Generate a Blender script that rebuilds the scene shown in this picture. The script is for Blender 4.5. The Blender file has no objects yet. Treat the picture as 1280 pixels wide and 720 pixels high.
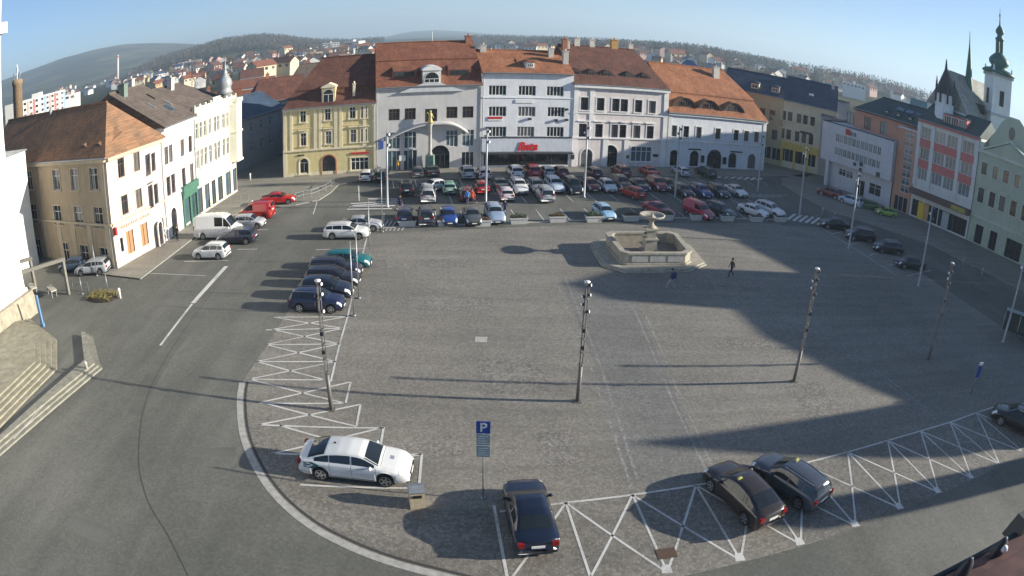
import bpy, math, random
from math import sin, cos, tan, atan2, pi, radians, sqrt, hypot
from mathutils import Vector, Matrix
# ---------------------------------------------------------------- camera, light, exposure
scene = bpy.context.scene
POLY = (0.00146033766, -0.0435675988, 0.000595619216, -7.80648654e-05, 1.88820902e-06)
scene.render.engine = 'CYCLES'
CH = 20.0                                   # camera height (m)
LF, LK1, LK2, PITCH, ROLL = 855.457, -0.247427, 0.116874, 0.384941, 0.030455   # webcam lens
camd = bpy.data.cameras.new('camera'); cam = bpy.data.objects.new('camera', camd)
scene.collection.objects.link(cam); scene.camera = cam
camd.type = 'PANO'; camd.sensor_width = 36.0; camd.clip_start = 0.1; camd.clip_end = 30000
camd.sensor_fit = 'HORIZONTAL'
cy = camd.cycles if hasattr(camd, 'cycles') and not hasattr(camd, 'panorama_type') else camd
def setcam(k, v):
    for t in (camd, getattr(camd, 'cycles', None)):
        if t is not None and hasattr(t, k):
            setattr(t, k, v); return
setcam('panorama_type', 'FISHEYE_LENS_POLYNOMIAL')
setcam('fisheye_fov', radians(170))
for k, v in zip(('k0', 'k1', 'k2', 'k3', 'k4'), POLY):
    setcam('fisheye_polynomial_' + k, v)
_c, _s = cos(ROLL), sin(ROLL); _cp, _sp = cos(PITCH), sin(PITCH)
_R0 = Vector((1, 0, 0)); _U0 = Vector((0, _sp, _cp)); _F = Vector((0, _cp, -_sp))
_R = _R0 * _c + _U0 * _s; _U = _R0 * (-_s) + _U0 * _c
cam.matrix_world = Matrix(((_R.x, _U.x, -_F.x, 0), (_R.y, _U.y, -_F.y, 0), (_R.z, _U.z, -_F.z, CH), (0, 0, 0, 1)))

SUN_EL, SUN_STR, SKY_STR, EXPOSURE, HAZE = 17.3, 4.9, 0.070, 1.13, 0.00034
world = bpy.data.worlds.new('World'); scene.world = world; world.use_nodes = True
wn = world.node_tree.nodes; wl = world.node_tree.links
bg = wn['Background']; sky = wn.new('ShaderNodeTexSky'); sky.sky_type = 'NISHITA'; sky.sun_disc = False
sky.sun_elevation = radians(SUN_EL); sky.sun_rotation = radians(90); sky.altitude = 400
sky.air_density = 0.75; sky.dust_density = 0.3; sky.ozone_density = 3.6
wl.new(sky.outputs[0], bg.inputs[0]); bg.inputs[1].default_value = SKY_STR
sund = bpy.data.lights.new('sun', 'SUN'); sun = bpy.data.objects.new('sun', sund); scene.collection.objects.link(sun)
sund.energy = SUN_STR; sund.angle = radians(0.6); sund.color = (1.0, 0.93, 0.80)
sun.rotation_euler = Vector((-cos(radians(SUN_EL)), 0, -sin(radians(SUN_EL)))).to_track_quat('-Z', 'Y').to_euler()
scene.view_settings.view_transform = 'Standard'; scene.view_settings.look = 'None'
scene.view_settings.gamma = 1.0; scene.view_settings.exposure = EXPOSURE; scene.view_settings.use_curve_mapping = False
scene.cycles.max_bounces = 5; scene.cycles.diffuse_bounces = 3; scene.cycles.glossy_bounces = 3
scene.cycles.transmission_bounces = 3; scene.cycles.volume_bounces = 0; scene.cycles.use_denoising = True

# ---------------------------------------------------------------- pixel (1280x720) <-> world, through the lens
def ray(px, py):
    x = px - 640.0; y = 360.0 - py
    x, y = _c * x - _s * y, _s * x + _c * y
    r = hypot(x, y) + 1e-9; t = r / LF
    for _ in range(25):
        t -= (LF * (t + LK1 * t**3 + LK2 * t**5) - r) / (LF * (1 + 3 * LK1 * t * t + 5 * LK2 * t**4))
    a, b, c_ = sin(t) * x / r, sin(t) * y / r, cos(t)
    return Vector((a, c_ * _cp + b * _sp, -c_ * _sp + b * _cp))
def G(px, py, z=0.0):
    d = ray(px, py); t = (z - CH) / d.z
    return Vector((d.x * t, d.y * t, z))
def AT(px, py, dist):                      # a point seen at this pixel, at a horizontal distance
    d = ray(px, py); t = dist / hypot(d.x, d.y)
    return Vector((d.x * t, d.y * t, CH + d.z * t))
def PIX(v):
    X, Y, Z = v[0], v[1], v[2] - CH
    cz = Y * _cp - Z * _sp; b = Y * _sp + Z * _cp; h = hypot(X, b) + 1e-12
    t = atan2(h, cz); r = LF * (t + LK1 * t**3 + LK2 * t**5); x, y = X / h * r, b / h * r
    return (_c * x + _s * y + 640, 360 - (-_s * x + _c * y))
# ---------------------------------------------------------------- materials
_M = {}
def _nt(name):
    m = bpy.data.materials.new(name); m.use_nodes = True; nt = m.node_tree
    return m, nt.nodes, nt.links, nt.nodes['Principled BSDF']
def lin(c):
    return tuple(x / 12.92 if x <= .04045 else ((x + .055) / 1.055) ** 2.4 for x in c)
def mat(name, col, rough=.8, metal=0.0, var=.12, scale=3.0, bump=0.0, bscale=20.0, spec=None, coat=0.0, streak=0.0, emit=None):
    if name in _M: return _M[name]
    m, N, L, b = _nt(name); _M[name] = m
    b.inputs['Roughness'].default_value = rough; b.inputs['Metallic'].default_value = metal
    if spec is not None: b.inputs['Specular IOR Level'].default_value = spec
    if coat: b.inputs['Coat Weight'].default_value = coat; b.inputs['Coat Roughness'].default_value = .05
    tc = N.new('ShaderNodeTexCoord')
    if var > 0:
        n = N.new('ShaderNodeTexNoise'); n.inputs['Scale'].default_value = scale; n.inputs['Detail'].default_value = 6
        n.inputs['Roughness'].default_value = .65
        L.new(tc.outputs['Object'], n.inputs['Vector'])
        r = N.new('ShaderNodeValToRGB'); L.new(n.outputs['Fac'], r.inputs[0])
        r.color_ramp.elements[0].position = .3; r.color_ramp.elements[1].position = .7
        r.color_ramp.elements[0].color = (*[c * (1 - var) for c in col], 1)
        r.color_ramp.elements[1].color = (*[min(1, c * (1 + var)) for c in col], 1)
        out = r.outputs[0]
        if streak > 0:
            mp = N.new('ShaderNodeMapping'); mp.inputs['Scale'].default_value = (1.6, 1.6, .22)
            L.new(tc.outputs['Object'], mp.inputs[0])
            n2 = N.new('ShaderNodeTexNoise'); n2.inputs['Scale'].default_value = 1.3; n2.inputs['Detail'].default_value = 5
            L.new(mp.outputs[0], n2.inputs['Vector'])
            mr = N.new('ShaderNodeMapRange'); mr.inputs[1].default_value = .45; mr.inputs[2].default_value = .75
            mr.inputs[3].default_value = 0; mr.inputs[4].default_value = streak
            L.new(n2.outputs['Fac'], mr.inputs[0])
            mx = N.new('ShaderNodeMixRGB'); mx.inputs[2].default_value = (*[c * .55 for c in col], 1)
            L.new(mr.outputs[0], mx.inputs[0]); L.new(out, mx.inputs[1]); out = mx.outputs[0]
        L.new(out, b.inputs['Base Color'])
    else: b.inputs['Base Color'].default_value = (*col, 1)
    if bump > 0:
        n3 = N.new('ShaderNodeTexNoise'); n3.inputs['Scale'].default_value = bscale; n3.inputs['Detail'].default_value = 4
        L.new(tc.outputs['Object'], n3.inputs['Vector'])
        bp = N.new('ShaderNodeBump'); bp.inputs['Strength'].default_value = bump; bp.inputs['Distance'].default_value = .05
        L.new(n3.outputs['Fac'], bp.inputs['Height']); L.new(bp.outputs[0], b.inputs['Normal'])
    if emit: b.inputs['Emission Color'].default_value = (*emit, 1); b.inputs['Emission Strength'].default_value = 1
    return m
def tiles(name, c1, c2, c3, rough=.85):
    """clay tiles: courses up the slope, every tile its own tone, weathered patches"""
    m, N, L, b = _nt(name); b.inputs['Roughness'].default_value = rough
    tc = N.new('ShaderNodeTexCoord')
    mp = N.new('ShaderNodeMapping'); mp.inputs['Scale'].default_value = (4.2, 1.0, 3.4); L.new(tc.outputs['Object'], mp.inputs[0])
    wn_ = N.new('ShaderNodeTexWhiteNoise'); fl = N.new('ShaderNodeVectorMath'); fl.operation = 'FLOOR'
    L.new(mp.outputs[0], fl.inputs[0]); L.new(fl.outputs[0], wn_.inputs['Vector'])
    n = N.new('ShaderNodeTexNoise'); n.inputs['Scale'].default_value = .45; n.inputs['Detail'].default_value = 7; n.inputs['Roughness'].default_value = .7
    L.new(tc.outputs['Object'], n.inputs['Vector'])
    r = N.new('ShaderNodeValToRGB'); L.new(n.outputs['Fac'], r.inputs[0]); e = r.color_ramp.elements
    e[0].position = .34; e[0].color = (*c1, 1); e[1].position = .68; e[1].color = (*c3, 1)
    k = e.new(.5); k.color = (*c2, 1)
    mx = N.new('ShaderNodeMixRGB'); mx.blend_type = 'MULTIPLY'; mx.inputs[0].default_value = .55
    g = N.new('ShaderNodeValToRGB'); L.new(wn_.outputs['Value'], g.inputs[0])
    g.color_ramp.elements[0].color = (.55, .55, .55, 1); g.color_ramp.elements[1].color = (1.25, 1.2, 1.15, 1)
    L.new(r.outputs[0], mx.inputs[1]); L.new(g.outputs[0], mx.inputs[2])
    sep = N.new('ShaderNodeSeparateXYZ'); L.new(mp.outputs[0], sep.inputs[0])
    fr = N.new('ShaderNodeMath'); fr.operation = 'FRACT'; L.new(sep.outputs['Z'], fr.inputs[0])
    ml = N.new('ShaderNodeMapRange'); ml.inputs[1].default_value = 0; ml.inputs[2].default_value = .22; ml.inputs[3].default_value = .72; ml.inputs[4].default_value = 1
    L.new(fr.outputs[0], ml.inputs[0])
    m2 = N.new('ShaderNodeMixRGB'); m2.blend_type = 'MULTIPLY'; m2.inputs[0].default_value = 1
    L.new(mx.outputs[0], m2.inputs[1]); L.new(ml.outputs[0], m2.inputs[2]); L.new(m2.outputs[0], b.inputs['Base Color'])
    bp = N.new('ShaderNodeBump'); bp.inputs['Strength'].default_value = .5; bp.inputs['Distance'].default_value = .06
    L.new(fr.outputs[0], bp.inputs['Height']); L.new(bp.outputs[0], b.inputs['Normal'])
    return m
def paving(name, c1, c2, joint, cell=.11, dark=.5, var=.22, big=.05, rough=.8, bumps=.6, track=None):
    """small setts with joints, worn patches in several sizes, oil spots; world size cells"""
    m, N, L, b = _nt(name)
    tc = N.new('ShaderNodeTexCoord')
    v = N.new('ShaderNodeTexVoronoi'); v.inputs['Scale'].default_value = 1 / cell; v.feature = 'DISTANCE_TO_EDGE'; v.inputs['Randomness'].default_value = .75
    vc = N.new('ShaderNodeTexVoronoi'); vc.inputs['Scale'].default_value = 1 / cell; vc.inputs['Randomness'].default_value = .75
    for q in (v, vc): L.new(tc.outputs['Object'], q.inputs['Vector'])
    n = N.new('ShaderNodeTexNoise'); n.inputs['Scale'].default_value = big; n.inputs['Detail'].default_value = 9; n.inputs['Roughness'].default_value = .62
    L.new(tc.outputs['Object'], n.inputs['Vector'])
    r = N.new('ShaderNodeValToRGB'); L.new(n.outputs['Fac'], r.inputs[0]); e = r.color_ramp.elements
    e[0].position = .36; e[0].color = (*c1, 1); e[1].position = .66; e[1].color = (*c2, 1)
    bw = N.new('ShaderNodeSeparateColor'); L.new(vc.outputs['Color'], bw.inputs[0])
    mr = N.new('ShaderNodeMapRange'); mr.inputs[3].default_value = 1 - var; mr.inputs[4].default_value = 1 + var; L.new(bw.outputs[0], mr.inputs[0])
    mx = N.new('ShaderNodeMixRGB'); mx.blend_type = 'MULTIPLY'; mx.inputs[0].default_value = 1
    L.new(r.outputs[0], mx.inputs[1]); L.new(mr.outputs[0], mx.inputs[2])
    j = N.new('ShaderNodeMapRange'); j.inputs[1].default_value = .0; j.inputs[2].default_value = .09; L.new(v.outputs['Distance'], j.inputs[0])
    j.inputs[3].default_value = joint; j.inputs[4].default_value = 1
    m2 = N.new('ShaderNodeMixRGB'); m2.blend_type = 'MULTIPLY'; m2.inputs[0].default_value = 1
    L.new(mx.outputs[0], m2.inputs[1]); L.new(j.outputs[0], m2.inputs[2])
    # worn / stained spots
    s = N.new('ShaderNodeTexNoise'); s.inputs['Scale'].default_value = .55; s.inputs['Detail'].default_value = 8; s.inputs['Roughness'].default_value = .75
    L.new(tc.outputs['Object'], s.inputs['Vector'])
    sr = N.new('ShaderNodeMapRange'); sr.inputs[1].default_value = .60; sr.inputs[2].default_value = .80; sr.inputs[3].default_value = 0; sr.inputs[4].default_value = dark
    L.new(s.outputs['Fac'], sr.inputs[0])
    m3 = N.new('ShaderNodeMixRGB'); m3.inputs[2].default_value = (*[x * .45 for x in c1], 1)
    L.new(sr.outputs[0], m3.inputs[0]); L.new(m2.outputs[0], m3.inputs[1])
    g = N.new('ShaderNodeTexNoise'); g.inputs['Scale'].default_value = 5.5; g.inputs['Detail'].default_value = 8; g.inputs['Roughness'].default_value = .9
    L.new(tc.outputs['Object'], g.inputs['Vector'])
    gr = N.new('ShaderNodeMapRange'); gr.inputs[1].default_value = .25; gr.inputs[2].default_value = .75; gr.inputs[3].default_value = .80; gr.inputs[4].default_value = 1.20
    L.new(g.outputs['Fac'], gr.inputs[0])
    m4 = N.new('ShaderNodeMixRGB'); m4.blend_type = 'MULTIPLY'; m4.inputs[0].default_value = 1
    L.new(m3.outputs[0], m4.inputs[1]); L.new(gr.outputs[0], m4.inputs[2])
    mp = N.new('ShaderNodeMapping'); mp.inputs['Scale'].default_value = track or (.07, .75, 1); L.new(tc.outputs['Object'], mp.inputs[0])
    w_ = N.new('ShaderNodeTexNoise'); w_.inputs['Scale'].default_value = 1; w_.inputs['Detail'].default_value = 6; w_.inputs['Roughness'].default_value = .65; L.new(mp.outputs[0], w_.inputs['Vector'])
    wr_ = N.new('ShaderNodeMapRange'); wr_.inputs[1].default_value = .3; wr_.inputs[2].default_value = .7; wr_.inputs[3].default_value = .84; wr_.inputs[4].default_value = 1.14; L.new(w_.outputs['Fac'], wr_.inputs[0])
    m5 = N.new('ShaderNodeMixRGB'); m5.blend_type = 'MULTIPLY'; m5.inputs[0].default_value = 1; L.new(m4.outputs[0], m5.inputs[1]); L.new(wr_.outputs[0], m5.inputs[2])
    L.new(m5.outputs[0], b.inputs['Base Color'])
    b.inputs['Roughness'].default_value = rough; b.inputs['Specular IOR Level'].default_value = .3
    bp = N.new('ShaderNodeBump'); bp.inputs['Strength'].default_value = bumps; bp.inputs['Distance'].default_value = .012
    L.new(j.outputs[0], bp.inputs['Height']); L.new(bp.outputs[0], b.inputs['Normal'])
    return m
def glassmat(name, c=(.02, .025, .03), rough=.08, var=.6):
    if name in _M: return _M[name]
    m, N, L, b = _nt(name); _M[name] = m
    tc = N.new('ShaderNodeTexCoord'); oi = N.new('ShaderNodeObjectInfo')
    n = N.new('ShaderNodeTexNoise'); n.inputs['Scale'].default_value = 1.1; L.new(tc.outputs['Object'], n.inputs['Vector'])
    a = N.new('ShaderNodeMath'); a.operation = 'ADD'; L.new(n.outputs['Fac'], a.inputs[0]); L.new(oi.outputs['Random'], a.inputs[1])
    r = N.new('ShaderNodeMapRange'); r.inputs[1].default_value = .4; r.inputs[2].default_value = 1.5; r.inputs[3].default_value = 1 - var; r.inputs[4].default_value = 1 + var * 1.6
    L.new(a.outputs[0], r.inputs[0])
    mx = N.new('ShaderNodeMixRGB'); mx.blend_type = 'MULTIPLY'; mx.inputs[0].default_value = 1; mx.inputs[1].default_value = (*c, 1)
    L.new(r.outputs[0], mx.inputs[2])
    st = N.new('ShaderNodeMapRange'); st.inputs[1].default_value = .66; st.inputs[2].default_value = .74; st.inputs[3].default_value = 0; st.inputs[4].default_value = .55 if var > .5 else 0; L.new(oi.outputs['Random'], st.inputs[0])
    m2 = N.new('ShaderNodeMixRGB'); m2.inputs[2].default_value = (.22, .21, .19, 1); L.new(st.outputs[0], m2.inputs[0]); L.new(mx.outputs[0], m2.inputs[1]); L.new(m2.outputs[0], b.inputs['Base Color'])
    b.inputs['Roughness'].default_value = rough; b.inputs['Specular IOR Level'].default_value = .6
    return m
def paint(c, rough=.28, metal=.0):
    key = 'paint_%.3f_%.3f_%.3f' % c
    if key in _M: return _M[key]
    m = mat(key, c, rough, metal, .04, 2.0, coat=.8)
    return m
GLASS = glassmat('window_glass'); CARGLASS = glassmat('car_glass', (.012, .016, .02), .04, .2)
def worn_paint():
    m, N, L, b = _nt('road_paint'); tc = N.new('ShaderNodeTexCoord'); a = N.new('ShaderNodeTexNoise'); a.inputs['Scale'].default_value = 9; a.inputs['Detail'].default_value = 8; a.inputs['Roughness'].default_value = .8
    c = N.new('ShaderNodeTexNoise'); c.inputs['Scale'].default_value = .35; c.inputs['Detail'].default_value = 4; v = N.new('ShaderNodeTexVoronoi'); v.inputs['Scale'].default_value = 7.5; v.feature = 'DISTANCE_TO_EDGE'
    for q in (a, c, v): L.new(tc.outputs['Object'], q.inputs['Vector'])
    s = N.new('ShaderNodeMath'); s.operation = 'ADD'; L.new(a.outputs['Fac'], s.inputs[0]); L.new(c.outputs['Fac'], s.inputs[1])
    r = N.new('ShaderNodeMapRange'); r.inputs[1].default_value = .98; r.inputs[2].default_value = 1.22; r.inputs[3].default_value = 1; r.inputs[4].default_value = .3; L.new(s.outputs[0], r.inputs[0])
    j = N.new('ShaderNodeMapRange'); j.inputs[1].default_value = 0; j.inputs[2].default_value = .06; j.inputs[3].default_value = .6; j.inputs[4].default_value = 1; L.new(v.outputs['Distance'], j.inputs[0])
    k = N.new('ShaderNodeMath'); k.operation = 'MULTIPLY'; L.new(r.outputs[0], k.inputs[0]); L.new(j.outputs[0], k.inputs[1])
    mx = N.new('ShaderNodeMixRGB'); mx.inputs[1].default_value = (.20, .185, .16, 1); mx.inputs[2].default_value = (.66, .65, .61, 1); L.new(k.outputs[0], mx.inputs[0]); L.new(mx.outputs[0], b.inputs['Base Color']); b.inputs['Roughness'].default_value = .7
    return m
WHITEPAINT = worn_paint()
M_DARK = mat('dark_rubber', (.012, .012, .013), .6); M_CHROME = mat('wheel_alloy', (.55, .56, .58), .3, .9)
M_METAL = mat('galvanised_steel', (.36, .38, .39), .45, .7, .2, 4); M_DMETAL = mat('dark_steel', (.06, .065, .07), .5, .5)
M_WFRAME = mat('white_frame', (.72, .71, .68), .5, var=.06); M_BFRAME = mat('brown_frame', (.10, .05, .03), .5)
M_SKIN = mat('skin', (.45, .27, .19), .6); M_STONE = mat('sandstone', (.36, .32, .24), .85, var=.3, scale=2.2, bump=.3, streak=.4)
M_PALE = mat('pale_stone', (.42, .40, .36), .85, var=.22, scale=2.5, bump=.3)
M_LIGHTGLASS = mat('lamp_glass', (.75, .77, .8), .1, spec=.9); M_RED = mat('tail_red', (.24, .008, .008), .25); M_MAST = mat('mast_steel', (.17, .16, .15), .55, .3, .2, 5)
M_WHITE = mat('white_enamel', (.78, .78, .76), .4, var=.04)
# ---------------------------------------------------------------- mesh builder
col = scene.collection
class MB:
    def __init__(s): s.v = []; s.f = []; s.mi = []; s.sm = []; s.m = 0; s.X = None; s.smooth = False
    def P(s, p):
        p = Vector(p); s.v.append(tuple(s.X @ p if s.X is not None else p)); return len(s.v) - 1
    def face(s, idx): s.f.append(tuple(idx)); s.mi.append(s.m); s.sm.append(s.smooth)
    def poly(s, pts): s.face([s.P(p) for p in pts]); return s
    def box(s, x0, x1, y0, y1, z0, z1, tx=0, ty=0):
        a = [s.P(p) for p in ((x0, y0, z0), (x1, y0, z0), (x1, y1, z0), (x0, y1, z0),
             (x0 + tx, y0 + ty, z1), (x1 - tx, y0 + ty, z1), (x1 - tx, y1 - ty, z1), (x0 + tx, y1 - ty, z1))]
        for q in ((3, 2, 1, 0), (4, 5, 6, 7), (0, 1, 5, 4), (1, 2, 6, 5), (2, 3, 7, 6), (3, 0, 4, 7)): s.face([a[i] for i in q])
        return s
    def prism(s, pts, z0, z1, inset=0):
        n = len(pts); c = (sum(p[0] for p in pts) / n, sum(p[1] for p in pts) / n); k = 1 - inset
        a = [s.P((x, y, z0)) for x, y in pts]; b = [s.P((c[0] + (x - c[0]) * k, c[1] + (y - c[1]) * k, z1)) for x, y in pts]
        s.face(a[::-1]); s.face(b)
        for i in range(n): j = (i + 1) % n; s.face((a[i], a[j], b[j], b[i]))
        return s
    def extr(s, prof, x0, x1):          # closed (y, z) profile swept along x
        n = len(prof); a = [s.P((x0, y, z)) for y, z in prof]; b = [s.P((x1, y, z)) for y, z in prof]
        s.face(a[::-1]); s.face(b)
        for i in range(n): j = (i + 1) % n; s.face((a[i], a[j], b[j], b[i]))
        return s
    def tube(s, p, q, r, r2=None, n=8, cap=True):
        p, q = Vector(p), Vector(q); d = (q - p).normalized(); r2 = r if r2 is None else r2
        u = d.orthogonal().normalized(); w = d.cross(u); o = s.smooth; s.smooth = n > 6
        a = [s.P(p + (u * cos(2 * pi * i / n) + w * sin(2 * pi * i / n)) * r) for i in range(n)]
        b = [s.P(q + (u * cos(2 * pi * i / n) + w * sin(2 * pi * i / n)) * r2) for i in range(n)]
        for i in range(n): j = (i + 1) % n; s.face((a[i], a[j], b[j], b[i]))
        s.smooth = o
        if cap: s.face(a[::-1]); s.face(b)
        return s
    def lathe(s, prof, c=(0, 0, 0), n=16, smooth=True):
        o = s.smooth; s.smooth = smooth; rings = []
        for r, z in prof:
            rings.append([s.P((c[0] + r * cos(2 * pi * i / n), c[1] + r * sin(2 * pi * i / n), c[2] + z)) for i in range(n)])
        for a, b in zip(rings, rings[1:]):
            for i in range(n): j = (i + 1) % n; s.face((a[i], a[j], b[j], b[i]))
        s.smooth = o; s.face(rings[0][::-1]); s.face(rings[-1]); return s
    def mesh(s, name, mats):
        me = bpy.data.meshes.new(name); me.from_pydata(s.v, [], s.f)
        for m in (mats if isinstance(mats, (list, tuple)) else [mats]): me.materials.append(m)
        me.polygons.foreach_set('material_index', s.mi); me.polygons.foreach_set('use_smooth', s.sm); me.update()
        return me
    def build(s, name, mats, parent=None, loc=None, rz=0):
        return link(name, s.mesh(name, mats), parent, loc, rz)
def link(name, me, parent=None, loc=None, rz=0):
    o = bpy.data.objects.new(name, me); col.objects.link(o)
    if parent is not None: o.parent = parent
    if loc is not None: o.location = loc
    if rz: o.rotation_euler = (0, 0, rz)
    return o
def tag(o, label=None, cat=None, group=None, kind=None):
    if label: o['label'] = label
    if cat: o['category'] = cat
    if group: o['group'] = group
    if kind: o['kind'] = kind
    return o
def thing(name, label, cat, loc=(0, 0, 0), rz=0, group=None):
    o = bpy.data.objects.new(name, None); col.objects.link(o); o.empty_display_size = .3
    o.location = loc; o.rotation_euler = (0, 0, rz); return tag(o, label, cat, group)
def struct(name, mb, m): return tag(mb.build(name, m), kind='structure')
def flat(pts, z, mb=None):
    mb = mb or MB(); mb.poly([(p[0], p[1], z) for p in pts]); return mb
def strip(mb, a, b, w, z=.012):
    a, b = Vector((a[0], a[1])), Vector((b[0], b[1])); d = (b - a); n = Vector((-d.y, d.x)).normalized() * w / 2
    mb.poly([(a.x - n.x, a.y - n.y, z), (b.x - n.x, b.y - n.y, z), (b.x + n.x, b.y + n.y, z), (a.x + n.x, a.y + n.y, z)])
def path(mb, pts, w, z=.012):
    P = [Vector((p[0], p[1])) for p in pts]; L_, R_ = [], []
    for i, p in enumerate(P):
        d = (P[min(i + 1, len(P) - 1)] - P[max(i - 1, 0)]).normalized(); n = Vector((-d.y, d.x)) * w / 2
        L_.append((p.x + n.x, p.y + n.y, z)); R_.append((p.x - n.x, p.y - n.y, z))
    for i in range(len(P) - 1): mb.poly([R_[i], R_[i + 1], L_[i + 1], L_[i]])
def kerb(mb, pts, w=.25, h=.12):
    P = [Vector((p[0], p[1])) for p in pts]; S = []
    for i, p in enumerate(P):
        d = (P[min(i + 1, len(P) - 1)] - P[max(i - 1, 0)]).normalized(); n = Vector((-d.y, d.x)) * w / 2
        S.append([mb.P((p.x - n.x, p.y - n.y, 0)), mb.P((p.x - n.x, p.y - n.y, h)), mb.P((p.x + n.x, p.y + n.y, h)), mb.P((p.x + n.x, p.y + n.y, 0))])
    for a, b in zip(S, S[1:]):
        for i in range(3): mb.face((a[i], b[i], b[i + 1], a[i + 1]))
    mb.face(S[0]); mb.face(S[-1][::-1])
def smooth_pts(pts, n=4):
    P = [Vector((p[0], p[1])) for p in pts]; out = []
    for i in range(len(P) - 1):
        p0, p1, p2, p3 = P[max(i - 1, 0)], P[i], P[i + 1], P[min(i + 2, len(P) - 1)]
        for k in range(n):
            t = k / n
            out.append(.5 * ((2 * p1) + (p2 - p0) * t + (2 * p0 - 5 * p1 + 4 * p2 - p3) * t * t + (3 * p1 - p0 - 3 * p2 + p3) * t**3))
    return out + [P[-1]]
random.seed(7)
# ---------------------------------------------------------------- terrain (one sheet to the horizon)
def interp(tab, x):
    if x <= tab[0][0]: return tab[0][1]
    for (a, b), (c, d) in zip(tab, tab[1:]):
        if x <= c: return b + (d - b) * (x - a) / (c - a)
    return tab[-1][1]
def sstep(t): t = max(0, min(1, t)); return t * t * (3 - 2 * t)
RIDGES = []          # (start r, crest r, [(azimuth, crest height)])
def ridge(r0, R, px, tree=0):
    tab = []
    for x, y in px:
        p = AT(x, y, R); tab.append((atan2(p.x, p.y), p.z - tree))
    RIDGES.append((r0, R, sorted(tab)))
ridge(1300, 3200, [(-60, 128), (0, 102), (40, 88), (80, 73), (110, 65), (150, 57), (190, 54), (240, 55), (290, 62), (340, 60), (390, 62)])
ridge(500, 1350, [(60, 135), (140, 105), (170, 92), (200, 78), (240, 66), (280, 54), (330, 49), (360, 52), (390, 56), (440, 58), (480, 60), (560, 60)], 0)
ridge(2500, 5200, [(400, 57), (440, 52), (480, 47), (510, 40), (545, 38), (580, 39.5), (620, 44), (660, 46), (700, 47), (760, 47), (820, 54), (880, 62)])
ridge(600, 1500, [(560, 62), (600, 58), (640, 53), (700, 53), (760, 58), (820, 64)])
ridge(260, 950, [(640, 70), (700, 60), (760, 62), (830, 64), (880, 68), (930, 77), (980, 87), (1030, 94), (1080, 104), (1120, 114), (1160, 126), (1220, 143), (1280, 164), (1340, 185)])
def terrain(x, y):
    r = hypot(x, y); az = atan2(x, y); z = 0.0
    if r < 200: return 0.0
    for r0, R, tab in RIDGES:
        h = interp(tab, az)
        a = sstep((az - tab[0][0] + .06) / .06) * sstep((tab[-1][0] + .06 - az) / .06)
        if r <= R: q = sstep((r - r0) / (R - r0)) if r > r0 else 0
        else: q = max(.25, 1 - .5 * sstep((r - R) / (R * .8)))
        z = max(z, h * q * a)
    if r > 400:
        z += (sin(x * .011 + 1.3) * sin(y * .009) + .6 * sin(x * .023) * sin(y * .027 + 2)) * min(1, (r - 400) / 900) * 2.2
    return z
rr = [0, 60, 120, 180, 215] + [240 * (1.045 ** i) for i in range(84)]
NA = 240
mb = MB(); mb.smooth = True; rows = []
for r in rr:
    row = []
    for i in range(NA + 1):
        az = radians(-100 + 200 * i / NA)
        row.append(mb.P((r * sin(az), r * cos(az), terrain(r * sin(az), r * cos(az)) if r else 0)))
    rows.append(row)
for a, b in zip(rows, rows[1:]):
    for i in range(NA): mb.face((a[i], a[i + 1], b[i + 1], b[i])[::-1])
# the ground behind the camera
az0 = radians(-100); mb.smooth = False
mb.poly([(-400, -60, -.004), (400, -60, -.004), (400, 1, -.004), (-400, 1, -.004)])
def terrain_mat():
    m, N, L, b = _nt('open_country'); tc = N.new('ShaderNodeTexCoord')
    n = N.new('ShaderNodeTexNoise'); n.inputs['Scale'].default_value = .006; n.inputs['Detail'].default_value = 10; n.inputs['Roughness'].default_value = .6
    L.new(tc.outputs['Object'], n.inputs['Vector'])
    r = N.new('ShaderNodeValToRGB'); L.new(n.outputs['Fac'], r.inputs[0]); e = r.color_ramp.elements
    e[0].position = .38; e[0].color = (.030, .034, .024, 1); e[1].position = .62; e[1].color = (.13, .12, .07, 1)
    k = e.new(.5); k.color = (.055, .06, .035, 1)
    n2 = N.new('ShaderNodeTexNoise'); n2.inputs['Scale'].default_value = .12; n2.inputs['Detail'].default_value = 6; L.new(tc.outputs['Object'], n2.inputs['Vector'])
    mr = N.new('ShaderNodeMapRange'); mr.inputs[3].default_value = .5; mr.inputs[4].default_value = 1.5; L.new(n2.outputs['Fac'], mr.inputs[0])
    mx = N.new('ShaderNodeMixRGB'); mx.blend_type = 'MULTIPLY'; mx.inputs[0].default_value = 1
    L.new(r.outputs[0], mx.inputs[1]); L.new(mr.outputs[0], mx.inputs[2]); L.new(mx.outputs[0], b.inputs['Base Color']); b.inputs['Roughness'].default_value = 1
    b.inputs['Specular IOR Level'].default_value = 0
    return m
struct('ground', mb, terrain_mat())
# ---------------------------------------------------------------- roads, square, pavements
ROAD = paving('road_surface', (.118, .120, .104), (.180, .176, .152), .86, cell=.14, dark=.45, var=.12, big=.09, bumps=.3, track=(.45, .05, 1))
PLAZA = paving('square_setts', (.205, .190, .163), (.272, .252, .217), .74, cell=.125, dark=.35, var=.20, big=.07)
BAYS = paving('bay_setts', (.185, .17, .145), (.255, .236, .203), .66, cell=.15, dark=.35, var=.24, big=.12)
WALK = paving('pavement_setts', (.24, .225, .19), (.32, .30, .25), .68, cell=.12, dark=.25, var=.16, big=.1)
BAND = paving('granite_band', (.22, .215, .20), (.31, .30, .28), .55, cell=.16, dark=.2, var=.25, big=.2)
struct('road', flat([(-75, -20), (78, -20), (100, 60), (80, 128), (-10, 112), (-75, 96)], .004), ROAD)
ARC = [G(*p) for p in ((303, 478), (300, 500), (303, 540), (318, 580), (345, 620), (385, 655), (430, 680), (480, 700), (545, 718))]
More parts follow.
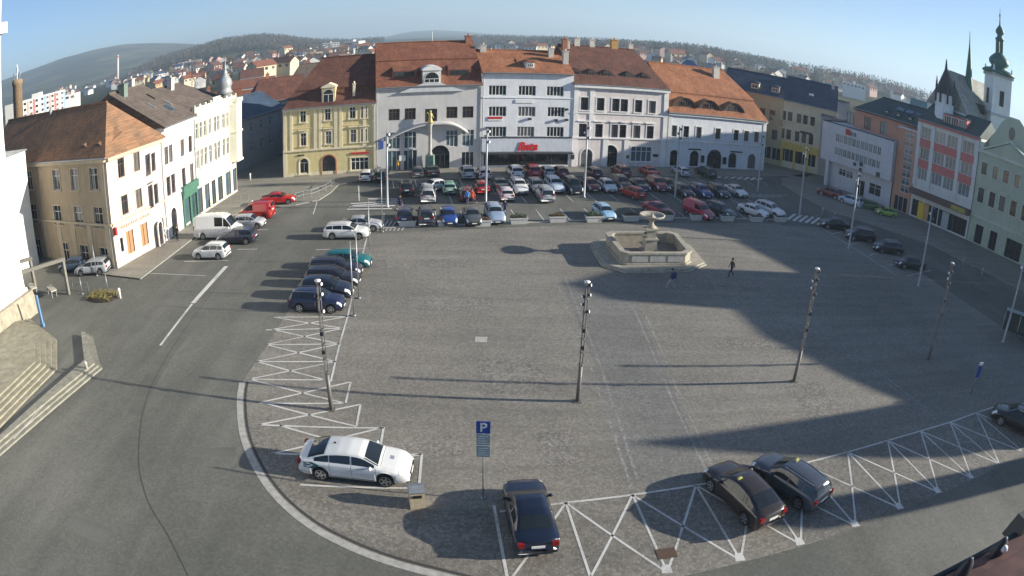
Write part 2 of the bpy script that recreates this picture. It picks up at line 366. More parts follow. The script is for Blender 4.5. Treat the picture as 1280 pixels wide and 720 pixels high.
arc = smooth_pts([(p.x, p.y) for p in ARC] + [(.5, 17.6), (4.5, 17.6)], 5)
bt = [G(*p) for p in ((925.7, 700.8), (1001, 681), (1070, 658), (1125.7, 635.8), (1173, 615.5), (1214, 597.5), (1248.6, 580), (1278, 564.6))]
sq_e = [(40, 26), (50, 39), (46.8, 57), (46.5, 64), (43.5, 70), (40.6, 73.2)]
north = [(G(976, 282).x, G(976, 282).y), (32.6, 72.9), (12.6, 68.7), (-3.2, 64.9), (-14.3, 62.2)]
plaza = [(p.x, p.y) for p in arc] + [(p.x, p.y - .15) for p in bt] + sq_e + north + [(-15.6, 56), (-16.6, 45), (-16.4, 38)]
struct('square_pavement', flat(plaza, .008), PLAZA)
# the cobbled ring of parking bays along the south edge
inner = [G(*p) for p in ((1278, 500), (1220, 516), (1151, 539), (1060, 565.5), (942, 594), (869.5, 606.5), (790.3, 618.4), (707, 628))]
ring = [(p.x, p.y) for p in arc[10:]] + [(p.x, p.y - .15) for p in bt] + [(p.x, p.y) for p in inner] + [(0, 23.2), (-3, 22.6), (-6.5, 22.9), (-9.2, 23.9), (-11.5, 26.6), (-13.2, 29.4)]
struct('parking_pavement', flat(ring, .012), BAYS)
struct('square_path', flat([G(*p) for p in ((699, 345), (741, 450), (793, 606), (888, 600), (846, 500), (795, 380))], .0095), paving('grey_setts', (.185, .18, .165), (.24, .235, .215), .62, cell=.125, dark=.3, var=.18, big=.09))
RP = random.Random(3); mb = MB()
for px, py, w, d, a in ((262, 566, 1.6, .45, .3), (110, 660, 1.6, .7, -.2), (300, 355, .6, 3.0, .05), (355, 300, 1.4, .8, 0), (760, 262, 2.6, 1.2, .2), (560, 268, 3, .9, .2)):
    g = G(px, py); c, s = cos(a), sin(a); mb.poly([(g.x + c * u - s * v, g.y + s * u + c * v, .0098) for u, v in ((-w, -d), (w, -d * .9), (w * .95, d), (-w, d * .92))])
struct('road_strip', mb, paving('repair_asphalt', (.118, .117, .104), (.16, .156, .138), .92, cell=.08, dark=.3, var=.05))
mb = MB()
for px, py, w, d, a in ((560, 380, 3.5, 1.2, .05), (640, 470, 2.0, 2.4, .1), (930, 430, 2.4, 1.0, 0), (1020, 500, 1.6, 2.2, .1), (540, 560, 1.5, 1.0, .3), (900, 360, 4, .8, 0), (700, 560, 1.0, 1.6, .2), (520, 330, 5, 1.2, .1)):
    g = G(px, py); c, s = cos(a), sin(a); mb.poly([(g.x + c * u - s * v, g.y + s * u + c * v, .0105) for u, v in ((-w, -d), (w, -d * .9), (w * .95, d), (-w, d * .92))])
struct('pavement_patch_surface', mb, paving('relaid_setts', (.21, .195, .17), (.27, .25, .22), .55, cell=.13, dark=.2, var=.3, big=.3))
# old granite bands crossing the square
mb = MB()
for pts in (((693, 345), (735, 450), (790, 612)), ((706, 345), (748, 450), (797, 600)), ((790, 380), (840, 500), (888, 600)), ((800, 378), (852, 500), (896, 596))):
    path(mb, [G(*p) for p in pts], .16, .011)
for pts in (((1030, 415), (1160, 512)), ((985, 392), (1190, 540)), ((1112, 405), (1185, 455)), ((950, 372), (1060, 355))):
    path(mb, [G(*p) for p in pts], .2, .011)
struct('pavement_strip', mb, BAND)
mb = MB(); path(mb, [(p.x, p.y) for p in arc], .42, .016); struct('kerb', mb, mat('pale_granite', (.40, .385, .35), .8, var=.25, scale=3))
off = []
for i, p in enumerate(arc):
    d = (arc[min(i + 1, len(arc) - 1)] - arc[max(i - 1, 0)]).normalized(); off.append((p.x - d.y * .36, p.y + d.x * .36))
mb = MB(); path(mb, off, .16, .015); struct('kerb_strip', mb, mat('dark_gutter', (.05, .05, .048), .8, var=.3, scale=4))
# worn darker traces in the roadway
mb = MB()
path(mb, smooth_pts([G(*p) for p in ((235, 720), (210, 670), (182, 620), (173, 560), (190, 480), (250, 385), (330, 290))], 5), .07, .010)
struct('road_line', mb, mat('bitumen', (.06, .06, .055), .7, var=.3, scale=2))
mb = MB()
path(mb, smooth_pts([G(*p) for p in ((168, 520), (200, 455), (255, 385), (320, 305))], 5), 1.3, .008)
struct('road_surface', mb, paving('old_asphalt', (.122, .12, .105), (.165, .16, .142), .95, cell=.1, dark=.3, var=.06))
mb = MB(); path(mb, [G(283, 333), G(241, 379)], .45, .013); path(mb, [G(240, 380), G(200, 432)], .22, .013)
path(mb, [G(20, 553), G(108, 455)], .10, .3)
# white marks of the western bays
def W(a, b, w=.13): strip(mb, G(*a), G(*b), w, .021)
for a, b in (((463, 283), (460, 292)), ((460, 292), (435, 395)), ((435, 395), (425, 430)), ((425, 430), (414, 477)),
             ((390, 322), (447, 321)), ((395, 312.5), (455, 310.5)), ((343, 396.7), (437, 396)), ((333, 412.6), (429, 410.5)), ((333, 431), (425, 430)), ((321, 452), (420, 452)), ((312, 474), (407, 475)),
             ((333, 431), (420, 452)), ((321, 452), (425, 430)), ((321, 452), (407, 475)), ((312, 474), (420, 452)),
             ((341, 412), (425, 430)), ((333, 431), (429, 410.5)), ((345, 397), (429, 410.5)), ((341, 412), (434, 396)),
             ((312, 474), (432, 504)), ((322, 504), (438.7, 477.5)), ((438.7, 477.5), (432.5, 503.7)), ((322, 504), (432, 504)),
             ((451, 505.5), (446, 532.5)), ((324, 531), (480, 535)), ((335, 505), (446, 533)), ((324, 531), (451, 505.5)),
             ((480, 534), (476, 557)), ((341, 567), (527, 567.5)), ((350, 532), (460, 562)), ((341, 567), (480, 534)), ((527.5, 567.5), (524, 609)), ((375, 606), (515, 610)), ((405, 592), (527, 567.5)),
             ((396, 355), (442, 353)), ((398, 340), (444, 339)), ((385, 372), (438, 371))):
    W(a, b)
A_ = [(625, 639), (707, 628), (790.3, 618.4), (869.5, 606.5), (942, 594), (1003, 580), (1060, 565.5), (1110, 551), (1151, 539), (1187.5, 528), (1220, 516), (1250, 506)]
B_ = [(640, 722), (738, 722), (834, 716), (925.7, 700.8), (1001, 681), (1070, 658), (1125.7, 635.8), (1173, 615.5), (1214, 597.5), (1248.6, 580), (1278, 564.6), (1300, 550)]
for a, b in zip(A_, A_[1:]): W(a, b)
for i in range(len(A_) - 1):
    for j in (i - 1, i, i + 1):
        if 0 <= j < len(B_) and i: W(A_[i], B_[j], .12)
W((617.5, 631.5), (634, 722), .14)
for a, b in ((620, 733), (738, 733)), ((738, 733), (834, 722)): W(a, b, .1)
for (ax, ay) in B_[2:9]:
    g = G(ax, ay); mb.poly([(g.x - .25, g.y - .05, .022), (g.x + .25, g.y - .05, .022), (g.x + .18, g.y + .5, .022), (g.x - .18, g.y + .5, .022)])
# the north car park: rows of stalls, crossings, hatching
def lerp(a, b, t): return (a[0] + (b[0] - a[0]) * t, a[1] + (b[1] - a[1]) * t)
g0, g1 = (-13.5, 77.6), (31, 85.6)
strip(mb, g0, g1, .11, .021); strip(mb, (-14.0, 82.4), (31, 89.5), .1, .021)
for k in range(17):
    p = lerp(g0, g1, k / 16); strip(mb, (p[0] + .95, p[1] - 4.6), (p[0], p[1]), .11, .021); strip(mb, (p[0], p[1]), (p[0] - .9, p[1] + 4.6), .11, .021)
g0, g1 = (-13.2, 64.9), (33.4, 73.9)
for k in range(18):
    p = lerp(g0, g1, k / 17); strip(mb, (p[0], p[1]), (p[0] - .9, p[1] + 4.8), .11, .021)
for k in range(20):
    p = lerp((-16, 85.4), (38, 98.5), k / 19); strip(mb, (p[0], p[1]), (p[0] + .9, p[1] - 4.2), .1, .021)
for a, b in (((439, 255), (500, 251)), ((441, 257.5), (497, 253.5)), ((436, 259), (494, 257)), ((434, 262), (490, 261)), ((460, 249), (500, 249))):
    W(a, b, .42)
for k in range(9):
    W((462 + k * 5, 289 - k * .1), (470 + k * 5, 276), .16)
W((450, 277), (492, 274), .14); W((448.5, 232), (449.5, 252), .16); W((397, 252), (392, 268), .12)
for k in range(7): W((897 + k * 8.2, 222.5 + k * .5), (903 + k * 8.2, 219.8 + k * .5), .5)
for k in range(8): W((984 + k * 7.6, 275 + k * 1.2), (994 + k * 7.6, 267.5 + k * 1.2), .45)
for k in range(5): W((1039 + k * 24, 293 + k * 13), (1068 + k * 24, 286 + k * 13), .11)
W((1028, 286), (1120, 344), .1)
for k in range(6): W((932 + k * 8, 247), (944 + k * 8, 243), .12)
W((230, 327), (286, 326), .12); W((170, 341), (258, 345), .08)
for yy in (300, 312): W((297, yy), (322, yy - .5), .12)
W((318, 288), (336, 287), .12)
struct('road_markings', mb, WHITEPAINT)
# manhole cover, drain plate
mb = MB(); g = G(833, 692); mb.X = Matrix.Translation((g.x, g.y, 0)) @ Matrix.Rotation(.1, 4, 'Z'); mb.box(-.45, .45, -.35, .35, .012, .028)
tag(mb.build('manhole_cover', mat('rusty_iron', (.12, .075, .05), .7, .3, .3, 9)), 'rusty square manhole cover in the cobbles beside the white bay lines', 'manhole cover')
g = G(601, 425); mb = MB(); mb.box(g.x - .4, g.x + .4, g.y - .4, g.y + .4, .009, .02)
tag(mb.build('drain_plate', M_PALE), 'pale square plate set in the middle of the open square', 'drain cover')
# pavements (kerb stones 0.13 m high)
def pavement(name, pts, kp, z=.13):
    struct(name, flat(pts, z), WALK); m2 = MB(); kerb(m2, kp, .2, z + .004); struct(name + '_kerb', m2, mat('kerb_stone', (.24, .235, .21), .85, var=.25, scale=2))
wk = [(-34.9, 48.6), (-34.7, 52), (-34.5, 57.5), (-34.4, 68), (-31.8, 70.4), (-28.6, 72.2), (-25.8, 73.2), (-23.4, 75.4), (-22.9, 79), (-23.0, 83.0), (-20.5, 85.2), (-17.8, 85.7), (-4.6, 87.2), (6, 89.6), (24, 94.6), (41.6, 101.5), (44.5, 103.4), (50, 104.5)]
pavement('pavement_north', wk + [(58, 112), (46, 118), (20, 118), (-45, 104), (-45, 50)], wk)
ek = [G(*p) for p in ((1000, 245), (1040, 265), (1100, 285), (1160, 305), (1220, 335), (1280, 365))]
ek = [(42.0, 96)] + [(p.x, p.y) for p in ek] + [(66, 44), (60, 20)]
pavement('pavement_east', ek + [(110, 20), (100, 115), (58, 112), (50, 106.5), (44, 101)], ek[::-1])
# ---------------------------------------------------------------- buildings
_WC = {}
def window_mesh(w, h, style, fm, sm):
    """frame (slot 0) with its surround and sill (slot 1), origin at the bottom left of the opening, wall face at y = 0"""
    key = (round(w, 2), round(h, 2), style, fm.name, sm.name if sm else '')
    if key in _WC: return _WC[key]
    arch = 'arch' in style; f = .07; y0, y1 = .12, .19; mb = MB()
    hs = h - w / 2 if arch else h
    mb.box(0, f, y0, y1, 0, hs); mb.box(w - f, w, y0, y1, 0, hs); mb.box(f, w - f, y0, y1, 0, f)
    if arch:
        n = 10
        for i in range(n):
            a0, a1 = pi - pi * i / n, pi - pi * (i + 1) / n; R, r = w / 2, w / 2 - f; cx = w / 2
            q = [(cx + R * cos(a0), hs + R * sin(a0)), (cx + R * cos(a1), hs + R * sin(a1)), (cx + r * cos(a1), hs + r * sin(a1)), (cx + r * cos(a0), hs + r * sin(a0))]
            mb.poly([(x, y0, z) for x, z in q[::-1]])
        mb.box(f, w - f, y0, y1, hs - f / 2, hs + f / 2)
    else: mb.box(f, w - f, y0, y1, h - f, h)
    nv = 1
    for ch in style:
        if ch.isdigit(): nv = int(ch)
    for k in range(1, nv):
        x = w * k / nv; t = .035 if nv < 4 else .05; mb.box(x - t, x + t, y0 - .01, y1 + .002, f, (hs if arch else h) - f)
    if 't' in style.split('_'): z = h * .68; mb.box(f, w - f, y0 - .012, y1, z - .035, z + .035)
    if sm is not None:
        mb.m = 1; s = .16; d = -.06
        if arch:
            for i in range(10):
                a0, a1 = pi - pi * i / 10, pi - pi * (i + 1) / 10; R, r = w / 2 + s, w / 2; cx = w / 2
                q = [(cx + r * cos(a0), hs + r * sin(a0)), (cx + r * cos(a1), hs + r * sin(a1)), (cx + R * cos(a1), hs + R * sin(a1)), (cx + R * cos(a0), hs + R * sin(a0))]
                mb.poly([(x, d, z) for x, z in q]); mb.poly([(q[3][0], d, q[3][1]), (q[2][0], d, q[2][1]), (q[2][0], 0, q[2][1]), (q[3][0], 0, q[3][1])])
                mb.poly([(q[1][0], d, q[1][1]), (q[0][0], d, q[0][1]), (q[0][0], 0, q[0][1]), (q[1][0], 0, q[1][1])])
        mb.box(-s, 0, d, .0, 0, hs); mb.box(w, w + s, d, .0, 0, hs)
        if not arch: mb.box(-s, w + s, d, .0, h, h + s)
        if 'hood' in style: mb.box(-s - .12, w + s + .12, d - .18, .0, h + s + .18, h + s + .32)
        if 'door' not in style: mb.box(-s - .06, w + s + .06, d - .1, .0, -.14, 0)
    me = mb.mesh('window', [fm, sm or fm]); _WC[key] = me; return me
def pane_mesh(w, h, style, gm):
    key = ('p', round(w, 2), round(h, 2), 'arch' in style, gm.name)
    if key in _WC: return _WC[key]
    mb = MB()
    if 'arch' in style:
        hs = h - w / 2; pts = [(0.03, .03), (w - .03, .03)] + [(w / 2 + (w / 2 - .02) * cos(pi * i / 12), hs + (w / 2 - .02) * sin(pi * i / 12)) for i in range(13)]
        a = [mb.P((x, .15, z)) for x, z in pts]; b = [mb.P((x, .17, z)) for x, z in pts]; mb.face(a); mb.face(b[::-1])
    else: mb.box(.03, w - .03, .15, .17, .03, h - .03)
    me = mb.mesh('pane', gm); _WC[key] = me; return me
class Bld:
    def __init__(s, name, label, cat, A, B, depth, h, wall, group=None, thick=.35):
        A, B = Vector((A[0], A[1], 0)), Vector((B[0], B[1], 0)); s.L = (B - A).length; s.u = (B - A).normalized(); s.n = Vector((-s.u.y, s.u.x, 0))
        s.A, s.depth, s.h, s.wm = A, depth, h, wall; s.rz = atan2(s.u.y, s.u.x)
        s.root = thing(name, label, cat, A, s.rz, group); s.holes = {'front': [], 'right': [], 'left': []}; s.wins = []; s.sm = {}
    def uz(s, px, py, yin=0.0):
        d = ray(px, py); o = Vector((0, 0, CH)); P0 = s.A + s.n * yin
        t = (P0 - o).dot(s.n) / d.dot(s.n); p = o + d * t; q = p - s.A; return q.dot(s.u), p.z
    def vz(s, px, py, side='right'):
        X = s.L if side == 'right' else 0
        d = ray(px, py); o = Vector((0, 0, CH)); P0 = s.A + s.u * X
        t = (P0 - o).dot(s.u) / d.dot(s.u); p = o + d * t; return (p - s.A).dot(s.n), p.z
    def hole(s, u0, u1, z0, z1, style='2_t', fm=None, sm=None, gm=None, side='front', name='window'):
        s.holes[side].append((u0, u1, z0, z1, 'arch' in style)); s.wins.append((u0, z0, u1 - u0, z1 - z0, style, fm or M_WFRAME, sm, gm or GLASS, side, name))
    def row(s, pts, w, h, side='front', snap=True, **k):
        c = [s.uz(*p) if side == 'front' else s.vz(*p, side=side) for p in pts]
        zc = sum(z for _, z in c) / len(c)
        for (u, z) in c:
            z = zc if snap else z
            if side == 'left': u = -u
            s.hole(u - w / 2, u + w / 2, z - h / 2, z + h / 2, side=side, **k)
    def T(s, side):      # facade frame: x along the wall as seen from outside, y inwards
        if side == 'front': return Matrix.Identity(4), s.L
        if side == 'right': return Matrix.Translation((s.L, 0, 0)) @ Matrix.Rotation(pi / 2, 4, 'Z'), s.depth
        return Matrix.Translation((0, s.depth, 0)) @ Matrix.Rotation(-pi / 2, 4, 'Z'), s.depth
    def walls(s, sides=('front',), extra=None):
        mb = MB()
        for side in ('front', 'right', 'left'):
            X, L = s.T(side); mb.X = X; mb.m = 1 if side in s.sm else 0; H = s.holes[side] if side in sides else []
            if side == 'left': H = [(s.depth + a, s.depth + b, c, d, e) for a, b, c, d, e in H]
            us = sorted({0, L, *[q for hh in H for q in hh[:2]]}); zs = sorted({0, s.h, *[q for hh in H for q in hh[2:4]]})
            us = [u for u in us if 0 <= u <= L]; zs = [z for z in zs if 0 <= z <= s.h]
            for a, b in zip(us, us[1:]):
                for c, d in zip(zs, zs[1:]):
                    mu, mz = (a + b) / 2, (c + d) / 2
                    if any(hh[0] < mu < hh[1] and hh[2] < mz < hh[3] for hh in H): continue
                    mb.poly([(a, 0, c), (b, 0, c), (b, 0, d), (a, 0, d)])
            for (a, b, c, d, ar) in H:
                D = .22; hs = d - (b - a) / 2 if ar else d
                mb.poly([(a, 0, c), (a, 0, hs), (a, D, hs), (a, D, c)][::-1]); mb.poly([(b, 0, c), (b, 0, hs), (b, D, hs), (b, D, c)])
                mb.poly([(a, 0, c), (b, 0, c), (b, D, c), (a, D, c)][::-1])
                if not ar: mb.poly([(a, 0, d), (b, 0, d), (b, D, d), (a, D, d)])
                else:
                    n = 12; R = (b - a) / 2; cx = (a + b) / 2; q = [(cx + R * cos(pi * i / n), hs + R * sin(pi * i / n)) for i in range(n + 1)]
                    for (x0, z0), (x1, z1) in zip(q, q[1:]):
                        mb.poly([(x0, 0, z0), (x0, 0, d), (x1, 0, d), (x1, 0, z1)][::1])
                        mb.poly([(x0, 0, z0), (x1, 0, z1), (x1, D, z1), (x0, D, z0)])
        mb.X = None; mb.m = 0; mb.poly([(0, s.depth, 0), (s.L, s.depth, 0), (s.L, s.depth, s.h), (0, s.depth, s.h)][::-1])
        mb.poly([(0, 0, s.h), (s.L, 0, s.h), (s.L, s.depth, s.h), (0, s.depth, s.h)])
        if extra: extra(mb)
        w = mb.build('wall', [s.wm] + list(s.sm.values()), s.root)
        for (u, z, ww, hh, st, fm, sm, gm, side, nm) in s.wins:
            X, L = s.T(side); u2 = u + (s.depth if side == 'left' else 0)
            f = link(nm, window_mesh(ww, hh, st, fm, sm), s.root); f.location = X @ Vector((u2, 0, z)); f.rotation_euler = (0, 0, X.to_euler().z)
            p = link('pane', pane_mesh(ww, hh, st, gm), f)
        return w
    def band(s, name, m, z0, z1, out=.15, side='front', u0=None, u1=None):
        X, L = s.T(side); mb = MB(); mb.X = X
        mb.box(-.0 if u0 is None else u0, L if u1 is None else u1, -out, .0, z0, z1); return mb.build(name, m, s.root)
    def pilasters(s, m, us, z0, z1, w=.6, out=.1):
        for u in us:
            mb = MB(); mb.box(u - w / 2, u + w / 2, -out, 0, z0, z1); mb.build('pilaster', m, s.root)
    def sign(s, text, u, z, size, m, out=.12, shear=0, side='front', extrude=.03, bold=0.0, align='CENTER'):
        cu = bpy.data.curves.new('lettering', 'FONT'); cu.body = text; cu.size = size; cu.extrude = extrude; cu.shear = shear; cu.align_x = align; cu.align_y = 'CENTER'; cu.offset = bold; cu.resolution_u = 3
        t = bpy.data.objects.new('tmp', cu); me = bpy.data.meshes.new_from_object(t); bpy.data.objects.remove(t)
        me.materials.clear(); me.materials.append(m); X, L = s.T(side)
        o = link('lettering', me, s.root); o.matrix_local = X @ Matrix.Translation((u, -out, z)) @ Matrix.Rotation(pi / 2, 4, 'X'); return o
    def roof(s, m, ze, zr, yr, rx=(0, 0), y1=None, over=.45, mid=None, x=(None, None), sides=.05, name='roof', ry2=None):
        """eaves rectangle -> optional break (inset y, z) -> ridge"""
        x0 = -sides if x[0] is None else x[0]; x1 = s.L + sides if x[1] is None else x[1]; y0 = -over; y1 = (s.depth if y1 is None else y1) + .3
        mb = MB(); e = [(x0, y0, ze - .18), (x1, y0, ze - .18), (x1, y1, ze - .18), (x0, y1, ze - .18)]; t = [(a, b, ze) for a, b, _ in e]
        mb.poly(e[::-1])
        def ringf(a, b):
            for i in range(4): j = (i + 1) % 4; mb.poly([a[i], a[j], b[j], b[i]])
        ringf(e, t)
        if mid:
            yi, zm, xi0, xi1 = mid; q = [(x0 + xi0, y0 + yi, zm), (x1 - xi1, y0 + yi, zm), (x1 - xi1, y1 - yi, zm), (x0 + xi0, y1 - yi, zm)]
            ringf(t, q); q2 = [(a - (.12 if i in (0, 3) and xi0 else 0) + (.12 if i in (1, 2) and xi1 else 0), b + (-.14 if i < 2 else .14), c - .02) for i, (a, b, c) in enumerate(q)]
            q3 = [(a, b, c + .16) for a, b, c in q2]; ringf(q2, q3); mb.poly(q2[::-1]); t = q3
        r0 = (x0 + rx[0], yr, zr); r1 = (x1 - rx[1], yr if ry2 is None else ry2, zr)
        mb.poly([t[0], t[1], r1, r0]); mb.poly([t[2], t[3], r0, r1]); mb.poly([t[1], t[2], r1]); mb.poly([t[3], t[0], r0])
        R = mb.build(name, m, s.root)
        rc = MB(); rc.tube((r0[0], r0[1], r0[2] + .02), (r1[0], r1[1], r1[2] + .02), .13, n=6); rc.build('ridge_cap', m, R)
        g = MB(); g.tube((x0, y0 - .07, ze - .08), (x1, y0 - .07, ze - .08), .08, n=6); g.build('gutter', M_METAL, R)
        return R
    def chimney(s, u, y, z0, z1, w=.8, d=.6, m=None, parent=None):
        mb = MB(); mb.box(u - w / 2, u + w / 2, y - d / 2, y + d / 2, z0, z1); mb.box(u - w / 2 - .08, u + w / 2 + .08, y - d / 2 - .08, y + d / 2 + .08, z1, z1 + .12)
        mb.tube((u, y, z1 + .12), (u, y, z1 + .45), .12, n=8); return mb.build('chimney', m or BRICK, parent or s.root)
    def downpipe(s, u, side='front'):
        X, L = s.T(side); mb = MB(); mb.X = X; mb.tube((u, -.14, .2), (u, -.14, s.h - .15), .07, n=6); mb.build('downpipe', M_METAL, s.root)
    def dormer(s, u, y, z0, w, h, m, roofm, back=3.0, style='2', peak=.35, parent=None, arch=False, nwin=1, fm=None):
        mb = MB(); mb.box(u - w / 2, u + w / 2, y, y + back, z0, z0 + h); D = mb.build('dormer', m, parent or s.root)
        r = MB()
        n = 8; pr = [(u - w / 2 - .15, z0 + h)] + [(u - (w / 2 + .15) * cos(pi * i / n), z0 + h + peak * (sin(pi * i / n) if arch or peak < .5 else 1 - abs(1 - 2 * i / n))) for i in range(1, n)] + [(u + w / 2 + .15, z0 + h)]
        a = [r.P((x, y - .18, z + .003)) for x, z in pr]; b = [r.P((x, y + back + 1.2, z + .003)) for x, z in pr]
        r.face(a); r.face(b[::-1])
        for i in range(len(pr)): j = (i + 1) % len(pr); r.face((a[i], b[i], b[j], a[j]))
        r.build('dormer_roof', roofm, D)
        ww = (w - .3) / nwin
        for k in range(nwin):
            f = link('window', window_mesh(ww - .12, h - .35, style, fm or M_WFRAME, None), D, (u - w / 2 + .15 + k * ww + .06, y - .2, z0 + .15)); link('pane', pane_mesh(ww - .12, h - .35, style, GLASS), f)
        return D
BRICK = mat('chimney_brick', (.30, .13, .08), .9, var=.3, scale=6)
CHW = mat('chimney_render', (.55, .52, .46), .9, var=.25, scale=4)
def plaster(n, c, **k): return mat(n, c, .88, var=k.get('var', .09), scale=k.get('scale', .8), streak=k.get('streak', .22), bump=.08, bscale=12)
T_BROWN = tiles('tiles_brown', (.085, .034, .024), (.125, .050, .034), (.16, .068, .045))
T_RUST = tiles('tiles_rust', (.15, .055, .032), (.20, .072, .038), (.25, .10, .055))
T_ORANGE = tiles('tiles_orange', (.22, .085, .04), (.32, .125, .055), (.38, .165, .08))
T_OLDOR = tiles('tiles_old_orange', (.18, .115, .068), (.26, .145, .08), (.34, .17, .09))
T_GREY = tiles('tiles_grey_brown', (.09, .072, .06), (.125, .098, .08), (.15, .12, .10))
SLATE = tiles('slate_blue', (.030, .048, .075), (.042, .066, .105), (.055, .085, .135), .55)
SLATEG = tiles('slate_green', (.026, .052, .056), (.036, .07, .074), (.05, .09, .09), .6)
TIN = mat('sheet_roof', (.20, .21, .22), .55, .3, .2, 1.2)
# ===== north side
N0, N1, N2, N3, N4, N5 = [G(*p) for p in ((355, 223), (470, 216), (600, 210), (713, 209), (831, 210), (954, 214))]
# yellow house
c_cream = plaster('cream_plaster', (.74, .66, .48)); c_yel = plaster('yellow_plaster', (.66, .56, .29)); c_white = plaster('white_plaster', (.72, .71, .67))
b = Bld('yellow_house', 'pale yellow baroque house with cream pilasters and single gabled dormer beside the side street', 'house', N0, N1, 14, 10.1, c_yel)
b.row(((379, 144.5), (410, 143), (441, 142), (455.5, 142)), .85, 1.65, style='2_t', sm=c_cream)
b.row(((379.5, 173), (411, 172), (442, 170.7), (455.5, 170.7)), .85, 1.85, style='2_t_hood', sm=c_cream)
b.row(((380.5, 208),), 1.35, 2.3, style='2_arch', sm=c_cream, snap=True); b.row(((450, 205),), 2.5, 1.8, style='4_t', sm=c_cream)
u, z = b.uz(411.5, 211); b.hole(u - 1, u + 1, .15, 2.9, style='2_arch_door', sm=mat('red_sandstone', (.45, .16, .09), .8), fm=M_BFRAME, name='door')
b.walls(); b.band('string_course', c_cream, 3.75, 3.98, .16); b.band('cornice', c_cream, 9.75, 10.1, .35); b.band('string_course', c_yel, 7.0, 7.12, .06)
g = MB(); g.box(-.0, .55, -.05, 0, 0, 3.75)
for k in range(7):
    u = b.L * k / 7
    g.box(max(u - .12, .56), u + b.L / 7 - .3 if k < 6 else b.L, -.02, 0, .0, .6)
g.build('plinth', c_cream, b.root)
b.pilasters(c_cream, (.35, 1.3, b.L * .36, b.L * .415, b.L * .58, b.L * .635, b.L - 1.6, b.L - .35), 3.98, 9.75, .42)
sgn = mat('red_sign', (.5, .03, .03), .5)
u, z = b.uz(450, 191.5); g = MB(); g.box(u - 1.3, u + 1.3, -.12, 0, z - .14, z + .14); g.build('shop_sign', sgn, b.root)
u, z = b.uz(379, 194); g = MB(); g.box(u - .8, u + .2, -.1, 0, z - .08, z + .08); g.build('shop_sign', M_DARK, b.root)
zr = b.uz(440, 82, 7)[1]
R = b.roof(T_BROWN, 10.15, 17.0, 7, rx=(5.0, .1), mid=(2.6, 12.4, 1.6, 0))
b.dormer(b.uz(410.5, 120)[0], .2, 10.25, 2.0, 2.5, c_yel, c_cream, back=3.2, style='2_arch', peak=.6)
b.chimney(b.L - 3.2, .9, 10.4, 12.9, .35, .35, c_cream)
b.downpipe(b.L - .25)
# grey building
c_grey = plaster('grey_plaster', (.52, .51, .50)); c_lgrey = plaster('light_grey_trim', (.55, .56, .57)); G_BLUE = glassmat('shop_glass', (.05, .08, .10), .12, .4)
b = Bld('grey_department_store', 'wide grey building with huge red brown roof, white arched dormer and curved canopy', 'commercial building', N1, N2, 17, 12.2, c_grey)
b.row(((493, 142), (513, 142), (565, 142), (585, 142)), 1.55, 1.65, style='3_t', sm=None, fm=M_BFRAME)
u, z = b.uz(539, 145); b.hole(u - .85, u + .85, z - 1.15, z + 1.0, style='2_t', fm=M_BFRAME)
b.row(((493, 174.5), (513, 174), (565, 174), (585, 175)), 1.7, 2.4, style='3_t', gm=G_BLUE)
b.row(((493, 201), (513, 201)), 1.9, 2.9, style='3', gm=G_BLUE); b.row(((584.5, 201),), 1.8, 2.6, style='3', gm=GLASS)
u, z = b.uz(550, 201); b.hole(u - 1.35, u + 1.35, .12, 3.5, style='4_arch_door', fm=M_DMETAL, name='door')
b.walls(); b.band('cornice', c_lgrey, 11.85, 12.2, .3)
um = b.uz(539, 130)[0]; g = MB(); g.extr([(-.12, 11.0), (-.0, 11.0), (-.0, 12.0), (-.12, 12.0)], um - 3.8, um + 3.8); g.X = None
g = MB(); pts = [(um - 4.6, 11.35), (um + 4.6, 11.35), (um + 1.2, 12.6), (um - 1.2, 12.6)]
a = [g.P((x, -.42, z)) for x, z in pts]; c = [g.P((x, -.02, z)) for x, z in pts]; g.face(a); g.face(c[::-1])
for i in range(4): g.face((a[i], c[i], c[(i + 1) % 4], a[(i + 1) % 4]))
g.build('gable_panel', c_lgrey, b.root)
R = b.roof(T_RUST, 12.25, 18.6, 8.6, mid=(4.2, 15.9, 0, 0))
D = b.dormer(um, -.3, 12.5, 2.5, 1.95, c_white, c_white, back=3.5, style='3_arch', peak=.7, arch=True)
for (xa, xb) in ((486, 525), (555, 592)):
    ua, ub = b.uz(xa, 112, 1.6)[0], b.uz(xb, 112, 1.6)[0]
    g = MB(); g.extr([(.95, 13.5), (4.6, 13.5), (4.6, 15.6), (.95, 14.5)], ua + .5, ub - .5)
    D = g.build('dormer', T_RUST, b.root); n = 4
    for k in range(n):
        w = (ub - ua - 1.6) / n; f = link('window', window_mesh(w - .1, .75, '2', M_DMETAL, None), D, (ua + .8 + k * w, .78, 13.6)); link('pane', pane_mesh(w - .1, .75, '2', GLASS), f)
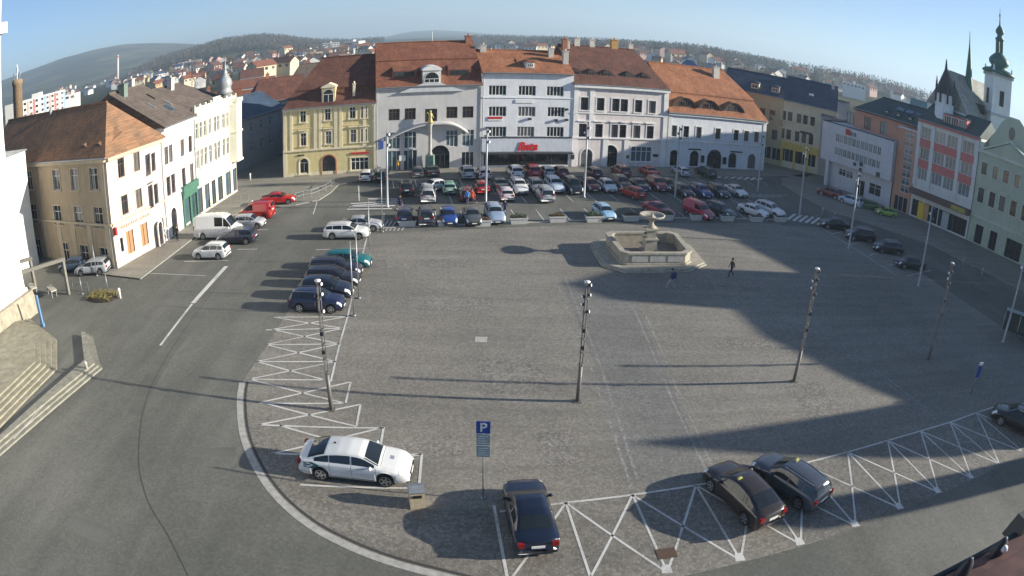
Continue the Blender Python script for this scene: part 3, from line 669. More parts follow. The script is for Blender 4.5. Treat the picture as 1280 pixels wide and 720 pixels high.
# curved canopy
g = MB(); cu = b.uz(530, 190)[0]; ca, cb = b.uz(487, 190)[0], b.uz(577, 190)[0]
for (xa, xb, za, zb, hh) in ((ca, cu + 2.0, 5.0, 5.6, 1.3), (cu + 2.0, cb + .8, 6.81, 5.3, .5)):
    n = 14; q = []
    for i in range(n + 1):
        t = i / n; q.append((xa + (xb - xa) * t, za + (zb - za) * t + hh * sin(pi * min(1, t * (.62 if xa == ca else 1)))))
    for (x0, z0), (x1, z1) in zip(q, q[1:]):
        if True:
            g.poly([(x0, -1.0, z0), (x1, -1.0, z1), (x1, 0, z1 + .2), (x0, 0, z0 + .2)]); g.poly([(x0, -1.0, z0 - .16), (x1, -1.0, z1 - .16), (x1, -1.0, z1), (x0, -1.0, z0)])
            g.poly([(x0, -1.0, z0 - .16), (x0, 0, z0 + .04), (x1, 0, z1 + .04), (x1, -1.0, z1 - .16)])
g.build('canopy', c_grey, b.root)
u, z = b.uz(477, 181); g = MB(); g.box(u - .3, u + .3, -.12, 0, z - .6, z + .6); g.build('wall_sign', mat('blue_sign', (.05, .10, .35), .5), b.root)
u, z = b.uz(503, 198); g = MB(); g.box(u - .45, u + .45, -.1, 0, z - .4, z + .4); g.build('poster', M_WHITE, b.root)
b.chimney(b.L - .7, 8.4, 16, 19.4, .9, 1.2, BRICK, R); b.downpipe(.2)
# white functionalist shop
c_bw = plaster('cool_white_plaster', (.76, .77, .79)); DG = glassmat('dark_shop_glass', (.012, .014, .018), .06, .5)
b = Bld('white_shoe_shop', 'plain white shop building with red script sign and orange tiled roof', 'shop building', N2, N3, 16, 14.0, c_bw)
for pts in (((622, 113), (659, 114), (694, 115)), ((622, 139), (658.5, 140), (695, 141)), ((622, 164), (657, 164.5), (694, 166))):
    b.row(pts, 2.5, 1.45, style='5', fm=M_WFRAME)
z1 = b.uz(655, 189)[1]; b.hole(.5, b.L - .4, .35, z1 - .1, style='5', fm=M_DMETAL, gm=DG, name='shop_window')
b.walls(); z0, zt = b.uz(655, 189)[1], b.uz(655, 171.5)[1]
g = MB(); g.box(.15, b.L - .15, -.45, 0, z0 + .05, zt); g.build('fascia', plaster('fascia_grey', (.58, .61, .66)), b.root)
g = MB(); g.box(0.05, b.L - .05, -1.5, 0, z0 - .15, z0 + .05); g.box(0.05, b.L - .05, -.55, 0, zt, zt + .1); g.build('ledge', M_DMETAL, b.root)
RED = mat('sign_red', (.62, .02, .015), .4, var=0)
u, z = b.uz(658, 182.5); b.sign('Bata', u, z, 1.65, RED, .52, shear=.35, bold=.05); g = MB(); g.box(u - 1.4, u + .9, -.5, -.46, z - .86, z - .76); g.build('sign_underline', RED, b.root)
b.band('string_course', c_bw, b.uz(655, 123)[1], b.uz(655, 123)[1] + .1, .1)
for (px, py, w, h, mm) in ((655.5, 127, 2.6, .5, M_WHITE), (619, 147.5, 2.0, .35, sgn), (619, 150, 2.0, .2, M_WHITE)):
    u, z = b.uz(px, py); g = MB(); g.box(u - w / 2, u + w / 2, -.1, 0, z - h / 2, z + h / 2); g.build('wall_sign', mm, b.root)
for (px, py) in ((662, 148.7), (708, 137), (708, 150), (695, 150.5), (609.5, 160)):
    u, z = b.uz(px, py); g = MB(); g.box(u - .22, u + .22, -.3, 0, z - .16, z + .16); g.build('air_conditioner' if px < 700 else 'wall_lamp', M_DMETAL, b.root)
zr = b.uz(655, 74, 6.5)[1]; R = b.roof(T_ORANGE, 14.05, 17.2, 7)
b.dormer(b.uz(660.5, 92, 2)[0], 1.0, 14.7, 1.3, .85, M_WFRAME, T_ORANGE, back=2.5, style='3')
g = MB(); ux_ = b.uz(660.5, 92, 2)[0]; g.extr([(1.6, 14.7), (5.4, 15.1), (5.2, 16.3), (3.2, 15.75)], ux_ - 1.6, ux_ + 1.7); g.build('dormer_roof', T_ORANGE, R)
b.chimney(b.L - 2.2, 5.2, 15, 17.7, .8, .7, CHW, R); b.chimney(1.0, 6.4, 16, 17.9, .9, .6, CHW, R); b.chimney(b.L - .5, 3.2, 14.3, 17.4, .8, 1.0, CHW, R); b.downpipe(.2)
# pink-white building
c_pink = plaster('pinkish_plaster', (.68, .62, .59)); c_ptrim = plaster('pale_trim', (.76, .74, .72))
b = Bld('pink_bank_building', 'pale pink building with white window surrounds and dark brown roof with five eyebrow dormers', 'bank building', N3, N4, 17, 12.6, c_pink)
b.row(((730.5, 129.5), (750.5, 130.7), (769.5, 131.8), (780, 132.2), (797.8, 133.3), (815, 134.4)), 1.2, 1.95, style='2_t', fm=M_BFRAME, sm=c_ptrim)
b.row(((728.2, 163), (748.4, 163.5), (768.2, 165), (777.8, 165), (795.5, 166), (812.2, 166.7)), 1.2, 2.15, style='2_t_hood', fm=M_BFRAME, sm=c_ptrim)
b.row(((733, 199),), 1.8, 3.1, style='2_arch', fm=M_BFRAME, sm=c_ptrim)
u, z = b.uz(762, 198.5); b.hole(u - 1.2, u + 1.2, .12, 3.4, style='2_arch_door', fm=M_BFRAME, sm=c_ptrim, name='door', gm=DG)
u, z = b.uz(801, 199); b.hole(u - 1.75, u + 1.75, .9, 3.25, style='4_t', fm=M_WFRAME, sm=c_ptrim, gm=G_BLUE)
b.walls(); b.band('string_course', c_ptrim, 4.35, 4.6, .2); b.band('string_course', c_ptrim, 8.15, 8.35, .15); b.band('cornice', c_ptrim, 12.1, 12.6, .5)
g = MB()
for k in range(6): g.box(0.02, b.L - .02, -.035, 0, .5 + k * .62, 1.05 + k * .62) if False else None
b.pilasters(c_ptrim, (.45, 2.9 * 1.0, b.L - .5), 4.6, 12.1, .7, .12); b.pilasters(c_ptrim, (.5, b.L * .34, b.L * .56, b.L - .6), .1, 4.35, .8, .1)
for (px, py, mm, w, h) in ((715.5, 196, M_DARK, .5, .7), (819, 194.5, M_DARK, .8, .4), (784, 196, mat('bronze_plate', (.25, .2, .1), .4, .5), .5, .5)):
    u, z = b.uz(px, py); g = MB(); g.box(u - w / 2, u + w / 2, -.16, 0, z - h / 2, z + h / 2); g.build('wall_sign', mm, b.root)
R = b.roof(T_BROWN, 12.65, 18.4, 8, rx=(0, 2.6))
for i, px in enumerate((718, 737.5, 757, 784, 804)):
    u = b.uz(px, 104 + i * .8, 2.0)[0]; zz = 13.9
    g = MB(); w = (1.3, 1.3, 1.5, 1.3, 1.3)[i]; n = 10
    pr = [(u - w * 1.25 + 2.5 * w * k / n, zz + .95 * (0.5 - .5 * cos(2 * pi * k / n))) for k in range(n + 1)]
    a = [g.P((x, 1.55, z)) for x, z in pr]; c = [g.P((x, 4.6, z + .15)) for x, z in pr]; g.face(a)
    for k in range(n): g.face((a[k], c[k], c[k + 1], a[k + 1]))
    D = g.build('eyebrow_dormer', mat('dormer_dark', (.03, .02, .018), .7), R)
    f = link('window', window_mesh(w * .8, .55, '2', M_BFRAME, None), D, (u - w * .4, 1.36, zz + .05)); link('pane', pane_mesh(w * .8, .55, '2', GLASS), f)
for (u, y, z0, z1, w, m_) in ((.4, 6, 16, 19.3, .8, BRICK), (1.3, 7.4, 17, 19.0, .7, CHW), (b.L * .2, 8.2, 17.8, 19.6, .9, CHW), (b.L * .36, 8.2, 17.8, 19.5, .8, CHW), (b.L * .61, 8.2, 17.8, 19.8, 1.2, mat('ochre_chimney', (.45, .26, .1), .9)), (b.L * .8, 8.5, 17.6, 19.3, .8, CHW)):
    b.chimney(u, y, z0, z1, w, .7, m_, R)
# white-blue house, hip roof with break
c_blue = plaster('bluish_white_plaster', (.68, .70, .73)); 
b = Bld('white_arcaded_house', 'low white house with arched windows and steep orange roof with three eyebrow dormers', 'house', N4, N5, 16, 9.0, c_blue)
b.row(((842.2, 163.3), (857.3, 164.4), (873, 166.2), (897, 167.8), (920, 169.5), (932.7, 170.4), (945.6, 171)), 1.05, 1.8, style='2_t', fm=M_BFRAME, sm=c_white)
b.row(((842.2, 195.6), (867.3, 198.2), (915, 201.5), (939, 202.7)), 1.75, 2.6, style='2_arch', fm=M_BFRAME, sm=c_blue)
u, z = b.uz(892.2, 202); b.hole(u - 1.5, u + 1.5, .12, 3.3, style='4_arch_door', fm=M_BFRAME, sm=c_blue, gm=DG, name='door')
b.walls(); b.band('string_course', c_white, 4.3, 4.5, .14); b.band('cornice', c_white, 8.6, 9.0, .4); b.pilasters(c_white, (.45, b.L - .5), .1, 8.6, .6, .08)
for (px, py, w) in ((877.5, 199, .6), (905, 201, .7)):
    u, z = b.uz(px, py); g = MB(); g.box(u - w / 2, u + w / 2, -.15, 0, z - .6, z + .6); g.build('notice_board', M_DARK, b.root)
for (px, py, w) in ((868, 187, 2.4), (892, 188.5, 1.2), (920, 190, 2.6)):
    u, z = b.uz(px, py); g = MB(); g.box(u - w / 2, u + w / 2, -.1, 0, z - .12, z + .12); g.build('shop_sign', M_BFRAME, b.root)
R = b.roof(T_ORANGE, 9.05, 16.6, 7.6, rx=(0, 5.0), mid=(2.3, 12.1, 0, 2.0))
for i, (px, py) in enumerate(((855.5, 131), (885.5, 132), (916.7, 136.7))):
    u = b.uz(px, py, .4)[0]; zz = 10.0; g = MB(); n = 12; w = 4.3
    pr = [(u - w / 2 + w * k / n, zz + 1.35 * sin(pi * k / n) ** .8) for k in range(n + 1)]
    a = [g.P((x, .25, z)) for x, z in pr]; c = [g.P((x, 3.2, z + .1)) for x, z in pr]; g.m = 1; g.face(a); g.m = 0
    for k in range(n): g.face((a[k], c[k], c[k + 1], a[k + 1]))
    pr2 = [(u - w / 2 - .15 + (w + .3) * k / n, zz + 1.55 * sin(pi * k / n) ** .8) for k in range(n + 1)]
    a2 = [g.P((x, -.05, z)) for x, z in pr2]; c2 = [g.P((x, 3.6, z + .2)) for x, z in pr2]
    for k in range(n): g.face((a2[k], c2[k], c2[k + 1], a2[k + 1])); g.face((a2[k], a2[k + 1], a[k + 1], a[k]))
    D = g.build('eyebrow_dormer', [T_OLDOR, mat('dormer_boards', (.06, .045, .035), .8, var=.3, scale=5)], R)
    for q in (-1, 0): f = link('window', window_mesh(.9, .8, '2', M_BFRAME, None), D, (u + q * 1.0, .08, zz + .12)); link('pane', pane_mesh(.9, .8, '2', GLASS), f)
b.chimney(b.L * .62, 5.9, 14.5, 17.1, 1.2, .7, CHW, R)
# ===== west side
c_tan = plaster('tan_plaster', (.47, .37, .25), streak=.45); c_tantrim = plaster('tan_trim', (.55, .46, .33)); c_peach = plaster('peach_plaster', (.66, .52, .42))
C = G(147, 337); us = Vector((cos(radians(-12.6)), sin(radians(-12.6)), 0)); A0 = C - us * 30
b = Bld('tan_corner_house', 'tan corner house with orange brown hipped tile roof and two tall wooden doors', 'house', A0, C, 9.2, 11.7, c_tan); b.sm['right'] = plaster('peach_white_front', (.74, .64, .55), streak=.12)
b.row(((21, 230), (37.5, 228), (70.7, 224.5), (93, 222), (116.7, 220)), 1.6, 2.3, style='2_t', fm=M_WFRAME, sm=c_tantrim)
b.row(((25.7, 271), (43, 269), (72.5, 268.7), (98, 267.5), (122.5, 266.7)), 1.75, 2.2, style='2_t', fm=M_WFRAME, sm=c_tantrim)
b.row(((32, 315), (50, 320), (82.5, 318), (106, 317), (130, 315)), 1.7, 2.7, style='2_t', fm=M_WFRAME, sm=c_tantrim)
b.row(((150.7, 210.7), (170, 200.7)), 1.05, 2.0, side='right', style='2_t', fm=M_BFRAME, sm=c_peach)
b.row(((155.5, 258), (172.7, 245.5)), 1.05, 2.0, side='right', style='2_t', fm=M_BFRAME, sm=c_peach)
M_OAK = mat('oak_door', (.40, .20, .09), .6, var=.2, scale=4)
for (px, py, w) in ((164, 312, 1.25), (181, 299, 1.25)):
    u, z = b.vz(px, py); b.hole(u - w / 2, u + w / 2, .15, 3.3, style='2_door', side='right', fm=M_BFRAME, gm=M_OAK, name='door')
u, z = b.vz(153.5, 316); b.hole(u - .25, u + .25, 1.5, 3.0, style='1', side='right', fm=M_DMETAL)
b.walls(('front', 'right'))
for sd in ('front', 'right'):
    b.band('string_course', c_tantrim, 4.55, 4.8, .2, sd); b.band('cornice', c_tantrim, 11.2, 11.7, .4, sd)
b.band('ground_floor_facing', plaster('peach_white', (.74, .62, .54)), .0, .9, .03, 'right')
for k in (9.7, 13.5, 17.2, 20.5, 24.0, 27.6): b.pilasters(c_tantrim, (k + 1.4,), 0.1, 4.5, .9, .07)
u, z = b.vz(167, 283); LETT = mat('sign_brown', (.42, .17, .10), .6, var=0)
g = MB(); X, L = b.T('right'); g.X = X; g.box(1.1, 6.4, -.05, 0, 3.75, 4.3); g.m = 1
for k in range(17):
    if k != 10: g.box(1.25 + k * .3, 1.42 + k * .3, -.08, -.05, 3.84, 4.2 - .05 * (k % 3))
g.build('shop_sign', [plaster('peach_board', (.72, .6, .5)), LETT], b.root)
g = MB(); X, L = b.T('right'); g.X = X; g.box(.1, .35, -.5, 0, 3.6, 4.4); g.build('bracket_sign', sgn, b.root)
R = b.roof(T_OLDOR, 11.75, 16.9, 4.6, rx=(0, 5.4), over=.5, sides=.5)
for (px, py) in ((22, 198), (100, 186), (118, 184)):
    u = b.uz(px, py)[0]; g = MB(); n = 10; zz = 12.5
    pr = [(u - 1.3 + 2.6 * k / n, zz + .55 * (0.5 - .5 * cos(2 * pi * k / n))) for k in range(n + 1)]
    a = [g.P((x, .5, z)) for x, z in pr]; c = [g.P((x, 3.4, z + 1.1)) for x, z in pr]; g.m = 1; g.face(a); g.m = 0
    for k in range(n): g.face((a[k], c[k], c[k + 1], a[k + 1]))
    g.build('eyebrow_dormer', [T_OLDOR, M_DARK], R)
b.chimney(b.uz(65, 150, 4.5)[0], 4.4, 16.3, 17.1, .3, .3, M_METAL, R); b.downpipe(b.uz(50, 250)[0]); b.downpipe(b.L - .4)
b.downpipe(b.depth - .1, 'right')
c_w2 = plaster('bright_white_plaster', (.74, .72, .69), streak=.1)
W1 = b.A + b.u * b.L + b.n * 9.25; W2 = G(248, 272); W3 = G(297, 240)
b = Bld('white_row_house', 'bright white row house with brown windows, arched shop doors and a green shopfront', 'house', W1, W2, 18, 12.7, c_w2)
b.row(((191, 204), (207, 193), (212.5, 191.5), (227, 184.5), (237, 179.5)), 1.0, 2.0, style='2_t', fm=M_BFRAME, sm=c_w2)
b.row(((194.5, 244), (210, 233), (216, 230), (229, 220), (239, 214)), 1.05, 2.2, style='2_t_hood', fm=M_BFRAME, sm=c_w2)
c_grn = mat('green_shopfront', (.06, .16, .11), .6, var=.2)
for (px, py, w, h) in ((200, 287, 1.0, 2.6), (217, 272, 1.5, 3.1), (207, 281, .7, 1.2)):
    u, z = b.uz(px, py); b.hole(u - w / 2, u + w / 2, .15 if h > 2 else 1.6, .15 + h if h > 2 else 1.6 + h, style='2_arch_door' if h > 2 else '1', fm=M_BFRAME, sm=c_w2, name='door' if h > 2 else 'window')
u0 = b.uz(228, 262)[0]; b.hole(u0 + .3, u0 + 1.9, .3, 3.4, style='2', fm=c_grn, gm=G_BLUE, name='shop_window'); b.hole(u0 + 2.3, u0 + 3.9, .3, 3.4, style='2', fm=c_grn, gm=G_BLUE, name='shop_window')
b.walls(); b.band('string_course', c_w2, 4.5, 4.7, .18); b.band('cornice', c_w2, 12.3, 12.7, .4)
g = MB(); g.box(u0, u0 + .3, -.25, 0, .13, 4.3); g.box(u0 + 1.9, u0 + 2.3, -.25, 0, .13, 4.3); g.box(u0 + 3.9, u0 + 4.2, -.25, 0, .13, 4.3); g.box(u0 - .1, u0 + 4.3, -.5, 0, 4.0, 4.95); g.box(u0, u0 + 4.2, -.3, 0, 3.4, 4.0)
g.build('shopfront', c_grn, b.root)
R = b.roof(T_GREY, 12.75, 17.6, 8, over=.5, sides=.0)
for (u, y, mm) in ((3.5, 3.0, TIN), (5.5, 1.6, G_BLUE), (6.1, 1.6, G_BLUE), (7.2, 2.6, TIN), (6.0, 4.6, M_DARK)):
    zz = 12.75 + (17.6 - 12.75) * (y + .5) / 8.5; g = MB(); k = (17.6 - 12.75) / 8.5
    g.poly([(u, y, zz + .06), (u + .45, y, zz + .06), (u + .45, y + 1.3, zz + .06 + 1.3 * k), (u, y + 1.3, zz + .06 + 1.3 * k)]); g.poly([(u, y, zz), (u + .45, y, zz), (u + .45, y, zz + .06), (u, y, zz + .06)])
    g.build('skylight', mm, R)
b.chimney(2.0, 7.0, 16.5, 18.3, .9, .9, mat('green_grey_chimney', (.16, .2, .17), .9), R); b.chimney(7.0, 9.0, 16.5, 18.6, .7, .7, CHW, R); b.downpipe(b.L - .1)
c_orn = plaster('ornate_cream', (.70, .68, .55)); 
b = Bld('ornate_turret_house', 'ornate cream house with closely spaced tall windows, a parapet and small grey onion turret', 'house', W2, W3, 17, 12.9, c_orn)
ups = [b.L * t for t in (.055, .145, .24, .35, .47, .55, .68, .78)]
for (z0, h, st) in ((9.6, 2.0, '2_t'), (5.9, 2.3, '2_t_hood')):
    for u in ups: b.hole(u - .42, u + .42, z0, z0 + h, style=st, fm=M_WFRAME, sm=c_orn)
for u, w in ((.9, 1.3), (2.9, 1.4), (4.8, 1.2), (6.8, 1.5), (9.3, 1.7), (11.4, 1.2)): b.hole(u - w / 2, u + w / 2, .35, 3.5, style='2_t', fm=M_BFRAME, gm=G_BLUE, name='shop_window')
b.walls()
b.band('string_course', c_orn, 4.3, 4.65, .3); b.band('string_course', c_orn, 8.6, 8.8, .2); b.band('cornice', c_orn, 12.5, 12.95, .5)
g = MB(); g.box(0, b.L, -.1, .25, 12.95, 13.6)
for k in range(9): g.box(b.L * k / 8 - .2 if k else 0, b.L * k / 8 + .2 if k < 8 else b.L, -.16, .3, 12.95, 13.9)
g.extr([(-.15, 12.95), (.3, 12.95), (.3, 14.2), (-.15, 14.2)], b.L * .42, b.L * .6); g.build('parapet', c_orn, b.root)
g = MB(); uc = b.L - .9; g.prism([(uc - 1.2, -.02), (uc - .8, -1.1), (uc + .8, -1.1), (uc + 1.2, -.02)], 4.6, 13.2)
for k in range(3): g.prism([(uc - 1.35, 0.02), (uc - .9, -1.25), (uc + .9, -1.25), (uc + 1.35, 0.02)], (4.6, 8.6, 12.8)[k], (4.9, 8.85, 13.3)[k])
BW = g.build('oriel', c_orn, b.root)
for z0, h in ((5.9, 2.3), (9.6, 2.1)): f = link('window', window_mesh(.9, h, '2_t', M_WFRAME, None), BW, (uc - .45, -1.24, z0)); link('pane', pane_mesh(.9, h, '2_t', GLASS), f)
TUR = mat('turret_tin', (.30, .32, .32), .55, .2, .25, 3)
g = MB(); g.lathe([(1.0, 12.9), (1.0, 14.1), (1.25, 14.2), (1.0, 14.6), (.95, 15.0), (1.15, 15.5), (.95, 16.1), (.4, 16.8), (.15, 17.5), (.26, 17.8), (.1, 18.1), (.02, 19.4)], (b.L * .86, .9, 0), 14); g.build('turret', TUR, b.root)
R = b.roof(T_GREY, 12.95, 16.6, 8, over=.0, sides=.0, rx=(0, 3)); b.chimney(5, 7, 15.5, 17.6, .8, .8, CHW, R)
# side-street houses in shade
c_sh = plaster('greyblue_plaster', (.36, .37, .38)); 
def simple_house(name, label, A, B, depth, h, wall, roofm, zr, nw=4, nf=2, rx=(0, 0), hip=None, z0=1.4, fm=None, ch=1, style='2_t', over=.4, cat='house', grp=None, w=1.0, hh=1.5, sides=('front',), fl=3.2):
    b = Bld(name, label, cat, A, B, depth, h, wall, grp)
    for sd in sides:
        L = b.L if sd == 'front' else depth; n = nw if sd == 'front' else max(1, int(nw * depth / b.L))
        for f in range(nf):
            for k in range(n):
                u = L * (k + .5) / n; z = h - 1.0 - hh - (nf - 1 - f) * fl
                if z < .2: continue
                b.hole(u - w / 2 - (depth if sd == 'left' else 0), u + w / 2 - (depth if sd == 'left' else 0), z, z + hh, style=style, fm=fm, side=sd)
    b.walls(sides); R = b.roof(roofm, h + .03, zr, depth / 2, rx=rx, over=over)
    for k in range(ch): b.chimney(b.L * (.3 + .45 * k), depth / 2 + .6, zr - 1, zr + 1.0, .7, .6, CHW if k % 2 else BRICK, R)
    return b
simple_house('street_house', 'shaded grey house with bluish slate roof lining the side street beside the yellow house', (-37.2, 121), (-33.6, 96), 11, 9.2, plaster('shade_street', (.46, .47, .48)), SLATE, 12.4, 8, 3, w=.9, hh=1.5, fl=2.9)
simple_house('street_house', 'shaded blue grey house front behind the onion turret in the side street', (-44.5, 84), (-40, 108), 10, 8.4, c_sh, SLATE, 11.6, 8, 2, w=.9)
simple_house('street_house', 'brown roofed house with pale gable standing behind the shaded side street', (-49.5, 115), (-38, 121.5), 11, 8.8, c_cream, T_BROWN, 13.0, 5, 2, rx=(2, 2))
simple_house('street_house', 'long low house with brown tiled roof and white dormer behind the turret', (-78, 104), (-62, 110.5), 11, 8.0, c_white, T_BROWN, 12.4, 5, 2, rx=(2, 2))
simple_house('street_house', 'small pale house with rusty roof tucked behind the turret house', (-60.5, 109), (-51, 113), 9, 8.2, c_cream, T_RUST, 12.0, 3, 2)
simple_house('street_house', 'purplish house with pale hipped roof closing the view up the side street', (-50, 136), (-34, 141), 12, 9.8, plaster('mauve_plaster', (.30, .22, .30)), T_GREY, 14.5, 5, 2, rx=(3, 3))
# town hall corner at the left edge
c_th = plaster('town_hall_white', (.78, .77, .74), streak=.08)
th = thing('town_hall', 'tall bright white town hall corner with sloping stone plinth filling the left edge', 'town hall', (0, 0, 0))
g = MB(); g.prism([(-44.5, 14), (-44.5, 39.6), (-62, 42), (-62, 14)], 2.2, 34); g.build('wall', c_th, th)
g = MB(); g.prism([(-43.4, 14), (-43.4, 40.3), (-62, 42.8), (-62, 14)], 0, 2.2, .03); g.build('plinth', M_STONE, th)
g = MB()
for z0, z1, o in ((13.3, 13.7, .35), (13.7, 14.1, .65), (2.2, 2.5, .18), (26.0, 27.0, .5)): g.prism([(-44.5 + o, 14), (-44.5 + o, 39.6 + o), (-62, 42 + o), (-62, 14)], z0, z1)
g.box(-44.5, -44.25, 36.6, 39.2, 2.5, 13.3); g.box(-44.5, -44.25, 32.0, 33.0, 2.5, 13.3); g.build('cornice', c_th, th)
for k, (y, z) in enumerate(((34.2, 4.2), (34.2, 9.2), (29, 4.2), (29, 9.2))):
    f = link('window', window_mesh(1.3, 2.6, '2_t', M_WFRAME, c_th), th, (-44.3, y, z), pi / 2); link('pane', pane_mesh(1.3, 2.6, '2_t', GLASS), f)
simple_house('annex_building', 'low white annex with flat grey tin roof seen behind the town hall corner', (-66, 46.5), (-55.5, 45.6), 7, 13.6, c_th, TIN, 14.2, 2, 1, ch=0)
# steps in front of the town hall
st = MB(); n = 5
P_in = [G(0, 440), G(40, 432), G(72, 425)]
for k in range(5):
    o = .5 * k; zt = .16 * (k + 1)
    st.prism([(-43.3, 14), (-32.8 - o, 14), (-33.0 - o, 30.8 - o * .3), (-36.4 - o * .6, 35.0 - o), (-43.3, 38.2 - o)], zt - .16 if k else 0, zt)
tag(st.build('stone_steps', mat('worn_stone', (.27, .25, .185), .9, var=.3, scale=1.5, bump=.2, streak=.3)), 'broad flight of five yellowish stone steps below the town hall wall', 'steps')
st = MB()
for k in range(3):
    o = .42 * k; st.prism([(-31.9 - .0 + o, 19), (-31.5 + o, 19), (-29.3 + o * .9, 31.9), (-29.9 + o * .7, 32.6), (-33.6 + o, 36.4), (-34.1 + o, 36.3), (-30.6 + o * .6, 32.1)], 0, .42 - k * .14)
tag(st.build('kerb_steps', mat('pale_granite2', (.25, .24, .195), .85, var=.3, scale=2)), 'three narrow pale kerb steps edging the lane below the town hall steps', 'kerb')
# ===== north-east corner and east side
c_yg = plaster('ochre_grey_plaster', (.52, .46, .28)); c_crm2 = plaster('pale_yellow_plaster', (.68, .62, .44)); c_ylw = plaster('shop_yellow', (.62, .48, .12))
NEa, NEb = Vector((41.5, 116.5, 0)), Vector((58.2, 107.6, 0)); m1 = NEa + (NEb - NEa) * .42
b = Bld('ochre_corner_house', 'ochre grey house with blue slate roof directly beside the low arcaded white house', 'house', NEa - (NEb - NEa) * .25, m1, 15, 13.2, c_yg)
for pts in (((953, 141), (965.5, 144)), ((953, 165), (968, 169))): b.row(pts, 1.1, 1.9, style='2_t', fm=M_BFRAME, sm=c_yg)
b.row(((958, 190), (970, 193)), 1.8, 2.4, style='2', gm=DG); b.walls(); b.band('cornice', c_yg, 12.8, 13.2, .35); b.band('string_course', c_yg, 4.3, 4.5, .15)
R = b.roof(SLATE, 13.25, 17.0, 7.5, rx=(0, 0)); b.dormer(b.uz(955, 120)[0] - 2, 1.0, 13.9, 1.6, 1.1, c_yg, SLATE, style='2'); b.dormer(b.uz(968, 122)[0], 1.0, 13.9, 1.6, 1.1, plaster('pinkdormer', (.4, .25, .22)), SLATE, style='2')
b = Bld('cream_corner_house', 'cream house with yellow ground floor and blue slate roof at the far right corner', 'shop building', m1 + (NEb - NEa).normalized() * .03, NEb, 15, 13.0, c_crm2)
b.row(((980, 142), (988, 144.5), (999, 148.5), (1007, 150.5), (1016, 153)), .9, 1.7, style='2_t', fm=M_BFRAME, sm=c_crm2); b.row(((978, 164.5), (986, 167), (996.5, 170.5), (1005, 173.5), (1013.7, 176)), .9, 1.9, style='2_t', fm=M_BFRAME, sm=c_crm2)
b.row(((981, 192), (992, 195), (1003, 198), (1014, 201)), 1.9, 2.6, style='2', gm=DG, name='shop_window'); b.walls(); b.band('fascia', c_ylw, 3.7, 5.0, .3); b.band('cornice', c_crm2, 12.6, 13.0, .35)
b.pilasters(c_ylw, [b.L * k / 4 for k in (0.06, 1, 2, 3, 3.94)], .1, 3.7, .5, .12)
u, z = b.uz(1008, 166); g = MB(); g.box(u - 1.3, u + 1.3, -.1, 0, z - .2, z + .2); g.build('shop_sign', M_DMETAL, b.root)
R = b.roof(SLATE, 13.05, 17.6, 7.5, rx=(0, 0)); b.chimney(b.L * .9, 6.6, 16.6, 18.6, .6, .6, CHW, R)
u, z = b.uz(1014, 132, 2.5); g = MB(); g.box(u - .5, u + .5, 2.4, 3.0, 14.8, 15.2); g.build('skylight', M_LIGHTGLASS, R)
PGL = glassmat('pale_glass', (.12, .15, .17), .15, .6)
# white box office on a column
E0 = Vector((53.6, 101.4, 0)); E1 = Vector((61.2, 89.3, 0))
c_box = plaster('box_grey_white', (.58, .58, .60)); c_ofb = plaster('salmon_plaster', (.54, .27, .18))
b = Bld('bank_office_building', 'modern grey white box shaped office on a column, with red square bank sign', 'office building', E0, E1, 9, 9.8, c_box)
bx = MB(); ur, zb = b.uz(1105, 227.5, -1.2); zb = 4.0; zt = 9.9; L = b.L
e = Bld.__new__(Bld); 
b.h = 4.5
b.row(((1053, 215), (1062, 219)), 1.5, 1.2, style='2_t', fm=M_WFRAME)
u, z = b.uz(1094, 236); b.hole(u - 1.3, u + 1.3, 1.1, 3.1, style='2_t', fm=M_WFRAME); u, z = b.uz(1075, 235); b.hole(u - 1.0, u + 1.0, .13, 2.9, style='2_door', fm=M_WFRAME, gm=DG, name='door')
b.walls()
BX = Bld('x', '', '', E0 - Vector((b.u * 1.0).to_tuple()) - b.n * 1.3, E1 - b.n * 1.3 + b.u * .2, 9.5, 9.9, c_box); xr = BX.root; 
BX.root = b.root
# box raised: build in its own frame then move under the office
BX.holes['front'] = []; n = 11
ua = BX.uz(1044, 178)[0]; ub = BX.uz(1101, 200)[0]
for r_, (za, zh) in enumerate(((8.25, 1.5), (5.95, 1.4))):
    for k in range(n):
        w = (ub - ua) / n; BX.hole(ua + k * w + .08, ua + (k + 1) * w - .08, za, za + zh, style='2', fm=M_WFRAME, gm=PGL)
mbx = MB(); H = BX.holes['front']; us_ = sorted({0, BX.L, *[q for hh in H for q in hh[:2]]}); zs_ = sorted({4.6, 11.3, *[q for hh in H for q in hh[2:4]]})
for a, c in zip(us_, us_[1:]):
    for d0, d1 in zip(zs_, zs_[1:]):
        if any(hh[0] < (a + c) / 2 < hh[1] and hh[2] < (d0 + d1) / 2 < hh[3] for hh in H): continue
        mbx.poly([(a, 0, d0), (c, 0, d0), (c, 0, d1), (a, 0, d1)])
for (a, c, d0, d1, _) in H:
    D = .2; mbx.poly([(a, 0, d0), (a, 0, d1), (a, D, d1), (a, D, d0)]); mbx.poly([(c, 0, d0), (c, 0, d1), (c, D, d1), (c, D, d0)]); mbx.poly([(a, 0, d0), (c, 0, d0), (c, D, d0), (a, D, d0)]); mbx.poly([(a, 0, d1), (c, 0, d1), (c, D, d1), (a, D, d1)])
mbx.poly([(0, 0, 4.6), (BX.L, 0, 4.6), (BX.L, 9, 4.6), (0, 9, 4.6)]); mbx.poly([(0, 0, 11.3), (BX.L, 0, 11.3), (BX.L, 9, 11.3), (0, 9, 11.3)])
mbx.poly([(0, 0, 4.6), (0, 9, 4.6), (0, 9, 11.3), (0, 0, 11.3)]); mbx.poly([(BX.L, 0, 4.6), (BX.L, 9, 4.6), (BX.L, 9, 11.3), (BX.L, 0, 11.3)])
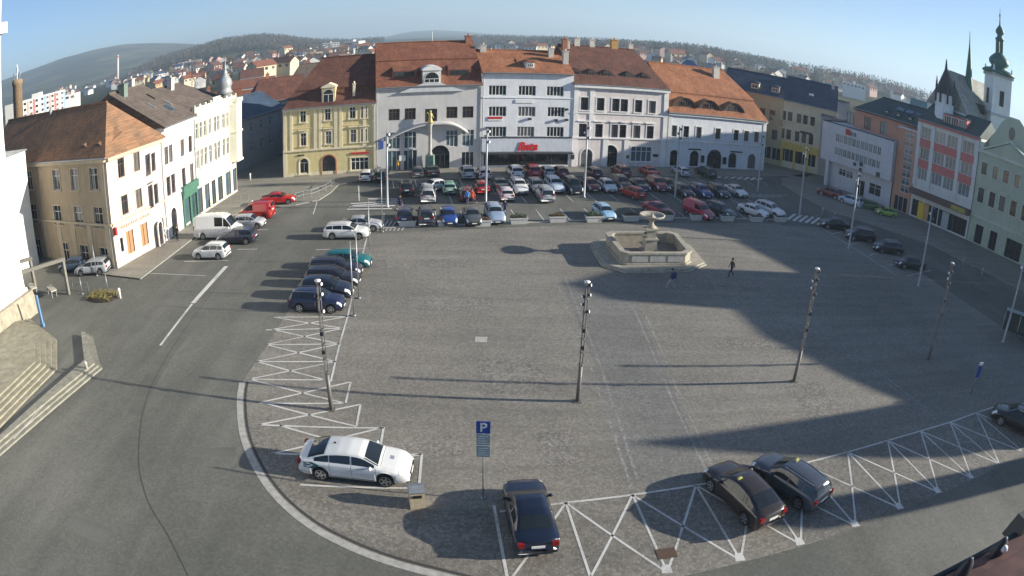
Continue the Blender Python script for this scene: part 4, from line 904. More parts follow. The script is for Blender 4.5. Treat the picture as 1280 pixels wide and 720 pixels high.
mbx.m = 1; mbx.box(0, BX.L, .0, .2, 11.31, 11.5); mbx.box(0, .2, .2, 9, 11.31, 11.5)
off_ = b.root.matrix_basis.inverted() @ Matrix.Translation(BX.A); dx = (BX.A - b.A).dot(b.u); 
def under(o): o.location = (o.location.x + dx, o.location.y - 1.3, o.location.z)
w_ = mbx.build('raised_storey', [c_box, M_DMETAL], b.root); under(w_)
for (u, z, ww, hh, stl, fm, sm, gm, side, nm) in BX.wins:
    f = link('window', window_mesh(ww, hh, stl, fm, sm), b.root, (u, 0, z)); under(f); link('pane', pane_mesh(ww, hh, stl, gm), f)
bpy.data.objects.remove(xr)
u, z = BX.uz(1061, 165); g = MB(); g.box(u - .5, u + .5, -.2, 0, z - .5, z + .5); under(g.build('logo_panel', sgn, b.root)); 
g = MB(); g.box(u - .4, u + .4, -.23, -.2, z - .08, z + .08); under(g.build('logo_bar', M_DARK, b.root))
o = b.sign('KB', u + .62, z - .15, .95, M_DMETAL, .12, align='LEFT'); under(o)
g = MB(); ucol, _ = b.uz(1032.5, 231, -.9); g.box(ucol - .35, ucol + .35, -1.2, -.5, 0, 4.6); g.build('column', c_box, b.root)
for (px, py, s_) in ((1069, 205, .3), (1077, 205, .35), (1076, 212, .3), (1098, 218, .4)):
    u, z = BX.uz(px, py); g = MB(); g.box(u - s_, u + s_, -.12, 0, z - s_, z + s_); under(g.build('wall_sign', M_DMETAL, b.root))
# salmon building behind with terrace and glass stair
Sa = E0 + b.n * 3.4 + b.u * 3.4; Sb = Sa + b.u * 15.9
b = Bld('salmon_office', 'salmon coloured building with dark roof and skylights rising behind the grey white box', 'office building', Sa, Sb, 11, 14.8, c_ofb)
b.row(((1063, 148), (1085, 153), (1105, 160)), 1.5, 2.2, style='2', gm=glassmat('pale_glass', (.12, .15, .17), .15, .6), fm=M_DMETAL)
b.walls(); b.band('cornice', mat('dark_trim', (.12, .07, .06),  .8), 14.5, 14.85, .4); R = b.roof(SLATEG, 14.9, 18.0, 5.5, rx=(3.5, 0), over=.6)
for (u, w) in ((b.L * .42, .9), (b.L * .58, .9), (b.L * .74, .9)): 
    D = b.dormer(u, .7, 15.2, w, .8, SLATEG, SLATEG, back=1.5, style='1', peak=.1)
for k in range(3):
    u = b.L * (.5 + .13 * k); g = MB(); g.poly([(u, 2.2, 16.5), (u + 1.6, 2.2, 16.5), (u + 1.6, 3.4, 17.14), (u, 3.4, 17.14)]); g.build('skylight', glassmat('sky_glass', (.15, .2, .26), .15, .3), R)
St = E1 - b.n * .0 + b.u * .35; b2 = Bld('stair_tower', 'narrow salmon stair tower with vertical glazed strip beside the red striped house', 'stair tower', St, St + b.u * 3.9, 7, 14.2, c_ofb)
for k in range(8): b2.hole(1.5, 3.3, 3.4 + k * 1.3, 4.55 + k * 1.3, style='2_t', fm=M_WFRAME, gm=G_BLUE)
b2.hole(.5, 3.4, .13, 2.7, style='3_door', fm=M_WFRAME, gm=DG, name='door'); b2.walls(); b2.band('cornice', c_box, 13.9, 14.2, .2)
# red striped house
R0 = St + b.u * 4.0; R1 = G(1206, 299) + Vector((0, 0, 0)); R1 = Vector((69.5, 74.6, 0)); c_str = plaster('grey_white_pilaster', (.64, .64, .61)); c_red = plaster('brick_red_panel', (.56, .17, .15))
b = Bld('red_striped_house', 'four storey house with red panels between pale pilasters above yellow shop posters', 'apartment house', R0, R1, 13, 16.4, c_str)
cols_ = [[(1147.5, 166), (1173, 176), (1204, 186)], [(1145, 193.5), (1171.5, 204), (1197.5, 215)], [(1141.5, 219), (1166, 232.5), (1196, 246)]]
for r_, pts in enumerate(cols_):
    zc = (14.3, 10.9, 7.5)[r_]
    for j, (fx, w) in enumerate(((.14, 1.9), (.48, 4.6), (.84, 2.3))):
        if j == 1: b.hole(b.L * fx - w / 2, b.L * fx - .15, zc - 1.0, zc + 1.0, style='3', fm=M_WFRAME, gm=PGL); b.hole(b.L * fx + .15, b.L * fx + w / 2, zc - 1.0, zc + 1.0, style='3', fm=M_WFRAME, gm=PGL)
        else: b.hole(b.L * fx - w / 2, b.L * fx + w / 2, zc - 1.0, zc + 1.0, style='3', fm=M_WFRAME, gm=PGL)
for k, w in ((.12, 2.2), (.36, 3.0), (.62, 3.2), (.86, 2.8)): b.hole(b.L * k - w / 2, b.L * k + w / 2, .4, 3.1, style='3', fm=M_DMETAL, gm=DG, name='shop_window')
b.walls(); g = MB()
for zc in (12.6, 9.2): g.box(.3, b.L - .3, -.06, 0, zc - .7, zc + .7)
g.box(.1, b.L - .1, -.35, 0, 15.9, 16.4); g.build('spandrel', c_red, b.root)
b.pilasters(c_str, (.3, b.L * .26, b.L * .7, b.L - .3), 5.4, 15.85, .7, .22)
b.band('canopy', mat('canopy_brown', (.13, .08, .07), .8), 4.0, 4.9, 1.4)
YEL = mat('yellow_poster', (.70, .52, .03), .6, var=.1)
for k, mm, w in ((.2, YEL, 1.3), (.285, mat('orange_poster', (.55, .3, .12), .6), 1.1), (.62, mat('grey_poster', (.4, .42, .42), .6), 1.4)):
    g = MB(); g.box(b.L * k - w / 2, b.L * k + w / 2, -.25, -.04, .3, 3.0); g.build('poster', mm, b.root)
g = MB(); g.box(b.L * .72, b.L * .95, -1.46, -1.4, 4.1, 4.8); g.build('shop_sign', mat('green_yellow_sign', (.38, .33, .06), .6), b.root)
R = b.roof(SLATEG, 16.45, 19.3, 6, over=.5, rx=(0, 0)); D = b.dormer(b.L * .56, .9, 16.5, 4.8, 1.9, c_red, SLATEG, back=4, style='3', peak=.2, nwin=3)
# green classicist building with pediment
b_u = (R1 - R0).normalized(); Q0 = Vector((69.6, 74.5, 0)); Q1 = Vector((78.5, 55.5, 0)); c_gr = plaster('sage_plaster', (.44, .49, .38)); c_grt = plaster('sage_trim', (.55, .58, .48))
b = Bld('sage_green_house', 'sage green classicist building with triangular pediment and curved gable holding an oval window', 'civic building', Q0, Q1, 14, 14.8, c_gr)
for u in (1.4, 3.7, 5.8, 8.1, 10.4, 12.7, 15.0, 17.3, 19.4):
    b.hole(u - .55, u + .55, 11.0, 12.9, style='2_t', fm=M_BFRAME, sm=c_grt); b.hole(u - .6, u + .6, 6.6, 8.9, style='2_t_hood', fm=M_BFRAME, sm=c_grt)
for u, w in ((2.2, 1.6), (5.2, 1.5), (9.5, 3.2), (14.5, 2.6)): b.hole(u - w / 2, u + w / 2, .3, 3.2, style='3' if w > 2 else '2_door', fm=M_DMETAL, gm=DG, name='shop_window')
b.walls(); b.band('cornice', c_grt, 14.3, 14.8, .45); b.band('string_course', c_grt, 4.2, 4.5, .2)
g = MB(); u0, u1 = 1.2, 10.8
for (o, zz, y) in ((0, 13.4, -.5),):
    pr = [(u0, 14.82), (u1, 14.82), ((u0 + u1) / 2, 16.9)]; a = [g.P((x, -.35, z)) for x, z in pr]; c = [g.P((x, .2, z)) for x, z in pr]; g.face(a); g.face(c[::-1])
g.build('pediment', c_gr, b.root); g = MB(); um = (u0 + u1) / 2
for (x0, z0, x1, z1) in ((u0 - .3, 14.8, um, 17.15), (um, 17.15, u1 + .3, 14.8)):
    a = [g.P(p) for p in ((x0, -.65, z0), (x1, -.65, z1), (x1, .3, z1), (x0, .3, z0))]; c = [g.P(p) for p in ((x0, -.65, z0 + .3), (x1, -.65, z1 + .3), (x1, .3, z1 + .3), (x0, .3, z0 + .3))]
    g.face(a[::-1]); g.face(c)
    for i in range(4): j = (i + 1) % 4; g.face((a[i], a[j], c[j], c[i]))
g.box(0, u0 - .3, -.2, .3, 14.82, 15.9); g.box(u1 + .3, b.L, -.2, .3, 14.82, 15.9); g.build('raking_cornice', c_grt, b.root)
g = MB(); gc = 5.3; gx = [(-4.6, 14.8), (-4.4, 17.0), (-3.5, 18.0), (-2.4, 19.9), (-1.0, 21.1), (1.0, 21.1), (2.4, 19.9), (3.5, 18.0), (4.4, 17.0), (4.6, 14.8)]
a = [g.P((gc + x, 2.5, z)) for x, z in gx]; c = [g.P((gc + x, 3.1, z)) for x, z in gx]; g.face(a); g.face(c[::-1])
for i in range(10): j = (i + 1) % 10; g.face((a[i], c[i], c[j], a[j]))
GA = g.build('attic_gable', c_gr, b.root); g = MB(); g.X = Matrix.Translation((gc - .2, 2.44, 18.6)) @ Matrix.Rotation(pi / 2, 4, 'X') @ Matrix.Diagonal((.6, 1, 1, 1)); g.lathe([(1.0, -.06), (1.0, .06)], n=20); g.build('oval_window', GLASS, GA)
R = b.roof(SLATEG, 14.85, 17.4, 8.5, over=.0, rx=(0, 0)); R.name = 'roof'
# ===== church behind the east side
c_ch = plaster('church_white', (.74, .76, .77)); c_spire = mat('green_copper', (.045, .14, .115), .6, .0, .35, 2.5); c_chr = tiles('church_roof', (.24, .25, .24), (.32, .33, .30), (.38, .38, .34))
def at3(px, py, d): return AT(px, py, d)
ch = thing('church', 'white church with steep pale roof, needle spire and tower under a green onion dome', 'church', (at3(1246, 160, 117).x, at3(1246, 160, 117).y, 0))
def chb(name, mb, m, parent=None):
    o = mb.build(name, m, parent or ch); o.matrix_parent_inverse = Matrix.Identity(4)
    if parent is None: o.location = -Vector(ch.location)
    return o
tw = at3(1246, 120, 117); d_ = ray(1246, 120); ang = atan2(d_.y, d_.x); ztop = at3(1246, 93, 117).z; hw = (at3(1264, 95, 117) - at3(1229, 95, 117)).length / 2 * .72
RX = Matrix.Translation((tw.x, tw.y, 0)) @ Matrix.Rotation(ang - pi / 2 + .45, 4, 'Z')
g = MB(); g.X = RX; g.box(-hw, hw, -hw, hw, 0, ztop); TW = chb('tower', g, c_ch)
g = MB(); g.X = RX
for z in (ztop - .5, ztop - 7.5, ztop - 12): g = MB(); g.X = RX; g.box(-hw - .25, hw + .25, -hw - .25, hw + .25, z, z + .45); chb('cornice', g, mat('church_trim', (.40, .43, .46), .8))
g = MB(); g.X = RX
for sx, sy, w, d in ((0, -hw - .05, .45, .12), (hw + .05, 0, .12, .45), (-hw - .05, 0, .12, .45)):
    g = MB(); g.X = RX; g.box(sx - w, sx + w, sy - d, sy + d, ztop - 5.6, ztop - 2.9); chb('belfry_window', g, M_DARK)
D0 = 117; zz = lambda py: at3(1247, py, D0).z
k_ = (at3(1257.5, 77, D0) - at3(1236.5, 77, D0)).length / 21 * 1.15
prof = [(17 * k_, zz(93)), (18 * k_, zz(91)), (15 * k_, zz(88)), (9 * k_, zz(86)), (8 * k_, zz(83.5)), (10.5 * k_, zz(80)), (11 * k_, zz(76)), (9 * k_, zz(72)), (5.5 * k_, zz(68)), (3.6 * k_, zz(66))]
g = MB(); g.lathe(prof, (tw.x, tw.y, 0), 16); g2 = [(4.0 * k_, zz(50.5)), (5.2 * k_, zz(49)), (3.0 * k_, zz(46)), (2.6 * k_, zz(44)), (4.6 * k_, zz(41)), (4.6 * k_, zz(38)), (2.6 * k_, zz(34)), (1.0 * k_, zz(31)), (.5 * k_, zz(22)), (1.1 * k_, zz(18)), (.3 * k_, zz(16.5)), (.12 * k_, zz(8))]
g.lathe(g2, (tw.x, tw.y, 0), 12)
for i in range(6):
    a = 2 * pi * i / 6; x, y = tw.x + 3.4 * k_ * cos(a), tw.y + 3.4 * k_ * sin(a); g.tube((x, y, zz(66.5)), (x, y, zz(50)), .9 * k_, n=5)
chb('onion_dome', g, c_spire)
for s in (-1, 1):
    for t in (-1, 1):
        p = RX @ Vector((s * hw * .95, t * hw * .95, 0)); g = MB(); g.lathe([(.35, ztop), (.42, ztop + .5), (.14, ztop + .9), (.2, ztop + 1.1), (.03, ztop + 1.6)], (p.x, p.y, 0), 8); chb('pinnacle', g, c_ch)
nave = at3(1205, 120, 117); na, nb = at3(1184, 100, 111), at3(1232, 108, 124); rz_a, rz_b = at3(1185, 90, 111).z, at3(1226, 101, 124).z
nu = Vector((nb.x - na.x, nb.y - na.y, 0)).normalized(); nn = Vector((-nu.y, nu.x, 0)); wz = at3(1175, 131, 110).z
NX = Matrix(((nu.x, nn.x, 0, na.x), (nu.y, nn.y, 0, na.y), (0, 0, 1, 0), (0, 0, 0, 1))); NL = Vector((nb.x - na.x, nb.y - na.y)).length
g = MB(); g.X = NX; g.box(0, NL, -4.6, 4.6, 0, wz - .2); chb('nave', g, c_ch)
g = MB(); g.X = NX; hz = (rz_a + rz_b) / 2; g.poly([(0, -5, wz - .3), (NL + 1, -5, wz - .3), (NL + 1, 0, hz), (0, 0, hz)]); g.poly([(0, 5, wz - .3), (0, 0, hz), (NL + 1, 0, hz), (NL + 1, 5, wz - .3)]); g.poly([(0, -5, wz - .3), (0, 0, hz), (0, 5, wz - .3)]); g.poly([(NL + 1, -5, wz - .3), (NL + 1, 5, wz - .3), (NL + 1, 0, hz)]); NR = chb('nave_roof', g, c_chr)
for k in (.45, .75):
    g = MB(); g.X = NX; g.box(NL * k - .6, NL * k + .6, -4.6, -3.0, wz + .6, wz + 2.2); o = g.build('roof_dormer', M_DARK, ch); o.location = -Vector(ch.location)
g = MB(); f0 = at3(1210, 106, 116); ft = at3(1212, 54, 116).z; g.lathe([(1.0, f0.z - 1.5), (.75, f0.z + 1), (.12, ft), (.05, ft + 2.2)], (f0.x, f0.y, 0), 8, smooth=False); chb('needle_spire', g, c_spire)
cp = at3(1181, 120, 108); ca_ = at3(1182.5, 86, 108).z; cz0 = at3(1180, 118, 108).z; g = MB(); g.lathe([(1.8, 0), (1.8, cz0)], (cp.x, cp.y, 0), 8, smooth=False); chb('chapel', g, c_ch)
g = MB(); g.lathe([(2.1, cz0), (.3, ca_ - .2), (.08, ca_ + 1.6)], (cp.x, cp.y, 0), 8, smooth=False); chb('chapel_roof', g, mat('dark_slate', (.035, .038, .045), .6))
for i in range(8):
    a = 2 * pi * i / 8 + .39; g = MB(); x, y = cp.x + 1.85 * cos(a), cp.y + 1.85 * sin(a); g.tube((x, y, cz0 - 1.5), (x, y, cz0 + .4), .2, n=5); g.tube((x, y, cz0 + .4), (x, y, cz0 + 2.8), .18, .03, n=5); chb('pinnacle', g, mat('dark_slate', (0, 0, 0)))

# unseen houses added beyond the right edge, roof outlines shaped to shade the square
def shade_house(label, prof, x0=70.5, x1=80, wall=None, roofm=None):
    r = thing('shade_house', label, 'house', (x0, prof[0][0], 0)); y0 = prof[0][0]
    g = MB(); n = len(prof); pts = [(prof[0][0], 0)] + [(y, z - .35) for y, z in prof] + [(prof[-1][0], 0)]
    a = [g.P((0, y - y0, z)) for y, z in pts]; c = [g.P((x1 - x0, y - y0, z)) for y, z in pts]; g.face(a); g.face(c[::-1])
    for i in range(len(pts)): j = (i + 1) % len(pts); g.face((a[i], c[i], c[j], a[j]))
    g.build('wall', wall or c_grey, r); g = MB()
    for (ya, za), (yb, zb) in zip(prof, prof[1:]):
        g.poly([(-.3, ya - y0, za), (-.3, yb - y0, zb), (x1 - x0, yb - y0, zb), (x1 - x0, ya - y0, za)]); g.poly([(-.3, ya - y0, za - .3), (-.3, yb - y0, zb - .3), (-.3, yb - y0, zb), (-.3, ya - y0, za)])
    g.build('roof', roofm or T_BROWN, r)
    L = prof[-1][0] - y0
    for k in range(max(1, int(L / 3))):
        for z in (5.4, 8.8):
            w = link('window', window_mesh(1.1, 1.9, '2_t', M_WFRAME, None), r, (-.12, L - (k + .5) * L / max(1, int(L / 3)) + .55, z), -pi / 2); link('pane', pane_mesh(1.1, 1.9, '2_t', GLASS), w)
shade_house('tall house with high gable outside the view, its peak shading the fountain side', [(46.3, 16.5), (46.8, 17.7), (47.6, 19.6), (50.6, 20.6), (54.2, 19.2), (55.45, 17.2)], wall=c_crm2)
shade_house('plain house beyond the right edge next to the bus shelter', [(39.1, 15.6), (41.5, 16.2), (46.3, 16.5)], wall=c_grey)
shade_house('lower house beyond the right edge behind the parked black car', [(30.9, 13.6), (35, 14.8), (39.1, 15.6)], wall=c_pink)
shade_house('narrow gabled house beyond the right edge south of the others', [(23.9, 13.4), (25.2, 15.4), (26.6, 17.4), (28.5, 20.0), (29.6, 17.5), (30.9, 13.6)], wall=c_cream)
shade_house('slim stair turret beyond the lower right edge', [(19.9, 13.2), (21.2, 14.4), (22.4, 13.2)], 57.5, 60, wall=c_box)  # invented turret out of view, there only for its thin strip of shade
# ---------------------------------------------------------------- vehicles
def curve(tab, x): return interp(tab, x)
KINDS = {
 # L, W/2, profile top (x, z), belt (x, z), wheel x (rear, front), wheel r, windscreen (base, top), rear window (top, base), side glass ranges
 'liftback': dict(L=4.86, w=.93, top=[(-2.43, .55), (-2.42, .82), (-2.36, 1.0), (-2.2, 1.06), (-1.95, 1.12), (-1.55, 1.27), (-1.1, 1.40), (-.6, 1.46), (-.1, 1.48), (.35, 1.44), (.62, 1.36), (1.2, 1.06), (1.32, 1.02), (1.9, .93), (2.2, .84), (2.36, .70), (2.42, .58), (2.43, .48)],
   belt=[(-2.43, .5), (-2.2, .96), (-1.8, .97), (0, .94), (1.1, .92), (1.5, .88), (2.1, .76), (2.43, .45)], wx=(-1.42, 1.42), wr=.335, ws=(1.16, .60), rw=(-1.15, -1.93), side=[(-1.62, -.98, 1), (-.93, -.02, 0), (.04, 1.0, 0)]),
 'hatch': dict(L=4.0, w=.86, top=[(-2.0, .55), (-1.99, .85), (-1.94, 1.02), (-1.75, 1.22), (-1.55, 1.38), (-1.2, 1.46), (-.5, 1.50), (0, 1.49), (.35, 1.43), (1.0, 1.06), (1.1, 1.01), (1.6, .92), (1.85, .80), (1.95, .64), (2.0, .48)],
   belt=[(-2.0, .5), (-1.9, .95), (-1.0, .95), (0, .92), (.9, .9), (1.3, .86), (1.8, .70), (2.0, .45)], wx=(-1.22, 1.24), wr=.31, ws=(.98, .40), rw=(-1.60, -1.92), side=[(-1.55, -1.1, 0), (-1.03, -.2, 0), (-.14, .82, 0)]),
 'estate': dict(L=4.66, w=.91, top=[(-2.33, .55), (-2.32, .88), (-2.26, 1.05), (-2.1, 1.28), (-1.95, 1.42), (-1.6, 1.49), (-.6, 1.53), (0, 1.52), (.4, 1.45), (1.05, 1.09), (1.16, 1.03), (1.8, .94), (2.1, .84), (2.26, .68), (2.33, .48)],
   belt=[(-2.33, .5), (-2.2, 1.0), (-1.0, .98), (0, .95), (1.0, .92), (1.5, .88), (2.05, .74), (2.33, .45)], wx=(-1.36, 1.36), wr=.33, ws=(1.02, .46), rw=(-1.97, -2.24), side=[(-1.95, -1.32, 0), (-1.25, -.36, 0), (-.28, .88, 0)]),
 'suv': dict(L=4.6, w=.93, top=[(-2.3, .62), (-2.29, .98), (-2.23, 1.15), (-2.05, 1.42), (-1.9, 1.58), (-1.5, 1.66), (-.5, 1.69), (.1, 1.67), (.42, 1.59), (1.02, 1.22), (1.12, 1.16), (1.75, 1.06), (2.08, .94), (2.24, .76), (2.3, .55)],
   belt=[(-2.3, .55), (-2.18, 1.1), (-1.0, 1.08), (0, 1.05), (1.0, 1.03), (1.5, .98), (2.05, .84), (2.3, .52)], wx=(-1.32, 1.36), wr=.36, ws=(1.0, .46), rw=(-1.92, -2.2), side=[(-1.88, -1.3, 0), (-1.22, -.34, 0), (-.26, .86, 0)]),
 'sedan': dict(L=4.5, w=.89, top=[(-2.25, .55), (-2.24, .82), (-2.18, .98), (-2.0, 1.02), (-1.6, 1.05), (-1.45, 1.10), (-.95, 1.38), (-.6, 1.44), (0, 1.45), (.35, 1.40), (1.0, 1.05), (1.1, 1.0), (1.75, .91), (2.05, .82), (2.18, .68), (2.25, .47)],
   belt=[(-2.25, .5), (-2.05, .94), (-1.2, .96), (0, .93), (1.0, .9), (1.4, .86), (2.0, .72), (2.25, .45)], wx=(-1.32, 1.34), wr=.32, ws=(.98, .40), rw=(-.98, -1.5), side=[(-1.05, -.32, 0), (-.25, .82, 0)]),
 'minivan': dict(L=4.5, w=.93, top=[(-2.25, .62), (-2.24, 1.0), (-2.2, 1.25), (-2.12, 1.6), (-2.0, 1.76), (-1.6, 1.82), (-.3, 1.84), (.3, 1.80), (.65, 1.66), (1.3, 1.18), (1.4, 1.12), (1.8, 1.0), (2.08, .86), (2.2, .70), (2.25, .52)],
   belt=[(-2.25, .6), (-2.18, 1.1), (-1.0, 1.08), (0, 1.05), (1.2, 1.0), (1.6, .94), (2.05, .78), (2.25, .5)], wx=(-1.36, 1.40), wr=.33, ws=(1.26, .70), rw=(-2.1, -2.22), side=[(-1.95, -1.1, 0), (-1.02, -.1, 0), (-.02, 1.08, 0)]),
 'bigvan': dict(L=6.0, w=1.0, top=[(-3.0, .7), (-2.99, 1.3), (-2.97, 2.2), (-2.9, 2.45), (-2.6, 2.56), (0, 2.60), (.9, 2.56), (1.35, 2.36), (2.12, 1.42), (2.22, 1.34), (2.6, 1.22), (2.85, 1.02), (2.95, .8), (3.0, .58)],
   belt=[(-3.0, .68), (-2.9, 1.3), (0, 1.3), (1.6, 1.28), (2.1, 1.22), (2.5, 1.1), (2.8, .9), (3.0, .55)], wx=(-1.75, 2.05), wr=.35, ws=(2.08, 1.42), rw=(-2.9, -2.99), side=[(-.1, .95, 2), (1.05, 1.95, 0)]),
 'smallvan': dict(L=4.4, w=.90, top=[(-2.2, .62), (-2.19, 1.1), (-2.17, 1.6), (-2.08, 1.8), (-1.8, 1.86), (-.2, 1.87), (.35, 1.80), (.62, 1.66), (1.2, 1.18), (1.3, 1.12), (1.75, .98), (2.03, .84), (2.15, .70), (2.2, .52)],
   belt=[(-2.2, .6), (-2.1, 1.1), (0, 1.06), (1.1, 1.0), (1.6, .92), (2.0, .76), (2.2, .5)], wx=(-1.3, 1.36), wr=.31, ws=(1.16, .68), rw=(-2.1, -2.18), side=[(-.05, 1.0, 0)]),
}
class CarShape:
    def __init__(s, k):
        s.__dict__.update(KINDS[k]); s.k = k; s.xf = s.L / 2; s.van = k in ('bigvan', 'smallvan')
    def pts(s, x):
        zt = curve(s.top, x); zb = min(curve(s.belt, x), zt - .03); e = s.xf - abs(x)
        tap = (.16 if x > 0 else .10) * max(0, 1 - e / (.75 if x > 0 else .45)) ** 2
        w = s.w - tap; z0 = .24 + .10 * max(0, 1 - e / .25)
        for wx in s.wx:
            d = abs(x - wx); R = s.wr + .055
            if d < R: z0 = max(z0, s.wr + sqrt(R * R - d * d))
        t = max(0, min(1, (zt - zb) / .25)); tum = (.10 if s.van else .34)
        wr = w - .07 - tum * (zt - zb) * t - (1 - t) * .10
        zm = (z0 + zb) / 2
        return [(w - .16 if z0 > .35 else w - .10, z0), (w - .015, z0 + .05), (w, zm), (w - .008, zb - .09), (w - .035, zb), (w - .065, zb + .02 * t + .005),
                (wr, zt - .075 * t - .02), (wr - .07, zt - .018 * t - .008), (wr * .55, zt), (0, zt + .02)]
    def S(s, x, q, off=0):
        P = s.pts(x); i = min(int(q), 8); f = q - i; y = P[i][0] * (1 - f) + P[i + 1][0] * f; z = P[i][1] * (1 - f) + P[i + 1][1] * f
        return Vector((x, y, z))
    def patch(s, mb, xs, q0, q1, nq, off, side):
        grid = []
        for x in xs:
            row = []
            for j in range(nq + 1):
                q = q0 + (q1 - q0) * j / nq; p = s.S(x, q); e = 1e-2
                du = s.S(x + e, q) - s.S(x - e, q); dv = s.S(x, min(9, q + .02)) - s.S(x, q - .02); n = du.cross(dv)
                n = n.normalized() if n.length > 1e-9 else Vector((0, 0, 1))
                if n.y < -0.001 or (abs(n.y) < .01 and n.z < 0): n = -n if n.z < 0 or n.y < 0 else n
                if n.z < -.2: n = -n
                p = p + n * off; row.append(mb.P((p.x, p.y * side, p.z)))
            grid.append(row)
        mb.smooth = True
        for a, b in zip(grid, grid[1:]):
            for j in range(nq): mb.face((a[j], b[j], b[j + 1], a[j + 1]) if side > 0 else (a[j], a[j + 1], b[j + 1], b[j]))
        mb.smooth = False
def frange(a, b, n): return [a + (b - a) * i / n for i in range(n + 1)]
_CM = {}
def car_meshes(k):
    if k in _CM: return _CM[k]
    s = CarShape(k); D = {}; xf = s.xf
    xs = set(frange(-xf, xf, 46)) | {x for x, _ in s.top} | {x for x, _ in s.belt}
    for wx in s.wx: xs |= {wx + (s.wr + .055) * cos(pi * i / 14) for i in range(15)}
    xs = sorted(xs); xs = [x for i, x in enumerate(xs) if i == 0 or x - xs[i - 1] > .006]; xs[-1] = xf
    mb = MB(); mb.smooth = True; rows = []
    for x in xs:
        P = s.pts(x); full = [(y, z) for y, z in P] + [(-y, z) for y, z in P[-2::-1]]
        rows.append([mb.P((x, y, z)) for y, z in full])
    for a, b in zip(rows, rows[1:]):
        for j in range(len(a) - 1): mb.face((a[j], b[j], b[j + 1], a[j + 1])[::-1])
    mb.face(rows[0]); mb.face(rows[-1][::-1])
    D['body'] = mb
    mb = MB(); mb.box(-xf + .12, xf - .12, -s.w + .28, s.w - .28, .16, .5)
    for wx in s.wx: mb.box(wx - s.wr - .04, wx + s.wr + .04, -s.w + .26, s.w - .26, .3, s.wr * 2 + .08)
    D['underbody'] = mb
    mb = MB()
    for sd in (1, -1): s.patch(mb, frange(s.ws[1], s.ws[0], 6), 6.35, 9, 6, .006, sd)
    D['windscreen'] = mb
    mb = MB()
    if s.rw[0] - s.rw[1] > .05:
        for sd in (1, -1): s.patch(mb, frange(s.rw[1], s.rw[0], 5), 6.5, 9, 5, .006, sd)
    D['rear_window'] = mb
    for i, (a, b, fl) in enumerate(s.side):
        for sd in (1, -1):
            mb = MB(); s.patch(mb, frange(a, b, 8), 5.12, 5.93, 3, .007, sd); D['side_window_%d%d' % (i, sd)] = mb
    r = s.wr; mb = MB(); mb.X = Matrix.Rotation(pi / 2, 4, 'X'); mb.lathe([(r - .09, -.10), (r - .02, -.11), (r, -.07), (r, .07), (r - .02, .11), (r - .09, .10)], n=22); D['wheel'] = mb
    mb = MB(); mb.X = Matrix.Rotation(pi / 2, 4, 'X'); mb.m = 1; mb.lathe([(r - .09, -.095), (r - .09, .095)], n=18); mb.m = 0
    mb.smooth = False
    for sg in (1, -1):
        R = r - .085
        for i in range(18):
            a0, a1 = 2 * pi * i / 18, 2 * pi * (i + 1) / 18
            mb.poly([(R * cos(a0), R * sin(a0), sg * .113), (R * cos(a1), R * sin(a1), sg * .113), ((R - .035) * cos(a1), (R - .035) * sin(a1), sg * .113), ((R - .035) * cos(a0), (R - .035) * sin(a0), sg * .113)])
        for i in range(5):
            a = 2 * pi * i / 5; u = Vector((cos(a), sin(a), 0)); v = Vector((-sin(a), cos(a), 0)); z = Vector((0, 0, sg * .11))
            mb.poly([u * .03 - v * .055 + z, u * R - v * .035 + z, u * R + v * .035 + z, u * .03 + v * .055 + z])
    D['rim'] = mb
    zl = curve(s.top, xf - .12); yw = s.w - .13
    mb = MB(); s.patch(mb, frange(xf - .42, xf - .06, 5), 3.4, 6.3, 5, .008, 1); D['headlight_1'] = mb
    mb = MB(); s.patch(mb, frange(xf - .42, xf - .06, 5), 3.4, 6.3, 5, .008, -1); D['headlight_-1'] = mb
    zr = {'bigvan': 1.2, 'smallvan': 1.15, 'minivan': 1.12, 'suv': .98}.get(k, .84)
    for sd in (1, -1):
        mb = MB(); y0, y1 = sorted((sd * (s.w - .17 - (.20 if not s.van else .02)), sd * (s.w - .115)))
        hz = .3 if s.van else .11; mb.box(-xf - .012, -xf + .14, y0, y1, zr - hz, zr + hz); 
        D['tail_light_%d' % sd] = mb
    mb = MB(); mb.box(xf - .10, xf + .012, -.48, .48, .50, .50 + .10); mb.box(xf - .16, xf + .006, -.62, .62, .30, .42); D['grille'] = mb
    mb = MB(); mb.box(-xf - .03, -xf + .02, -.26, .26, zr - .16, zr - .05); D['number_plate_r'] = mb
    mb = MB(); mb.box(xf - .02, xf + .025, -.26, .26, .38, .49); D['number_plate_f'] = mb
    for sd in (1, -1):
        mb = MB(); x = s.ws[0] - .32; z = curve(s.belt, x) + .07; q = .09 if not s.van else .16
        mb.X = Matrix.Translation((x, sd * (s.w + .05), z)) @ Matrix.Diagonal((.6, 1, q / .1, 1)); mb.lathe([(.03, -.085), (.10, -.06), (.13, 0), (.10, .06), (.03, .085)], n=10); D['wing_mirror_%d' % sd] = mb
    mb = MB()
    gr = s.side
    for sd in (1, -1):
        for x in {gr[-1][1] + .05, gr[-1][0] - .035, gr[max(0, len(gr) - 2)][0] - .02} if not s.van else {gr[-1][1] + .02, gr[-1][0] - .04, gr[0][0] - .5}:
            s.patch(mb, [x - .006, x + .006], 1.2, 4.9, 8, .003, sd)
        s.patch(mb, frange(-xf + .5, xf - .5, 12), 1.0, 1.18, 1, .004, sd) if not s.van else None
    for sd in (1, -1): s.patch(mb, [s.ws[0] + .10, s.ws[0] + .115], 6.5, 9, 6, .003, sd)
    SEAM = mb
    b0 = D['body']; n0 = len(b0.v); b0.v += SEAM.v; b0.f += [tuple(i + n0 for i in f) for f in SEAM.f]; b0.mi += [1] * len(SEAM.f); b0.sm += SEAM.sm
